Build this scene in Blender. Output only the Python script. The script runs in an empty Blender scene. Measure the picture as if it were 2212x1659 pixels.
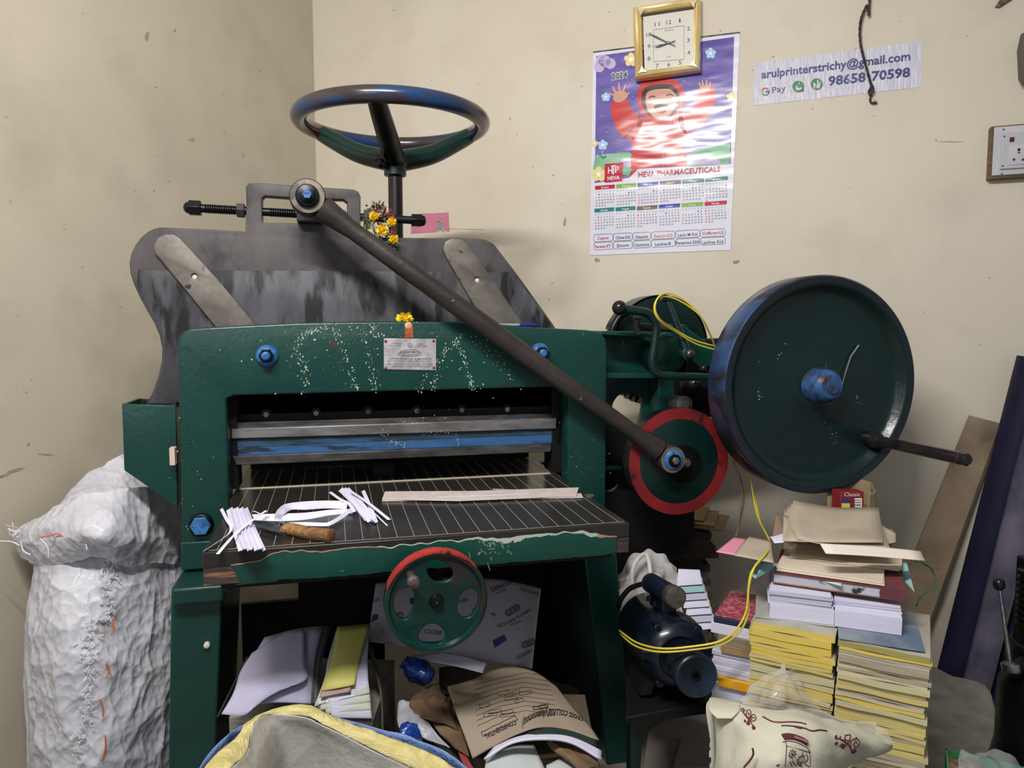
import bpy, bmesh, math, random
from mathutils import Vector, Matrix, noise
random.seed(7)
SC = bpy.context.scene
COL = SC.collection
# ------------------------------------------------------------------ camera
FPX = 1570.0; CX, CY = 1106.0, 829.5
PITCH = math.atan(129 / 1570.0); YAW = math.radians(13.8); CH = 1.42
Zv = Vector((0, 0, 1))
FH = Vector((math.sin(YAW), math.cos(YAW), 0)); RT = Vector((math.cos(YAW), -math.sin(YAW), 0))
FW = FH * math.cos(PITCH) - Zv * math.sin(PITCH); UP = FH * math.sin(PITCH) + Zv * math.cos(PITCH)
CAM = Vector((0, 0, CH))
cd = bpy.data.cameras.new('camera'); co = bpy.data.objects.new('camera', cd); COL.objects.link(co)
cd.sensor_width = 36; cd.lens = FPX / 2212 * 36; cd.clip_start = 0.05
co.matrix_world = Matrix(((RT.x, UP.x, -FW.x, CAM.x), (RT.y, UP.y, -FW.y, CAM.y), (RT.z, UP.z, -FW.z, CAM.z), (0, 0, 0, 1)))
SC.camera = co
# ------------------------------------------------------------------ light
SC.view_settings.view_transform = 'Standard'; SC.view_settings.look = 'None'
SC.view_settings.exposure = 0.0; SC.view_settings.gamma = 1
w = bpy.data.worlds.new('world'); SC.world = w; w.use_nodes = True
w.node_tree.nodes['Background'].inputs[0].default_value = (0.90, 0.93, 1.0, 1)
w.node_tree.nodes['Background'].inputs[1].default_value = 0.24
def area(name, loc, target, sx, sy, power, col):
    l = bpy.data.lights.new(name, 'AREA'); l.shape = 'RECTANGLE'; l.size = sx; l.size_y = sy
    l.energy = power; l.color = col
    o = bpy.data.objects.new(name, l); COL.objects.link(o); o.location = loc
    d = Vector(target) - Vector(loc)
    o.rotation_euler = d.to_track_quat('-Z', 'Y').to_euler()
    return o
area('tube_light', (-0.45, 0.45, 2.95), (0.45, 2.6, 1.0), 1.2, 0.10, 78, (1.0, 0.97, 0.935))
area('fill_light', (-2.2, -1.6, 2.0), (0.2, 2.4, 0.9), 1.6, 1.3, 14, (0.86, 0.93, 1.0))  # soft fill added to lift the shadows, not a real window
# ------------------------------------------------------------------ projection helpers: from a photo position to a point on a known plane
def PWF(px, off):
    q = PW(px, 1450, off); return Vector((q.x, q.y, 0))
def ray(px, py): return FW + RT * ((px - CX) / FPX) + UP * ((CY - py) / FPX)
def PY(px, py, Y):
    d = ray(px, py); return CAM + d * (Y / d.y)
def PZ(px, py, z):
    d = ray(px, py); return CAM + d * ((z - CH) / d.z)
def PD(px, py, dep): return CAM + ray(px, py) * dep
A20 = math.radians(20.5)
WT = RT * math.cos(A20) - FH * math.sin(A20)          # along the back wall, to the right
WN = Vector((-WT.y, WT.x, 0)) * -1                    # out of the back wall into the room
W0 = FH * 3.1 + RT * ((1430 - 1106) / 1570 * 3.1)
def PW(px, py, off=0.0):
    d = ray(px, py); q = W0 + WN * off
    return CAM + d * (((q - CAM).dot(WN)) / d.dot(WN))
CORNER = PW(690, 700); CORNER = Vector((CORNER.x, CORNER.y, 0))
LT = -WN.copy()                                        # along left wall toward the corner
LN = WT.copy()                                         # out of the left wall into the room
def PL(px, py, off=0.0):
    d = ray(px, py); q = CORNER + LN * off
    return CAM + d * (((q - CAM).dot(LN)) / d.dot(LN))
# ------------------------------------------------------------------ materials
MATS = {}
def lin(c): return tuple(((x / 255) / 12.92 if x <= 10 else ((x / 255 + 0.055) / 1.055) ** 2.4) for x in c)
def mat(name, c1, rough=0.5, metal=0.0, c2=None, scale=8.0, contrast=(0.4, 0.6), bump=0.0, bscale=None, c3=None, s3=30.0, t3=(0.62, 0.66),
        coat=0.0, stretch=(1, 1, 1), detail=6.0, alpha=1.0, trans=0.0, emit=None, ior=1.45, spec=0.5, rot=(0, 0, 0), bdetail=5, bvor=False):
    if name in MATS: return MATS[name]
    m = bpy.data.materials.new(name); m.use_nodes = True; nt = m.node_tree; N = nt.nodes; L = nt.links
    b = N['Principled BSDF']
    b.inputs['Roughness'].default_value = rough; b.inputs['Metallic'].default_value = metal
    b.inputs['Coat Weight'].default_value = coat; b.inputs['Coat Roughness'].default_value = 0.12
    b.inputs['Alpha'].default_value = alpha; b.inputs['Transmission Weight'].default_value = trans; b.inputs['IOR'].default_value = ior
    b.inputs['Specular IOR Level'].default_value = spec
    col = None
    C1 = (*lin(c1), 1)
    if c2 or bump or c3:
        tc = N.new('ShaderNodeTexCoord'); mp = N.new('ShaderNodeMapping'); L.new(tc.outputs['Object'], mp.inputs[0])
        mp.inputs['Scale'].default_value = stretch; mp.inputs['Rotation'].default_value = rot
    b.inputs['Base Color'].default_value = C1
    if c2:
        n = N.new('ShaderNodeTexNoise'); n.inputs['Scale'].default_value = scale; n.inputs['Detail'].default_value = detail
        n.inputs['Roughness'].default_value = 0.62
        L.new(mp.outputs[0], n.inputs['Vector'])
        r = N.new('ShaderNodeValToRGB'); r.color_ramp.elements[0].position = contrast[0]; r.color_ramp.elements[1].position = contrast[1]
        r.color_ramp.elements[0].color = C1; r.color_ramp.elements[1].color = (*lin(c2), 1)
        L.new(n.outputs['Fac'], r.inputs[0]); col = r.outputs[0]
    if c3:
        n3 = N.new('ShaderNodeTexNoise'); n3.inputs['Scale'].default_value = s3; n3.inputs['Detail'].default_value = 4
        L.new(mp.outputs[0], n3.inputs['Vector'])
        mr = N.new('ShaderNodeMapRange'); mr.inputs[1].default_value = t3[0]; mr.inputs[2].default_value = t3[1]
        L.new(n3.outputs['Fac'], mr.inputs[0])
        mx = N.new('ShaderNodeMix'); mx.data_type = 'RGBA'; L.new(mr.outputs[0], mx.inputs[0])
        if col: L.new(col, mx.inputs[6])
        else: mx.inputs[6].default_value = C1
        mx.inputs[7].default_value = (*lin(c3), 1); col = mx.outputs[2]
    if col: L.new(col, b.inputs['Base Color'])
    if bump:
        nb = N.new('ShaderNodeTexVoronoi' if bvor else 'ShaderNodeTexNoise'); nb.inputs['Scale'].default_value = bscale or scale * 3; nb.inputs['Detail'].default_value = 2.5 if bvor else bdetail
        L.new(mp.outputs[0], nb.inputs['Vector'])
        bp = N.new('ShaderNodeBump'); bp.inputs['Strength'].default_value = bump; bp.inputs['Distance'].default_value = 0.01
        L.new(nb.outputs[0], bp.inputs['Height']); L.new(bp.outputs[0], b.inputs['Normal'])
        if coat: L.new(bp.outputs[0], b.inputs['Coat Normal'])
    MATS[name] = m
    return m
def flat(name, c, rough=0.6, **k): return mat(name, c, rough, **k)

def speckled(name, base, base2, spots, rough=0.38, size=70.0, thr=0.16, mask=(0.50, 0.56), mscale=(5, 5, 0.9), chips=(60, 40, 38), cthr=(0.73, 0.745), cs=11.0):
    """worn enamel: two close paint tones, white paint drips in loose vertical trails, bare chips"""
    m = mat(name, base, rough, c2=base2, scale=3.5, contrast=(0.35, 0.7), bump=0.12, bscale=60, c3=chips, s3=cs, t3=cthr, coat=0.15)
    nt = m.node_tree; N = nt.nodes; L = nt.links; b = N['Principled BSDF']
    src = b.inputs['Base Color'].links[0].from_socket
    tc = N.new('ShaderNodeTexCoord')
    v = N.new('ShaderNodeTexVoronoi'); v.inputs['Scale'].default_value = size; L.new(tc.outputs['Object'], v.inputs['Vector'])
    lt = N.new('ShaderNodeMath'); lt.operation = 'LESS_THAN'; L.new(v.outputs['Distance'], lt.inputs[0])
    sz = N.new('ShaderNodeMath'); sz.operation = 'MULTIPLY'; L.new(v.outputs['Color'], sz.inputs[0]); sz.inputs[1].default_value = thr * 2
    L.new(sz.outputs[0], lt.inputs[1])
    mp = N.new('ShaderNodeMapping'); mp.inputs['Scale'].default_value = mscale; L.new(tc.outputs['Object'], mp.inputs[0])
    n = N.new('ShaderNodeTexNoise'); n.inputs['Scale'].default_value = 2.2; n.inputs['Detail'].default_value = 3; L.new(mp.outputs[0], n.inputs['Vector'])
    mr = N.new('ShaderNodeMapRange'); mr.inputs[1].default_value = mask[0]; mr.inputs[2].default_value = mask[1]; L.new(n.outputs['Fac'], mr.inputs[0])
    mu = N.new('ShaderNodeMath'); mu.operation = 'MULTIPLY'; L.new(lt.outputs[0], mu.inputs[0]); L.new(mr.outputs[0], mu.inputs[1])
    mx = N.new('ShaderNodeMix'); mx.data_type = 'RGBA'; L.new(mu.outputs[0], mx.inputs[0]); L.new(src, mx.inputs[6]); mx.inputs[7].default_value = (*lin(spots), 1)
    L.new(mx.outputs[2], b.inputs['Base Color'])
    return m
# ------------------------------------------------------------------ mesh building
WORIG = {}
class MB:
    def __init__(s): s.v = []; s.f = []; s.mi = []; s.mats = []; s.sm = []
    def mid(s, m):
        if m not in s.mats: s.mats.append(m)
        return s.mats.index(m)
    def add(s, vs, fs, m, smooth=False):
        k = len(s.v); i = s.mid(m); s.v += [Vector(v) for v in vs]
        for f in fs: s.f.append([a + k for a in f]); s.mi.append(i); s.sm.append(smooth)
    def box(s, a, b, m):
        x0, y0, z0 = a; x1, y1, z1 = b
        s.hexa([(x0, y0, z0), (x1, y0, z0), (x1, y1, z0), (x0, y1, z0)], [(x0, y0, z1), (x1, y0, z1), (x1, y1, z1), (x0, y1, z1)], m)
    def hexa(s, lo, hi, m):
        n = len(lo)
        s.add(list(lo) + list(hi), [list(range(n))[::-1], list(range(n, 2 * n))] + [[i, (i + 1) % n, n + (i + 1) % n, n + i] for i in range(n)], m)
    def prism(s, pts, dv, m):
        dv = Vector(dv); s.hexa([Vector(p) for p in pts], [Vector(p) + dv for p in pts], m)
    def obox(s, c, ax, ay, az, m):   # centre and three half-axis vectors
        c = Vector(c); ax, ay, az = Vector(ax), Vector(ay), Vector(az)
        lo = [c - ax - ay - az, c + ax - ay - az, c + ax + ay - az, c - ax + ay - az]
        s.hexa(lo, [p + az * 2 for p in lo], m)
    def cyl(s, p0, p1, r0, m, r1=None, seg=24, caps=True, smooth=True, phase=0):
        s.lathe(p0, Vector(p1) - Vector(p0), [(0, r0), (1, r0 if r1 is None else r1)], m, seg, caps, smooth, True, phase)
    def lathe(s, o, ax, prof, m, seg=32, caps=True, smooth=True, rel=False, phase=0):
        """prof: (distance along axis, radius)"""
        o = Vector(o); ax = Vector(ax); Ln = ax.length if rel else 1.0; a = ax.normalized()
        h = Vector((0, 0, 1)) if abs(a.z) < 0.9 else Vector((1, 0, 0))
        e1 = a.cross(h).normalized(); e2 = a.cross(e1)
        vs = []; fs = []
        for t, r in prof:
            for k in range(seg):
                th = 2 * math.pi * k / seg + phase
                vs.append(o + a * (t * Ln) + (e1 * math.cos(th) + e2 * math.sin(th)) * max(r, 1e-5))
        for j in range(len(prof) - 1):
            for k in range(seg):
                k2 = (k + 1) % seg
                fs.append([j * seg + k, j * seg + k2, (j + 1) * seg + k2, (j + 1) * seg + k])
        s.add(vs, fs, m, smooth)
        if caps:
            s.add(vs[:seg], [list(range(seg))[::-1]], m); s.add(vs[-seg:], [list(range(seg))], m)
    def tube(s, path, r, m, seg=10, closed=False, caps=True):
        P = [Vector(p) for p in path]; n = len(P); R = r if isinstance(r, (list, tuple)) else [r] * n
        vs = []; fs = []; e = None
        for i in range(n):
            if closed: t = P[(i + 1) % n] - P[i - 1]
            else: t = P[min(i + 1, n - 1)] - P[max(i - 1, 0)]
            t = t.normalized() if t.length > 1e-9 else Vector((0, 0, 1))
            if e is None:
                h = Vector((0, 0, 1)) if abs(t.z) < 0.9 else Vector((1, 0, 0)); e = t.cross(h).normalized()
            else: e = (e - t * e.dot(t)); e = e.normalized() if e.length > 1e-6 else t.orthogonal().normalized()
            e2 = t.cross(e)
            for k in range(seg):
                th = 2 * math.pi * k / seg; vs.append(P[i] + (e * math.cos(th) + e2 * math.sin(th)) * R[i])
        for i in range(n if closed else n - 1):
            j = (i + 1) % n
            for k in range(seg):
                k2 = (k + 1) % seg; fs.append([i * seg + k, i * seg + k2, j * seg + k2, j * seg + k])
        s.add(vs, fs, m, True)
        if caps and not closed:
            s.add(vs[:seg], [list(range(seg))[::-1]], m); s.add(vs[-seg:], [list(range(seg))], m)
    def sphere(s, c, r, m, seg=16, sc=(1, 1, 1)):
        c = Vector(c); pr = []
        vs = []; fs = []; nr = seg // 2
        for j in range(nr + 1):
            ph = math.pi * j / nr
            for k in range(seg):
                th = 2 * math.pi * k / seg
                vs.append(c + Vector((math.sin(ph) * math.cos(th) * r * sc[0], math.sin(ph) * math.sin(th) * r * sc[1], math.cos(ph) * r * sc[2])))
        for j in range(nr):
            for k in range(seg):
                k2 = (k + 1) % seg; fs.append([j * seg + k, (j + 1) * seg + k, (j + 1) * seg + k2, j * seg + k2])
        s.add(vs, fs, m, True)
    def poly(s, pts, m): s.add(pts, [list(range(len(pts)))], m)
    def merge(s, me_verts, me_faces, m, smooth=False): s.add(me_verts, me_faces, m, smooth)
    def build(s, name, parent=None, bevel=0.0, origin=None, solid=0.0, sub=0, segs=2):
        me = bpy.data.meshes.new(name)
        if parent is not None: o0 = WORIG[parent]
        elif origin is not None: o0 = Vector(origin)
        else:
            mn = [min(v[i] for v in s.v) for i in range(3)]; mxx = [max(v[i] for v in s.v) for i in range(3)]
            o0 = Vector(((mn[0] + mxx[0]) / 2, (mn[1] + mxx[1]) / 2, mn[2]))
        me.from_pydata([v - o0 for v in s.v], [], s.f)
        for m in s.mats: me.materials.append(m)
        me.polygons.foreach_set('material_index', s.mi); me.polygons.foreach_set('use_smooth', s.sm); me.update()
        bm = bmesh.new(); bm.from_mesh(me)
        bmesh.ops.remove_doubles(bm, verts=bm.verts, dist=1e-6)
        bmesh.ops.recalc_face_normals(bm, faces=bm.faces); bm.to_mesh(me); bm.free()
        me.set_sharp_from_angle(angle=math.radians(42))
        o = bpy.data.objects.new(name, me); COL.objects.link(o)
        if parent is not None: o.parent = parent
        else: o.location = o0
        WORIG[o] = o0.copy()
        if solid: md = o.modifiers.new('solid', 'SOLIDIFY'); md.thickness = solid; md.offset = 0
        if sub: md = o.modifiers.new('sub', 'SUBSURF'); md.levels = sub; md.render_levels = sub
        if bevel:
            md = o.modifiers.new('bevel', 'BEVEL'); md.width = bevel; md.segments = segs; md.limit_method = 'ANGLE'; md.angle_limit = math.radians(35)
            md.harden_normals = False
        return o
def thing(name, loc, label, cat, group=None):
    o = bpy.data.objects.new(name, None); COL.objects.link(o); o.location = loc; o.empty_display_size = 0.05
    WORIG[o] = Vector(loc); return tag(o, label, cat, group)
def tag(o, label, cat, group=None, kind=None):
    o['label'] = label; o['category'] = cat
    if group: o['group'] = group
    if kind: o['kind'] = kind
    return o
def struct(o): o['kind'] = 'structure'; return o
def curve_mesh(loops, depth, bevel=0.0, bres=2):
    """2D loops (first outer, rest holes) -> (verts, faces), extruded 0..depth along +z"""
    cu = bpy.data.curves.new('tmp', 'CURVE'); cu.dimensions = '2D'; cu.fill_mode = 'BOTH'
    for lp in loops:
        sp = cu.splines.new('POLY'); sp.points.add(len(lp) - 1)
        for i, p in enumerate(lp): sp.points[i].co = (p[0], p[1], 0, 1)
        sp.use_cyclic_u = True
    cu.extrude = max(depth / 2 - bevel, 0); cu.bevel_depth = bevel; cu.bevel_resolution = bres; cu.offset = -bevel
    ob = bpy.data.objects.new('tmp', cu); me = bpy.data.meshes.new_from_object(ob)
    vs = [Vector((v.co.x, v.co.y, v.co.z + depth / 2)) for v in me.vertices]; fs = [list(p.vertices) for p in me.polygons]
    bpy.data.objects.remove(ob); bpy.data.curves.remove(cu); bpy.data.meshes.remove(me)
    return vs, fs
def plateY(mb, loops, y0, y1, m, bevel=0.004):
    """plate in the machine's XZ plane: loops of (x, z)"""
    vs, fs = curve_mesh(loops, y1 - y0, bevel); mb.add([(v.x, y0 + v.z, v.y) for v in vs], fs, m)
def pxY(pts, Y): return [(q.x, q.z) for q in (PY(a, b, Y) for a, b in pts)]
def circ(cx, cz, r, n=40, r2=None, a0=0, a1=2 * math.pi):
    r2 = r2 or r
    full = abs(a1 - a0 - 2 * math.pi) < 1e-6
    return [(cx + r * math.cos(a0 + (a1 - a0) * i / (n if full else n - 1)), cz + r2 * math.sin(a0 + (a1 - a0) * i / (n if full else n - 1))) for i in range(n)]
def smooth_loop(pts, n=4):
    out = []; N = len(pts)
    for i in range(N):
        p0, p1, p2, p3 = pts[i - 1], pts[i], pts[(i + 1) % N], pts[(i + 2) % N]
        for k in range(n):
            t = k / n
            out.append(tuple(0.5 * (2 * p1[j] + (-p0[j] + p2[j]) * t + (2 * p0[j] - 5 * p1[j] + 4 * p2[j] - p3[j]) * t * t + (-p0[j] + 3 * p1[j] - 3 * p2[j] + p3[j]) * t ** 3) for j in range(len(p1))))
    return out
def smooth_path(pts, n=6):
    pts = [Vector(p) for p in pts]; out = []; N = len(pts)
    for i in range(N - 1):
        p0, p1, p2, p3 = pts[max(i - 1, 0)], pts[i], pts[i + 1], pts[min(i + 2, N - 1)]
        for k in range(n):
            t = k / n
            out.append(0.5 * (2 * p1 + (p2 - p0) * t + (2 * p0 - 5 * p1 + 4 * p2 - p3) * t * t + (3 * p1 - p0 - 3 * p2 + p3) * t ** 3))
    out.append(pts[-1]); return out
_tc = {}
def text_mesh(s, bold=0.0, align='LEFT'):
    k = (s, bold)
    if k in _tc: return _tc[k]
    cu = bpy.data.curves.new('t', 'FONT'); cu.body = s; cu.size = 1.0; cu.offset = bold; cu.resolution_u = 2; cu.space_line = 0.8
    ob = bpy.data.objects.new('t', cu); me = bpy.data.meshes.new_from_object(ob)
    vs = [(v.co.x, v.co.y) for v in me.vertices]; fs = [list(p.vertices) for p in me.polygons]
    bpy.data.objects.remove(ob); bpy.data.curves.remove(cu); bpy.data.meshes.remove(me)
    if not vs: vs = [(0, 0)]
    x0 = min(v[0] for v in vs); x1 = max(v[0] for v in vs); y0 = min(v[1] for v in vs); y1 = max(v[1] for v in vs)
    _tc[k] = (vs, fs, x0, x1, y0, y1); return _tc[k]
def text_on(mb, s, pl, pr, h, m, bold=0.0, nrm=None, cap=0.72):
    """flat lettering from baseline point pl to pr (world), capital height h (m)"""
    vs, fs, x0, x1, y0, y1 = text_mesh(s, bold)
    pl, pr = Vector(pl), Vector(pr); ex = pr - pl; W = ex.length; ex.normalize(); ey = nrm.cross(ex).normalized()
    sx = W / max(x1 - x0, 1e-6); sy = h / cap
    mb.add([pl + ex * ((v[0] - x0) * sx) + ey * (v[1] * sy) for v in vs], fs, m)
def cr(p0, p1, p2, p3, t): return 0.5 * (2 * p1 + (p2 - p0) * t + (2 * p0 - 5 * p1 + 4 * p2 - p3) * t * t + (3 * p1 - p0 - 3 * p2 + p3) * t ** 3)
class Patch:
    """smooth sheet through a grid of control points"""
    def __init__(s, rows): s.r = [[Vector(p) for p in row] for row in rows]
    def line(s, pts, t):
        n = len(pts) - 1; x = min(max(t, 0), 1) * n; i = min(int(x), n - 1); f = x - i
        return cr(pts[i - 1] if i > 0 else pts[0] * 2 - pts[1], pts[i], pts[i + 1], pts[i + 2] if i + 2 <= n else pts[n] * 2 - pts[n - 1], f)
    def at(s, u, v): return s.line([s.line(row, u) for row in s.r], v)
    def normal(s, u, v):
        a = s.at(min(u + .01, 1), v) - s.at(max(u - .01, 0), v); b = s.at(u, min(v + .01, 1)) - s.at(u, max(v - .01, 0))
        n = a.cross(b).normalized()
        return n if n.dot(CAM - s.at(u, v)) > 0 else -n
    def mesh(s, mb, m, nu=12, nv=12, th=0.0, wob=0.0, ws=6.0, seed=0, mfun=None):
        vs = []; 
        for j in range(nv + 1):
            for i in range(nu + 1):
                p = s.at(i / nu, j / nv)
                if wob: p = p + s.normal(i / nu, j / nv) * (wob * noise.noise(p * ws + Vector((seed, seed * 2.3, 0))) + wob * .5 * noise.noise(p * ws * 2.7 + Vector((0, seed, 3))))
                vs.append(p)
        fs = [[j * (nu + 1) + i, j * (nu + 1) + i + 1, (j + 1) * (nu + 1) + i + 1, (j + 1) * (nu + 1) + i] for j in range(nv) for i in range(nu)]
        if mfun:
            k = len(mb.v); mb.v += vs
            for idx, f in enumerate(fs):
                j, i = divmod(idx, nu); mb.f.append([a + k for a in f]); mb.mi.append(mb.mid(mfun((i + .5) / nu, (j + .5) / nv))); mb.sm.append(True)
        else: mb.add(vs, fs, m, True)
    def shape(s, mb, uv, m, off=0.001, fs=None):
        """flat print on the sheet: polygon of (u, v)"""
        vs = [s.at(*p) + s.normal(*p) * off for p in uv]; mb.add(vs, fs or [list(range(len(vs)))], m)
    def text(s, mb, st, u0, v0, u1, v1, m, asp=None, bold=0.0, hv=0.1, off=0.0012, cap=.72):
        """text whose baseline runs (u0,v0)->(u1,v1); hv = height as a fraction of v (up = perpendicular in uv)"""
        vs, fs, x0, x1, y0, y1 = text_mesh(st, bold)
        du, dv = u1 - u0, v1 - v0; L = math.hypot(du, dv); nu_, nv_ = dv / L, -du / L
        o = []
        for x, y in vs:
            a = (x - x0) / max(x1 - x0, 1e-6); h = y / cap * hv
            u = u0 + du * a + nu_ * h; v = v0 + dv * a + nv_ * h
            u = min(max(u, 0), 1); v = min(max(v, 0), 1)
            o.append(s.at(u, v) + s.normal(u, v) * off)
        mb.add(o, fs, m)
# shared materials
GREEN = speckled('green_enamel', (15, 64, 57), (10, 50, 46), (150, 170, 158), mask=(0.68, 0.74), thr=.12)
GREEN_SPLASH = speckled('green_enamel_paint_splashes', (16, 72, 63), (10, 54, 49), (205, 215, 190), size=95, thr=0.24, mask=(0.565, 0.61), mscale=(7, 2, 1.3))
GREEN_DK = speckled('green_enamel_aged', (9, 42, 38), (6, 30, 28), (150, 160, 150), mask=(0.70, 0.76), rough=0.33, thr=.1)
STEEL = mat('dark_cast_steel', (70, 66, 68), 0.5, 0.35, c2=(44, 42, 45), scale=5, contrast=(0.35, 0.65), bump=0.15, bscale=50)
STEEL_SM = mat('smudged_beam_steel', (80, 76, 76), 0.6, 0.15, c2=(58, 55, 57), scale=5, contrast=(0.38, 0.62), c3=(46, 44, 47), s3=10, t3=(.54, .66), bump=0.1, bscale=40, stretch=(1.4, 1, 0.8), rot=(0, 0.6, 0))
STRAP = mat('worn_strap_steel', (128, 122, 114), 0.5, 0.45, c2=(82, 78, 74), scale=7, contrast=(0.35, 0.65), c3=(50, 44, 40), s3=22, t3=(0.63, 0.68), bump=0.1)
BLACKM = mat('black_oily_metal', (26, 28, 32), 0.35, 0.5, c2=(14, 15, 18), scale=9, bump=0.15)
BLUEP = mat('chipped_blue_paint', (52, 96, 146), 0.42, 0.0, c2=(38, 66, 102), scale=9, contrast=(0.45, 0.65), c3=(38, 50, 62), s3=11, t3=(0.60, 0.66), stretch=(.5, 1, 2.5), bump=0.15, coat=.1)
BLUEB = mat('blue_bolt_paint', (60, 120, 180), 0.4, c2=(36, 84, 140), scale=30, bump=0.2, c3=(24, 30, 40), s3=50, t3=(0.62, 0.7))
GRIPB = mat('handwheel_rim_paint', (28, 58, 100), 0.24, 0.1, c2=(56, 48, 50), scale=4.5, contrast=(0.42, 0.50), c3=(100, 40, 42), s3=6, t3=(0.60, 0.63), coat=0.4, stretch=(1, 1, 3))
BAR = mat('ground_steel_bar', (150, 148, 146), 0.4, 0.6, c2=(112, 110, 110), scale=6, stretch=(1, 1, 6))
BARDK = mat('dull_steel_edge', (92, 88, 84), 0.45, 0.4, c2=(58, 56, 56), scale=9, stretch=(1, 1, 4), c3=(60, 70, 90), s3=8)
SILV = mat('bright_nut_steel', (170, 168, 166), 0.25, 0.9, c2=(110, 108, 106), scale=30)
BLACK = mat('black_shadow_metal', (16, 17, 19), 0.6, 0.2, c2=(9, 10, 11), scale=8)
RED = mat('red_enamel', (138, 32, 36), 0.5, c2=(112, 26, 31), scale=8, c3=(50, 24, 26), s3=14, t3=(0.6, 0.66), coat=.15)
# ------------------------------------------------------------------ the setting
def wall_mat(name, a, b, c, d):
    m = mat(name, a, 0.62, c2=b, scale=2.2, contrast=(0.38, 0.66), bump=0.06, bscale=45, c3=c, s3=3.3, t3=d, detail=9)
    nt = m.node_tree; N = nt.nodes; L = nt.links; bs = N['Principled BSDF']; src = bs.inputs['Base Color'].links[0].from_socket
    tc = N.new('ShaderNodeTexCoord')
    # small scuffs and dents
    n = N.new('ShaderNodeTexNoise'); n.inputs['Scale'].default_value = 14; n.inputs['Detail'].default_value = 8; n.inputs['Roughness'].default_value = .7
    L.new(tc.outputs['Object'], n.inputs['Vector'])
    mr = N.new('ShaderNodeMapRange'); mr.inputs[1].default_value = .70; mr.inputs[2].default_value = .76; mr.inputs[4].default_value = 0.4
    L.new(n.outputs['Fac'], mr.inputs[0])
    mx = N.new('ShaderNodeMix'); mx.data_type = 'RGBA'; L.new(mr.outputs[0], mx.inputs[0]); L.new(src, mx.inputs[6]); mx.inputs[7].default_value = (*lin((112, 102, 86)), 1)
    L.new(mx.outputs[2], bs.inputs['Base Color'])
    return m
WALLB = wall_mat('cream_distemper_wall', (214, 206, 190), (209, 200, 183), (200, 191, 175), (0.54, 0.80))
WALLL = wall_mat('cream_distemper_wall_left', (196, 188, 170), (190, 182, 163), (178, 170, 152), (0.52, 0.80))  # darker copy of the same distemper, carries the left wall's shade
FLOORM = mat('grey_cement_floor', (150, 146, 138), 0.7, c2=(118, 114, 108), scale=3, contrast=(0.3, 0.7), bump=0.1, bscale=40)
CEILM = flat('white_ceiling_paint', (222, 218, 208), 0.8)
HC = 3.15
def wallbox(name, a, b, n, m):
    mb = MB(); a = Vector(a); b = Vector(b); back = -n * 0.12
    mb.hexa([a, b, b + back, a + back], [p + Zv * HC for p in (a, b, b + back, a + back)], m)
    return struct(mb.build(name))
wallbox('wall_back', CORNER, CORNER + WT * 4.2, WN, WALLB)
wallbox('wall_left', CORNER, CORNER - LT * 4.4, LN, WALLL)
def slab(name, z0, z1, m):
    mb = MB(); a = CORNER - WT * .12 - WN * .12; b = CORNER + WT * 4.2 - WN * .12; c = b - LT * 4.5; d = a - LT * 4.5
    mb.hexa([p + Zv * z0 for p in (a, b, c, d)], [p + Zv * z1 for p in (a, b, c, d)], m); return struct(mb.build(name))
slab('floor', -0.1, 0.0, FLOORM); slab('ceiling', HC, HC + 0.1, CEILM)

# ------------------------------------------------------------------ the paper cutting machine
MC = thing('paper_cutting_machine', (0.21, 2.25, 0), 'large green cast iron paper guillotine with big flywheel and handwheel standing in the corner', 'paper cutter')
YF = 2.19
# front frame: an arch with the cutting opening
zb = 0.708 + 0.012
XL, XR = PY(383, 900, YF).x, PY(1311, 900, YF).x
XLi, XRi = PY(490, 900, YF).x, PY(1228, 900, YF).x
top = pxY([(383, 752), (386, 732), (396, 716), (412, 709), (500, 704), (640, 697), (760, 695), (870, 694), (980, 695), (1060, 699), (1150, 707), (1270, 713), (1296, 718), (1309, 732), (1312, 752)], YF)
zo = PY(490, 858, YF).z; zo2 = PY(1228, 843, YF).z
outer = [(XL, zb)] + top + [(XR, zb), (XRi, zb), (XRi, zo2 + .004), (XRi - .02, zo2 + .012), (XLi + .02, zo + .004), (XLi, zo - .004), (XLi, zb)]
mb = MB(); plateY(mb, [outer], YF, 2.27, GREEN, 0.007); frame = mb.build('front_frame', MC)
# seam of the frame's foot casting
for x0, x1 in ((XL - .004, XLi + .002), (XRi - .002, XR + .004)):
    mb = MB(); mb.box((x0, YF - .004, zb), (x1, 2.285, PY(430, 1169, YF).z), GREEN); mb.build('frame_foot', MC, bevel=0.004)
# bolts on the frame
def hexbolt(name, p, r, h, m, washer=None, stud=None, parent=MC, ax=(0, -1, 0), lab=None):
    mb = MB(); p = Vector(p); a = Vector(ax).normalized()
    if washer: mb.lathe(p, a, [(0, washer), (.006, washer), (.012, washer * .86)], BLACKM if m != SILV else STEEL, 28)
    mb.cyl(p + a * .003, p + a * h, r, m, seg=6, smooth=False)
    if stud: mb.lathe(p + a * h, a, [(0, stud), (.014, stud), (.018, stud * .7)], m, 16)
    o = mb.build(name, parent, bevel=0.002)
    if lab: o['label'] = lab
    return o
for q_ in (PY(577, 768, YF), PY(1166, 762, YF)):
    mb = MB(); mb.lathe(q_, (0, -1, 0), [(0, .031), (.006, .031), (.012, .027), (.018, .020)], BLUEB, 28); mb.cyl(q_ + Vector((0, -.014, 0)), q_ + Vector((0, -.034, 0)), .021, BLACKM, seg=6, smooth=False)
    mb.lathe(q_ + Vector((0, -.034, 0)), (0, -1, 0), [(0, .013), (.010, .013), (.014, .009)], BLUEB, 16); mb.build('frame_bolt', MC, bevel=.0015)
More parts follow.
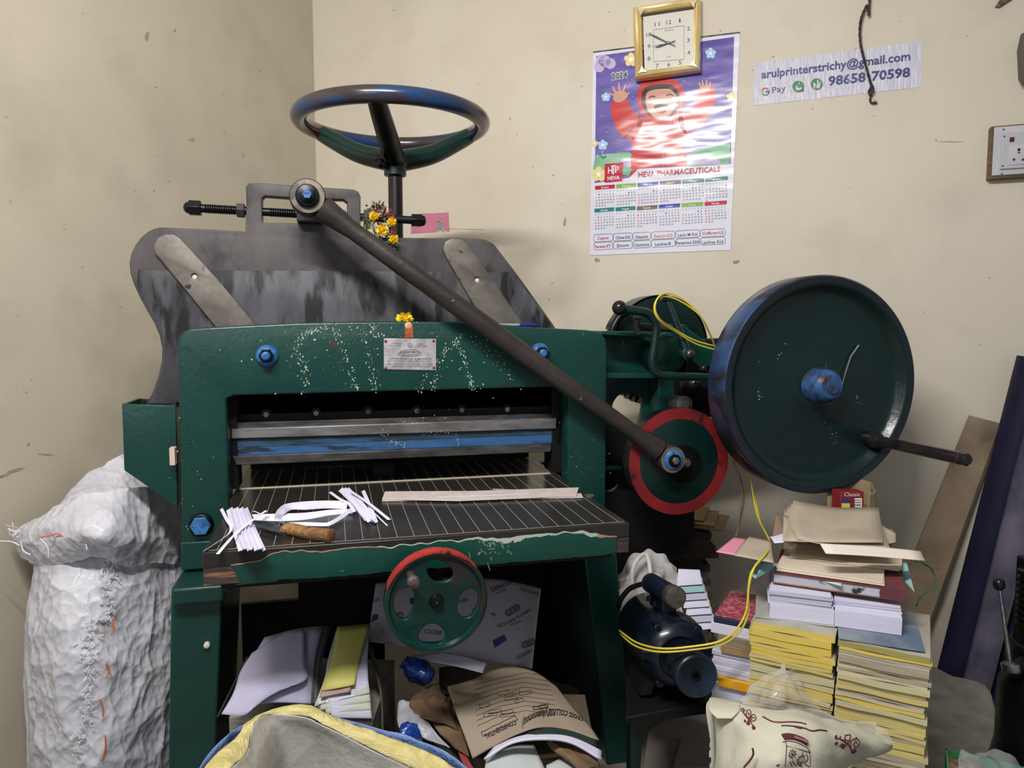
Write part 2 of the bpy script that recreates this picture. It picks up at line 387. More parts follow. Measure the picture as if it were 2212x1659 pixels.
hexbolt('frame_bolt', PY(435, 1133, YF), .028, .022, BLUEB, .034)
# inner slides (dark uprights just inside the opening)
for x0, x1 in ((XLi - .01, XLi + .016), (XRi - .03, XRi + .012)):
    mb = MB(); mb.box((x0, 2.272, .93), (x1, 2.36, 1.27), BLACK); mb.build('slide_guide', MC, bevel=.002)
mb = MB(); plateY(mb, [circ(XRi - .012, 1.085, .008, 20, .055)], 2.262, 2.270, BLACKM, .001); mb.build('slide_slot', MC)
# knife carrier with bolts, knife bar, blade edge
mb = MB(); mb.box((XLi + .012, 2.30, PY(700, 900, 2.3).z - .008), (XRi - .02, 2.345, 1.30), BLACK); car = mb.build('knife_carrier', MC)
for px, py in ((575, 895), (683, 892), (795, 889), (900, 887), (997, 886), (1095, 884)):
    p = PY(px, py, 2.30); p.y = 2.30
    mb = MB(); mb.lathe(p, (0, -1, 0), [(0, .016), (.002, .016)], BLACKM, 22); mb.cyl(p, p + Vector((0, -.007, 0)), .0085, SILV, seg=6, smooth=False)
    mb.build('carrier_bolt', car)
def bar(name, pxL, pxR, y, dep, m, lean=0.0, bev=.002):
    """long bar given by the pixel rows of its left (top,bottom) and right (top,bottom) ends"""
    a, b = PY(*pxL[0], y), PY(*pxL[1], y); c, d = PY(*pxR[0], y), PY(*pxR[1], y)
    mb = MB(); v = Vector((0, dep, 0)); ln = Vector((0, -lean, 0))
    mb.hexa([b + ln, d + ln, d + v, b + v], [a, c, c + v, a + v], m); return mb.build(name, MC, bevel=bev)
bar('blade_backing', ((512, 913), (500, 928)), ((1206, 893), (1206, 906)), 2.282, .05, BARDK)
bar('blade', ((500, 927), (500, 948)), ((1206, 903), (1206, 926)), 2.262, .05, BAR)
bar('clamp_bar', ((500, 949), (502, 985)), ((1195, 927), (1195, 958)), 2.275, .06, BLUEP, .0)
bar('worn_clamp_face', ((500, 950), (501, 966)), ((1194, 928), (1195, 938)), 2.2735, .003, mat('worn_blue_over_black', (42, 56, 66), .45, c2=(50, 78, 108), scale=9, contrast=(.5, .62), stretch=(.6, 1, 3), bump=.2), .0, 0)
bar('clamp_lip', ((502, 986), (510, 1005)), ((1192, 959), (1190, 976)), 2.262, .08, BARDK)
# knife beam: the large dark slanted plate with the slotted bracket on top
YB = 2.30
bo = pxY([(316, 875), (330, 846), (342, 812), (349, 780), (350, 752), (344, 724), (333, 698), (318, 672), (303, 645), (290, 617), (281, 590), (279, 568), (283, 548), (292, 529), (304, 513), (318, 501), (332, 494), (348, 491), (440, 495), (530, 500),
          (532, 440), (531, 404), (537, 396), (560, 395), (660, 402), (764, 409), (774, 414), (779, 424), (779, 512), (900, 514), (1030, 515), (1050, 518), (1068, 528), (1120, 596), (1196, 702), (1230, 760), (1230, 800), (800, 800), (400, 880)], YB)
slot = pxY([(566, 428), (572, 423), (640, 428), (742, 431), (750, 437), (750, 482), (744, 484), (640, 482), (570, 481), (566, 476)], YB)
mb = MB(); plateY(mb, [bo, slot], YB, YB + .045, STEEL_SM, .004); mb.build('knife_beam', MC)
lower = pxY([(298, 583), (1108, 588), (1190, 700), (1224, 762), (1220, 796), (800, 796), (404, 872), (322, 872), (338, 842), (350, 806), (356, 776), (356, 752), (350, 724), (338, 696), (323, 670), (308, 643), (296, 616)], YB - .0035)
mb = MB(); plateY(mb, [lower], YB - .0035, YB + .002, mat('smudged_lower_beam', (60, 58, 62), .5, .2, c2=(84, 84, 90), scale=6, contrast=(.42, .60), c3=(30, 29, 32), s3=9, t3=(.50, .60), stretch=(2.2, 1, .7), rot=(0, -.7, 0), bump=.1), .001); mb.build('beam_lower_face', MC)
def strap(pts, hole):
    mb = MB(); plateY(mb, [pxY(pts, 2.285), circ(*pxY([hole], 2.285)[0], .0085, 18)], 2.284, 2.297, STRAP, .003)
    p = PY(*hole, 2.30); return mb.build('cover_strap', MC)
strap([(470, 712), (402, 628), (334, 546), (332, 530), (340, 514), (358, 505), (376, 506), (391, 516), (470, 603), (562, 712)], (420, 597))
strap([(1055, 712), (1010, 636), (962, 552), (957, 536), (962, 522), (975, 515), (998, 517), (1014, 530), (1070, 612), (1138, 712)], (1030, 604))
for h in ((420, 597), (1030, 604)):
    mb = MB(); p = PY(*h, 2.2975); mb.lathe(p, (0, -1, 0), [(-.001, .0088), (.0045, .0088), (.006, .006)], flat('chalk_white_plug', (214, 210, 200), .5), 18); mb.build('strap_plug', MC)
# adjusting screw through the slotted bracket
YS = 2.322
def sx(px, py): return PY(px, py, YS)
s0, s1 = sx(398, 448), sx(916, 477); zz = (s0.z + s1.z) / 2
def S(px): q = sx(px, 460); return Vector((q.x, YS, zz + (s0.z - s1.z) * (.5 - (px - 398) / 518)))
mb = MB(); mb.cyl(S(425), S(905), .0122, BLACKM, seg=20)
for px in range(436, 888, 5):   # thread ridges
    if 470 < px < 512 or 445 < px < 470 or 585 < px < 640: mb.lathe(S(px), (1, 0, 0), [(-.0022, .0122), (0, .0145), (.0022, .0122)], BLACKM, 16, caps=False)
scr = mb.build('adjusting_screw', MC)
mb = MB(); mb.cyl(S(409), S(435), .0235, BLACKM, seg=6, smooth=False); mb.lathe(S(409), (-1, 0, 0), [(0, .017), (.008, .0155), (.014, .009), (.016, .002)], BLACKM, 20); mb.build('dome_nut', scr, bevel=.0015)
mb = MB(); mb.cyl(S(889), S(911), .021, BLACKM, seg=6, smooth=False); mb.lathe(S(911), (1, 0, 0), [(0, .017), (.008, .0155), (.012, .009), (.014, .002)], BLACKM, 20); mb.build('dome_nut', scr, bevel=.0015)
for x0, x1, r in ((512, 529, .022), (786, 802, .026), (735, 747, .02)):
    mb = MB(); mb.cyl(S(x0), S(x1), r, STEEL if x0 != 735 else SILV, seg=6, smooth=False); mb.build('lock_nut', scr, bevel=.0015)
mb = MB(); a, b = PY(640, 405, 2.29), PY(699, 482, 2.29); mb.box((a.x, 2.262, b.z), (b.x, 2.344, a.z - .02), STEEL); mb.build('slide_block', MC, bevel=.003)
# connecting rod
RODM = mat('worn_rod_steel', (68, 62, 60), .45, .35, c2=(50, 46, 45), scale=6, contrast=(.35, .65), c3=(128, 118, 104), s3=34, t3=(.69, .72), bump=.15, bscale=50, stretch=(1, 1, 1.3))
EYEM = mat('bone_grey_worn_eye', (120, 113, 102), .5, .3, c2=(72, 66, 62), scale=14, contrast=(.45, .6))
CT, CB = PY(665, 428, 2.14), PY(1445, 990, 2.095)
mb = MB(); d = (CB - CT); n = d.normalized(); ya = Vector((0, -1, 0))
for c, r, ri, dp in ((CT, .049, .031, .034), (CB, .044, .03, .03)):
    mb.lathe(c + Vector((0, dp, 0)), ya, [(0, r * .96), (.004, r), (dp * 2 - .006, r), (dp * 2, r * .93)], RODM, 40, caps=False); mb.lathe(c + Vector((0, dp, 0)), ya, [(dp * 2, r * .93), (dp * 2 + .001, ri), (dp * 2 - .008, ri)], EYEM, 40, caps=False)
N_ = 24; prof = []
for i in range(N_ + 1):
    t = i / N_; r = .0235 + .006 * math.sin(math.pi * t) ; 
    if t < .08: r += (.08 - t) / .08 * .014
    if t > .93: r += (t - .93) / .07 * .012
    prof.append(r)
mb.tube([CT + d * (.035 + .93 * i / N_) for i in range(N_ + 1)], prof, RODM, 20)
rod = mb.build('connecting_rod', MC)
mb = MB(); p = CT + ya * .034; mb.lathe(p, ya, [(-.006, .032), (.008, .032), (.014, .028), (.016, .02), (.022, .019), (.024, .012)], BLACKM, 32); mb.build('rod_pin', rod)
mb = MB(); mb.cyl(p + ya * .018, p + ya * .034, .0125, BLUEB, seg=6, smooth=False); mb.build('pin_bolt', rod, bevel=.001)
mb = MB(); p = CB + ya * .03; mb.lathe(p, ya, [(-.006, .031), (.004, .031), (.008, .026)], BLUEB, 32); mb.lathe(p + ya * .006, ya, [(0, .020), (.006, .020), (.008, .016)], BLACKM, 24); mb.build('rod_pin', rod)
mb = MB(); mb.cyl(p + ya * .012, p + ya * .022, .0125, SILV, seg=6, smooth=False); mb.build('pin_bolt', rod, bevel=.001)
# top handwheel
HWc = Vector((0.2, 2.45, 1.42 + .655)); Rw = .293
mb = MB(); prof = []
ring = []
for k in range(72): th = 2 * math.pi * k / 72; ring.append(HWc + Vector((math.cos(th) * Rw, math.sin(th) * Rw, 0)))
mb.tube(ring, .026, GRIPB, 20, closed=True); wheel = mb.build('clamp_handwheel', MC)
hub = Vector((HWc.x + .008, HWc.y, HWc.z - .125))
for k, th in enumerate((math.radians(-104), math.radians(18), math.radians(143))):
    mb = MB(); e = HWc + Vector((math.cos(th) * Rw * .98, math.sin(th) * Rw * .98, -.004)); m_ = hub.lerp(e, .45) + Vector((0, 0, -.018 if k else .0)); q = hub.lerp(e, .82) + Vector((0, 0, -.008 if k else 0))
    mb.tube(smooth_path([hub, m_, q, e], 6), [.036 - .010 * i / 18 for i in range(19)], GREEN_DK if k else BLACKM, 14); mb.build('handwheel_spoke', wheel)
mb = MB(); mb.lathe(hub + Vector((0, 0, .03)), (0, 0, -1), [(0, .03), (.02, .042), (.045, .042), (.047, .037), (.075, .036), (.078, .03)], GREEN_DK, 32)
mb.lathe(hub + Vector((0, 0, -.028)), (-.75, -.65, .15), [(0, .009), (.062, .009), (.0625, .016), (.083, .016), (.085, .012)], BLACKM, 14)
mb.build('handwheel_hub', wheel)
mb = MB(); mb.cyl(hub + Vector((0, 0, -.04)), (hub.x, hub.y, 1.35), .0235, mat('rusty_shaft', (66, 56, 52), .35, .6, c2=(38, 34, 34), scale=8, stretch=(4, 4, .6)), seg=28); mb.build('clamp_shaft', MC)
# table
XTL, XTR = PY(437, 1195, 1.675).x, PY(1360, 1130, 1.675).x
ZT = 0.92
TABLE = mat('scuffed_black_table', (48, 45, 42), 0.24, 0.0, c2=(37, 34, 32), scale=4, contrast=(.3, .7), bump=.05, bscale=30)
mb = MB(); mb.box((XTL, 1.675, .885), (XTR, 2.185, ZT), TABLE); mb.box((XLi + .002, 2.18, .885), (XRi - .002, 2.80, ZT), TABLE); ttop = mb.build('table_top', MC, bevel=.002)
GROOVE = flat('pale_groove_line', (150, 145, 134), .6)
mb = MB(); nG = 25
for i in range(nG):
    x = XTL + .028 + (XTR - XTL - .05) * i / (nG - 1); mb.box((x - .0007, 1.69, ZT), (x + .0007, 2.18, ZT + .0004), GROOVE)
    if XLi + .01 < x < XRi - .01: mb.box((x - .0007, 2.18, ZT), (x + .0007, 2.78, ZT + .0004), GROOVE)
mb.box((XTL + .01, 1.690, ZT), (XTR - .01, 1.692, ZT + .0005), GROOVE)
g = mb.build('table_grooves', ttop)
mb = MB(); p, q = PZ(512, 1057, ZT), PZ(1195, 1024, ZT); mb.box((p.x, p.y - .006, ZT - .001), (q.x, p.y + .006, ZT + .002), flat('cream_cutting_stick', (196, 188, 168), .6)); mb.build('cutting_stick', ttop)
# apron: worn, with paint torn off along the top
APR = speckled('worn_green_apron', (14, 72, 61), (10, 54, 48), (196, 208, 196), chips=(40, 40, 44), cthr=(.68, .70), cs=9, mask=(.70, .76))
def rag(x, amp): return amp * (noise.noise(Vector((x * 14, 3.1, 0))) + .5 * noise.noise(Vector((x * 45, 7.1, 0))))
zlo = CH - .58 + .003
mb = MB(); mb.box((XTL, 1.677, zlo + .002), (XTR, 1.705, .886), mat('bare_brown_casting', (78, 66, 62), .6, .1, c2=(52, 46, 46), scale=12, stretch=(.4, 1, 3), c3=(128, 86, 64), s3=13, t3=(.53, .60), bump=.5))
apr0 = mb.build('apron', MC, bevel=.001)
mb = MB(); up = []; lo = []; NX = 140; xa, xb = XTL + .06, XTR - .035
for i in range(NX + 1):
    x = xa + (xb - xa) * i / NX; t = i / NX
    edge = .020 * max(0, 1 - abs(t - 0) / .10) + .004 + .022 * max(0, (t - .90) / .10)
    up.append((x + (rag(x * 2, .02) if i == 0 else 0), .9125 + rag(x, .009) - edge)); lo.append((x, zlo + max(0, rag(x + 5, .008))))
lo[0] = (lo[0][0] + .02, lo[0][1])
plateY(mb, [up + lo[::-1]], 1.6725, 1.6775, APR, .0008); mb.build('apron_paint', apr0)
mb = MB(); pale = flat('torn_pale_primer', (178, 184, 170), .7)
pk = flat('torn_pink_primer', (166, 128, 108), .7)
for i in range(NX):
    t = i / NX; th = (.0022 + .002 * abs(noise.noise(Vector((t * 30, 0, 1))))) * (1 + 4.5 * max(0, 1 - abs(t - .70) / .16) * (.6 + abs(noise.noise(Vector((t * 60, 2, 2))))) + 3.5 * max(0, 1 - abs(t - .92) / .06))
    a, b = up[i], up[i + 1]; mm = pk if t < .35 or t > .94 else pale
    mb.prism([(a[0], 1.6719, a[1] - th), (b[0], 1.6719, b[1] - th), (b[0], 1.6719, b[1]), (a[0], 1.6719, a[1])], (0, .0006, 0), mm)
random.seed(4)
for k in range(46):   # splintered scratches of pale primer
    x = XTL + (.64 + random.gauss(0, .025)) * (XTR - XTL); z = .905 - abs(random.gauss(0, .022)); a = random.uniform(-1.2, 1.2); l = random.uniform(.003, .011)
    dx, dz = math.sin(a) * l, -math.cos(a) * l; z2 = max(z + dz, zlo + .004)
    mb.prism([(x, 1.6718, z), (x + .0012, 1.6718, z), (x + dx + .001, 1.6718, z2), (x + dx, 1.6718, z2)], (0, .0006, 0), pale)
mb.build('torn_paint_edge', apr0)
mb = MB(); mb.cyl(PZ(1273, 1072, ZT), PZ(1273, 1072, ZT) + Vector((0, 0, .004)), .014, BAR, seg=20); mb.build('table_screw', MC)
# bosses / bed behind: side runners, back gauge
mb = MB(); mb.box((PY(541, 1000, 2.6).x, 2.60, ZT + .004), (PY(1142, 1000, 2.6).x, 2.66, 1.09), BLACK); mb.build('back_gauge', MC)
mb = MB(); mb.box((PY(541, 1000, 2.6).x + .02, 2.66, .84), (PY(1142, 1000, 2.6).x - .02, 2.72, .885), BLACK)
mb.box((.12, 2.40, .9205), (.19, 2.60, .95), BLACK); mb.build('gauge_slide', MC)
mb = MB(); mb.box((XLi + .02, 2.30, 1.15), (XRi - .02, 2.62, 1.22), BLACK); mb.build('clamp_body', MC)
# legs
def leg(sgn, px_top, px_bot, ytop):
    """tapered cast leg: front strip + deep side web; px = (outer, inner) of the front strip"""
    yl = 2.10; zt = .70
    a, b = PY(px_top[0], ytop, yl).x, PY(px_top[1], ytop, yl).x; c, d = PY(px_bot[0], 1659, yl).x, PY(px_bot[1], 1659, yl).x
    zbt = PY(px_bot[0], 1659, yl).z; k = zt / max(zt - zbt, .01); c = a + (c - a) * k; d = b + (d - b) * k
    mb = MB(); mb.hexa([(c, yl, 0), (d, yl, 0), (d, 2.56, 0), (c, 2.56, 0)], [(a, yl, zt), (b, yl, zt), (b, 2.56, zt), (a, 2.56, zt)], GREEN)
    o = mb.build('leg', MC, bevel=.006); return a, b
la = leg(-1, (371, 482), (364, 466), 1320)
ra = leg(1, (1262, 1332), (1312, 1366), 1230)
mb = MB(); fz0 = .665; a = PY(372, 1300, 2.07).x; b = PY(485, 1300, 2.07).x; mb.box((a, 2.06, fz0), (b, 2.56, .712), GREEN); mb.build('leg_flange', MC, bevel=.008, segs=3)
mb = MB(); mb.box((PY(1180, 1220, 2.12).x, 2.12, .70), (XR + .02, 2.56, .722), GREEN_DK); mb.build('leg_flange', MC, bevel=.006)
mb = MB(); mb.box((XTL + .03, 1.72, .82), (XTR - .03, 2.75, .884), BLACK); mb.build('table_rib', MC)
mb = MB(); mb.box((PY(645, 1300, 2.6).x, 2.60, .30), (PY(1330, 1300, 2.6).x, 2.63, .90), BLACK); mb.box((PY(1120, 1300, 2.6).x, 2.60, .02), (PY(1330, 1300, 2.6).x, 2.625, .30), BLACK); mb.box((PY(520, 1300, 2.6).x, 2.605, .02), (PY(830, 1300, 2.6).x, 2.625, .45), BLACK); mb.build('rear_panel_with_shade_boxes', MC)  # black panel, with boxes added to darken the shaded space under the table
mb = MB(); mb.box((XTL + .01, 2.0, .713), (XLi + .0, 2.10, zlo + .03), BLACK); mb.build('table_bracket', MC)
mb = MB(); p = PY(447, 1393, 2.095); mb.lathe(p, (0, -1, 0), [(-.01, .008), (.006, .008), (.008, .005)], flat('chalk_white_plug', (214, 210, 200)), 16); mb.build('leg_plug', MC)
# left guard box
yb0 = 2.255
gb = pxY([(263, 873), (379, 876), (384, 1097), (268, 1016)], yb0)
mb = MB(); plateY(mb, [gb], yb0, yb0 + .012, GREEN, .003)
x0, x1 = gb[0][0], gb[1][0]; zt_ = gb[0][1]
mb.hexa([(x0, yb0 + .01, gb[3][1]), (x0 + .01, yb0 + .01, gb[3][1] - .006), (x0 + .01, 2.42, gb[3][1] - .006), (x0, 2.42, gb[3][1])], [(x0, yb0 + .01, zt_), (x0 + .01, yb0 + .01, zt_), (x0 + .01, 2.42, zt_), (x0, 2.42, zt_)], GREEN_DK)
plateY(mb, [gb], 2.41, 2.42, GREEN_DK, .002)
mb.box((x1 - .012, yb0 + .01, gb[2][1] + .01), (x1, 2.41, zt_), GREEN_DK)
mb.build('guard_box', MC)
mb = MB(); q = PY(371, 985, 2.22)
for k in range(4): mb.box((q.x - .003, 2.205 + .008 * k, q.z - .024), (q.x + .011, 2.211 + .008 * k, q.z + .025), flat('folded_card_shim', (206, 186, 170), .7))
mb.build('card_shim', MC)
# name plate with lettering
PN = Vector((0, -1, 0))
mb = MB(); A = PY(829, 731, YF - .001); B = PY(942, 732, YF - .001); C = PY(942, 800, YF - .001); D = PY(829, 798, YF - .001)
PLM = mat('aluminium_name_plate', (196, 192, 196), .42, .35, c2=(166, 162, 166), scale=30)
mb.prism([D, C, B, A], (0, -.0025, 0), PLM); plate = mb.build('name_plate', MC, bevel=.0008)
plate['label'] = 'small riveted aluminium maker plate'
mb = MB(); INK = flat('plate_grey_ink', (88, 86, 92), .5)
def PT(x, y): return PY(780 + x / 2.86, 660 + y / 2.86, YF - .0042)
for s_, x0, y0, x1, h in (('JUPITER PRODUCT & MACHINES', 170, 333, 435, .0045), ('M.K.TANI WIND ROAD, AMRITSAR-143001', 165, 346, 438, .0030),
                         ('Mfrs. PAPER PRINTING, CUTTING, STITCHING', 165, 364, 440, .0032), ('MACHINES & PAPER CUTTING KNIVES', 195, 378, 430, .0034),
                         ('LETTER PRESS', 190, 236, 250, .0024), ('COLOUR', 345, 240, 385, .0024), ('BLADE CUTTER', 165, 249, 250, .0024), ('ELECTRONIC', 345, 254, 412, .0028), ('Jupiter', 262, 292, 342, .0052)):
    text_on(mb, s_, PT(x0, y0), PT(x1, y0 + 1), h, INK, .008, PN)
def ring2(mb, c, r, w, m, y, n=28, rz=None, rot=0):
    rz = rz or r; vs, fs = curve_mesh([circ(0, 0, r, n, rz), circ(0, 0, r - w, n, rz - w)], .0006, 0)
    mb.add([(c.x + v.x, y - v.z, c.z + v.y) for v in vs], fs, m)
c = PT(303, 247); ring2(mb, c, .0068, .0009, INK, YF - .004); text_on(mb, 'JP', PT(294, 253), PT(312, 253), .004, INK, .01, PN)
c = PT(303, 288); ring2(mb, c, .030, .0012, INK, YF - .004, rz=.0078); ring2(mb, PT(303, 298), .036, .0012, INK, YF - .004, rz=.0075)
mb.build('plate_lettering', plate)
for x, y in ((152, 220), (448, 218), (450, 384), (152, 388)):
    mb = MB(); p = PT(x, y); mb.lathe(p, (0, -1, 0), [(-.001, .0042), (.001, .0042), (.0022, .002)], RED, 12); mb.build('plate_rivet', plate)
# orange stained hinge tab with a pale coin shaped spot
mb = MB(); OR = mat('orange_stained_tab', (168, 84, 36), .55, c2=(112, 46, 22), scale=40, c3=(60, 40, 26), s3=60, t3=(.6, .65))
mb.prism([PY(873, 731, YF - .001), PY(893, 731, YF - .001), PY(892, 703, YF - .001), PY(875, 703, YF - .001)], (0, -.003, 0), OR); otab = mb.build('orange_tab', MC, bevel=.001)
mb = MB(); mb.lathe(PY(882, 703, YF - .002), (0, -1, 0), [(0, .0105), (.003, .0105), (.0045, .008), (.0046, .003)], mat('sandal_paste', (226, 196, 160), .6, c2=(196, 150, 110), scale=60), 22); mb.build('sandalwood_dot', otab)

# white paint splashes in trails over the frame, the bar and the lower edge
SPL_ = 0
SPL = flat('dried_white_paint', (196, 204, 180), .6)
def splash(name, trails, Y, seed, k=1.0, m=SPL, rmax=.0022):
    rnd = random.Random(seed); mb = MB()
    for pts, n, spread in trails:
        for i in range(int(n * k * 1.5)):
            t = rnd.random() * (len(pts) - 1.0001); j = int(t); f = t - j
            x = pts[j][0] + (pts[j + 1][0] - pts[j][0]) * f + rnd.gauss(0, spread); y = pts[j][1] + (pts[j + 1][1] - pts[j][1]) * f + rnd.gauss(0, spread * .6)
            r = .0004 + rmax * .8 * rnd.random() ** 3; e = rnd.uniform(.7, 1.7); p = PY(x, y, Y); s = rnd.uniform(-.5, .5)
            mb.add([(p.x + r * math.cos(a) + s * r * math.sin(a), p.y, p.z + r * e * math.sin(a)) for a in [k_ * math.pi / 3 for k_ in range(6)]] , [list(range(6))], m)
    o = mb.build(name, MC); o['kind'] = 'stuff'; return o
splash('paint_splashes', [([(700, 708), (655, 720), (640, 760), (660, 800), (662, 855)], 130, 6), ([(640, 745), (670, 712), (720, 706), (735, 740), (755, 790), (770, 840)], 120, 5), ([(780, 702), (790, 740), (800, 790), (812, 850)], 70, 6), ([(800, 702), (820, 730)], 20, 8),
    ([(1000, 720), (960, 760), (940, 820), (935, 845)], 80, 5), ([(985, 735), (1000, 770), (1012, 810), (1022, 845)], 80, 5), ([(975, 745), (920, 810), (905, 850)], 45, 4), ([(1010, 720), (1050, 750), (1085, 790), (1110, 818)], 50, 8), ([(620, 720), (1100, 720)], 50, 22), ([(560, 760), (1150, 820)], 50, 50)], YF - .0006, 3)
splash('scratch_flecks', [([(400, 900), (420, 1150)], 30, 25), ([(1240, 880), (1290, 1050)], 30, 25), ([(420, 740), (1290, 760)], 30, 40)], YF - .0005, 8, rmax=.0013)
splash('paint_splashes', [([(840, 915), (960, 905)], 26, 6), ([(830, 940), (850, 960), (880, 960)], 50, 8), ([(985, 935), (990, 965)], 14, 2), ([(900, 938), (1010, 930)], 20, 6)], 2.2605, 5, rmax=.0014)
# ---- right hand drive assembly
# side casting with holes
YC = 2.33
side = pxY([(1300, 715), (1440, 715), (1470, 735), (1545, 800), (1545, 900), (1500, 900), (1500, 1150), (1440, 1235), (1300, 1235)], YC)
hole1 = pxY(smooth_loop([(1333, 858), (1350, 850), (1383, 856), (1388, 872), (1382, 908), (1372, 922), (1352, 915), (1330, 895), (1323, 878)], 5), YC)
hc = pxY([(1318, 1041)], YC)[0]
mb = MB(); plateY(mb, [side, hole1, circ(hc[0], hc[1], .033, 28)], YC, YC + .02, GREEN, .003); mb.build('drive_side_casting', MC)
mb = MB(); plateY(mb, [pxY([(1300, 930), (1500, 930), (1500, 1150), (1440, 1235), (1300, 1235)], YC - .006), circ(hc[0], hc[1], .033, 28)], YC - .006, YC - .001, BLACK, .001); mb.build('black_lower_casting', MC)  # black overlay plate over the lower part of the casting
hr = [(PY(a, b, YC).x, YC - .006, PY(a, b, YC).z) for a, b in smooth_loop([(1333, 858), (1350, 850), (1383, 856), (1388, 872), (1382, 908), (1372, 922), (1352, 915), (1330, 895), (1323, 878)], 5)]
# I beam flanges and ribs
def fl(ax, ay, bx, by, y0, y1, th, m=GREEN, Y=2.21):
    mb = MB(); a, b = PY(ax, ay, Y), PY(bx, by, Y); mb.hexa([(a.x, y0, a.z - th), (b.x, y0, b.z - th), (b.x, y1, b.z - th), (a.x, y1, a.z - th)], [(a.x, y0, a.z), (b.x, y0, b.z), (b.x, y1, b.z), (a.x, y1, a.z)], m); mb.build('bracket_flange', MC, bevel=.002)
fl(1305, 715, 1418, 722, 2.22, YC + .14, .012); fl(1305, 806, 1432, 806, 2.22, YC, .018); fl(1305, 1012, 1352, 1012, 2.24, YC, .01, GREEN_DK)
mb = MB(); a = PY(1424, 735, 2.25); b = PY(1458, 905, 2.25); mb.box((a.x, 2.25, b.z), (b.x + .0, YC, a.z - .0), GREEN); mb.build('bracket_post', MC, bevel=.006)
mb = MB(); plateY(mb, [pxY([(1418, 722), (1470, 700), (1480, 712), (1545, 758), (1560, 790), (1500, 792), (1468, 762), (1430, 800), (1415, 800)], 2.28)], 2.25, 2.31, GREEN, .004); mb.build('bearing_arm', MC)
# big gear and half guard
G = PY(1412, 748, 2.46); Rg = .185
mb = MB(); plateY(mb, [[(G.x + Rg * math.cos(t), G.z + Rg * math.sin(t)) for t in [math.radians(-12 + 172 * i / 40) for i in range(41)]] + [(G.x - Rg * .6, G.z + .02), (G.x + Rg * .4, G.z - .04)]], 2.40, 2.412, GREEN_DK, .003)
arc = [math.radians(-12 + 172 * i / 40) for i in range(41)]
for i in range(40):
    t0, t1 = arc[i], arc[i + 1]; q = lambda t, r, y: (G.x + r * math.cos(t), y, G.z + r * math.sin(t))
    mb.hexa([q(t0, Rg, 2.40), q(t1, Rg, 2.40), q(t1, Rg - .008, 2.40), q(t0, Rg - .008, 2.40)], [q(t0, Rg, 2.50), q(t1, Rg, 2.50), q(t1, Rg - .008, 2.50), q(t0, Rg - .008, 2.50)], GREEN_DK)
mb.build('gear_guard', MC)
mb = MB(); rg0, rg1 = .160, .182; lp = []; NT = 44
for i in range(NT):
    for f, r in ((0, rg0), (.18, rg0), (.32, rg1), (.62, rg1), (.78, rg0)):
        th = 2 * math.pi * (i + f) / NT; lp.append((G.x - .018 + r * math.cos(th), G.z - .03 + r * math.sin(th)))
plateY(mb, [lp, circ(G.x - .018, G.z - .03, .03, 20)], 2.425, 2.475, BLACKM, .0); mb.build('bull_gear', MC)
mb = MB(); lp = []; NT = 26; c2 = PY(1352, 800, 2.42); rr0 = .083
for i in range(NT):
    for f, r in ((0, rr0), (.2, rr0), (.34, rr0 + .012), (.62, rr0 + .012), (.78, rr0)):
        th = 2 * math.pi * (i + f) / NT; lp.append((c2.x + .004 + r * math.cos(th), c2.z + .008 + r * math.sin(th)))
plateY(mb, [lp], 2.375, 2.395, BLACKM, 0); mb.build('pinion_gear', MC)
mb = MB(); mb.cyl(G, (G.x, 2.30, G.z), .028, BLACKM, seg=24); mb.build('gear_shaft', MC)
# clutch drum, lever with bolt, horizontal stud
D0 = PY(1452, 766, 2.20)
mb = MB(); mb.lathe((D0.x, 2.255, D0.z), (0, -1, 0), [(-.06, .062), (.035, .062), (.04, .057), (.042, .02)], GREEN_DK, 40); mb.build('clutch_drum', MC)
L0, L1 = PY(1442, 650, 2.18), PY(1485, 764, 2.15)
mb = MB(); mb.tube(smooth_path([L0, L0.lerp(L1, .3), L0.lerp(L1, .7), L1], 5), [.0085 + .007 * (i / 15) for i in range(16)], GREEN_DK, 14)
mb.lathe(L1 + Vector((0, .02, 0)), (0, -1, 0), [(0, .022), (.03, .022), (.033, .018)], GREEN_DK, 24); mb.tube([L0 + Vector((-.02, 0, .012)), L0 + Vector((.008, 0, .004))], .013, GREEN_DK, 12)
mb.build('clutch_lever', MC)
hexbolt('lever_bolt', L1 + Vector((0, -.013, 0)), .0115, .014, SILV, .015)
mb = MB(); a, b = PY(1376, 706, 2.20), PY(1456, 709, 2.20); mb.cyl(a, b, .013, STEEL, seg=20); mb.box((a.x - .004, 2.185, a.z - .026), (a.x + .004, 2.215, a.z + .03), STEEL); mb.cyl(a + Vector((-.012, 0, .03)), a + Vector((.012, 0, .03)), .008, STEEL, seg=6); mb.cyl(b, b + Vector((.012, 0, 0)), .017, STEEL, seg=6, smooth=False); mb.build('cross_stud', MC, bevel=.001)
# bent lever with the black ball
Yv = 2.14
pth = [PY(a, b, Yv) for a, b in ((1338, 665), (1372, 671), (1398, 676), (1413, 690), (1418, 712), (1414, 745), (1409, 780), (1413, 800), (1428, 810), (1460, 812), (1500, 814), (1548, 816))]
mb = MB(); mb.tube(smooth_path(pth, 5), .0135, GREEN_DK, 14); blv = mb.build('bent_lever', MC)
mb = MB(); mb.sphere(PY(1338, 665, Yv), .0235, mat('black_bakelite', (22, 20, 24), .2, c2=(28, 26, 30), scale=5), 24); mb.build('lever_ball', blv)
mb = MB(); mb.tube(smooth_path([PY(a, b, 2.36) for a, b in ((1362, 668), (1338, 685), (1322, 715), (1318, 745))], 5), .014, BLACKM, 12); mb.build('brake_band', MC)
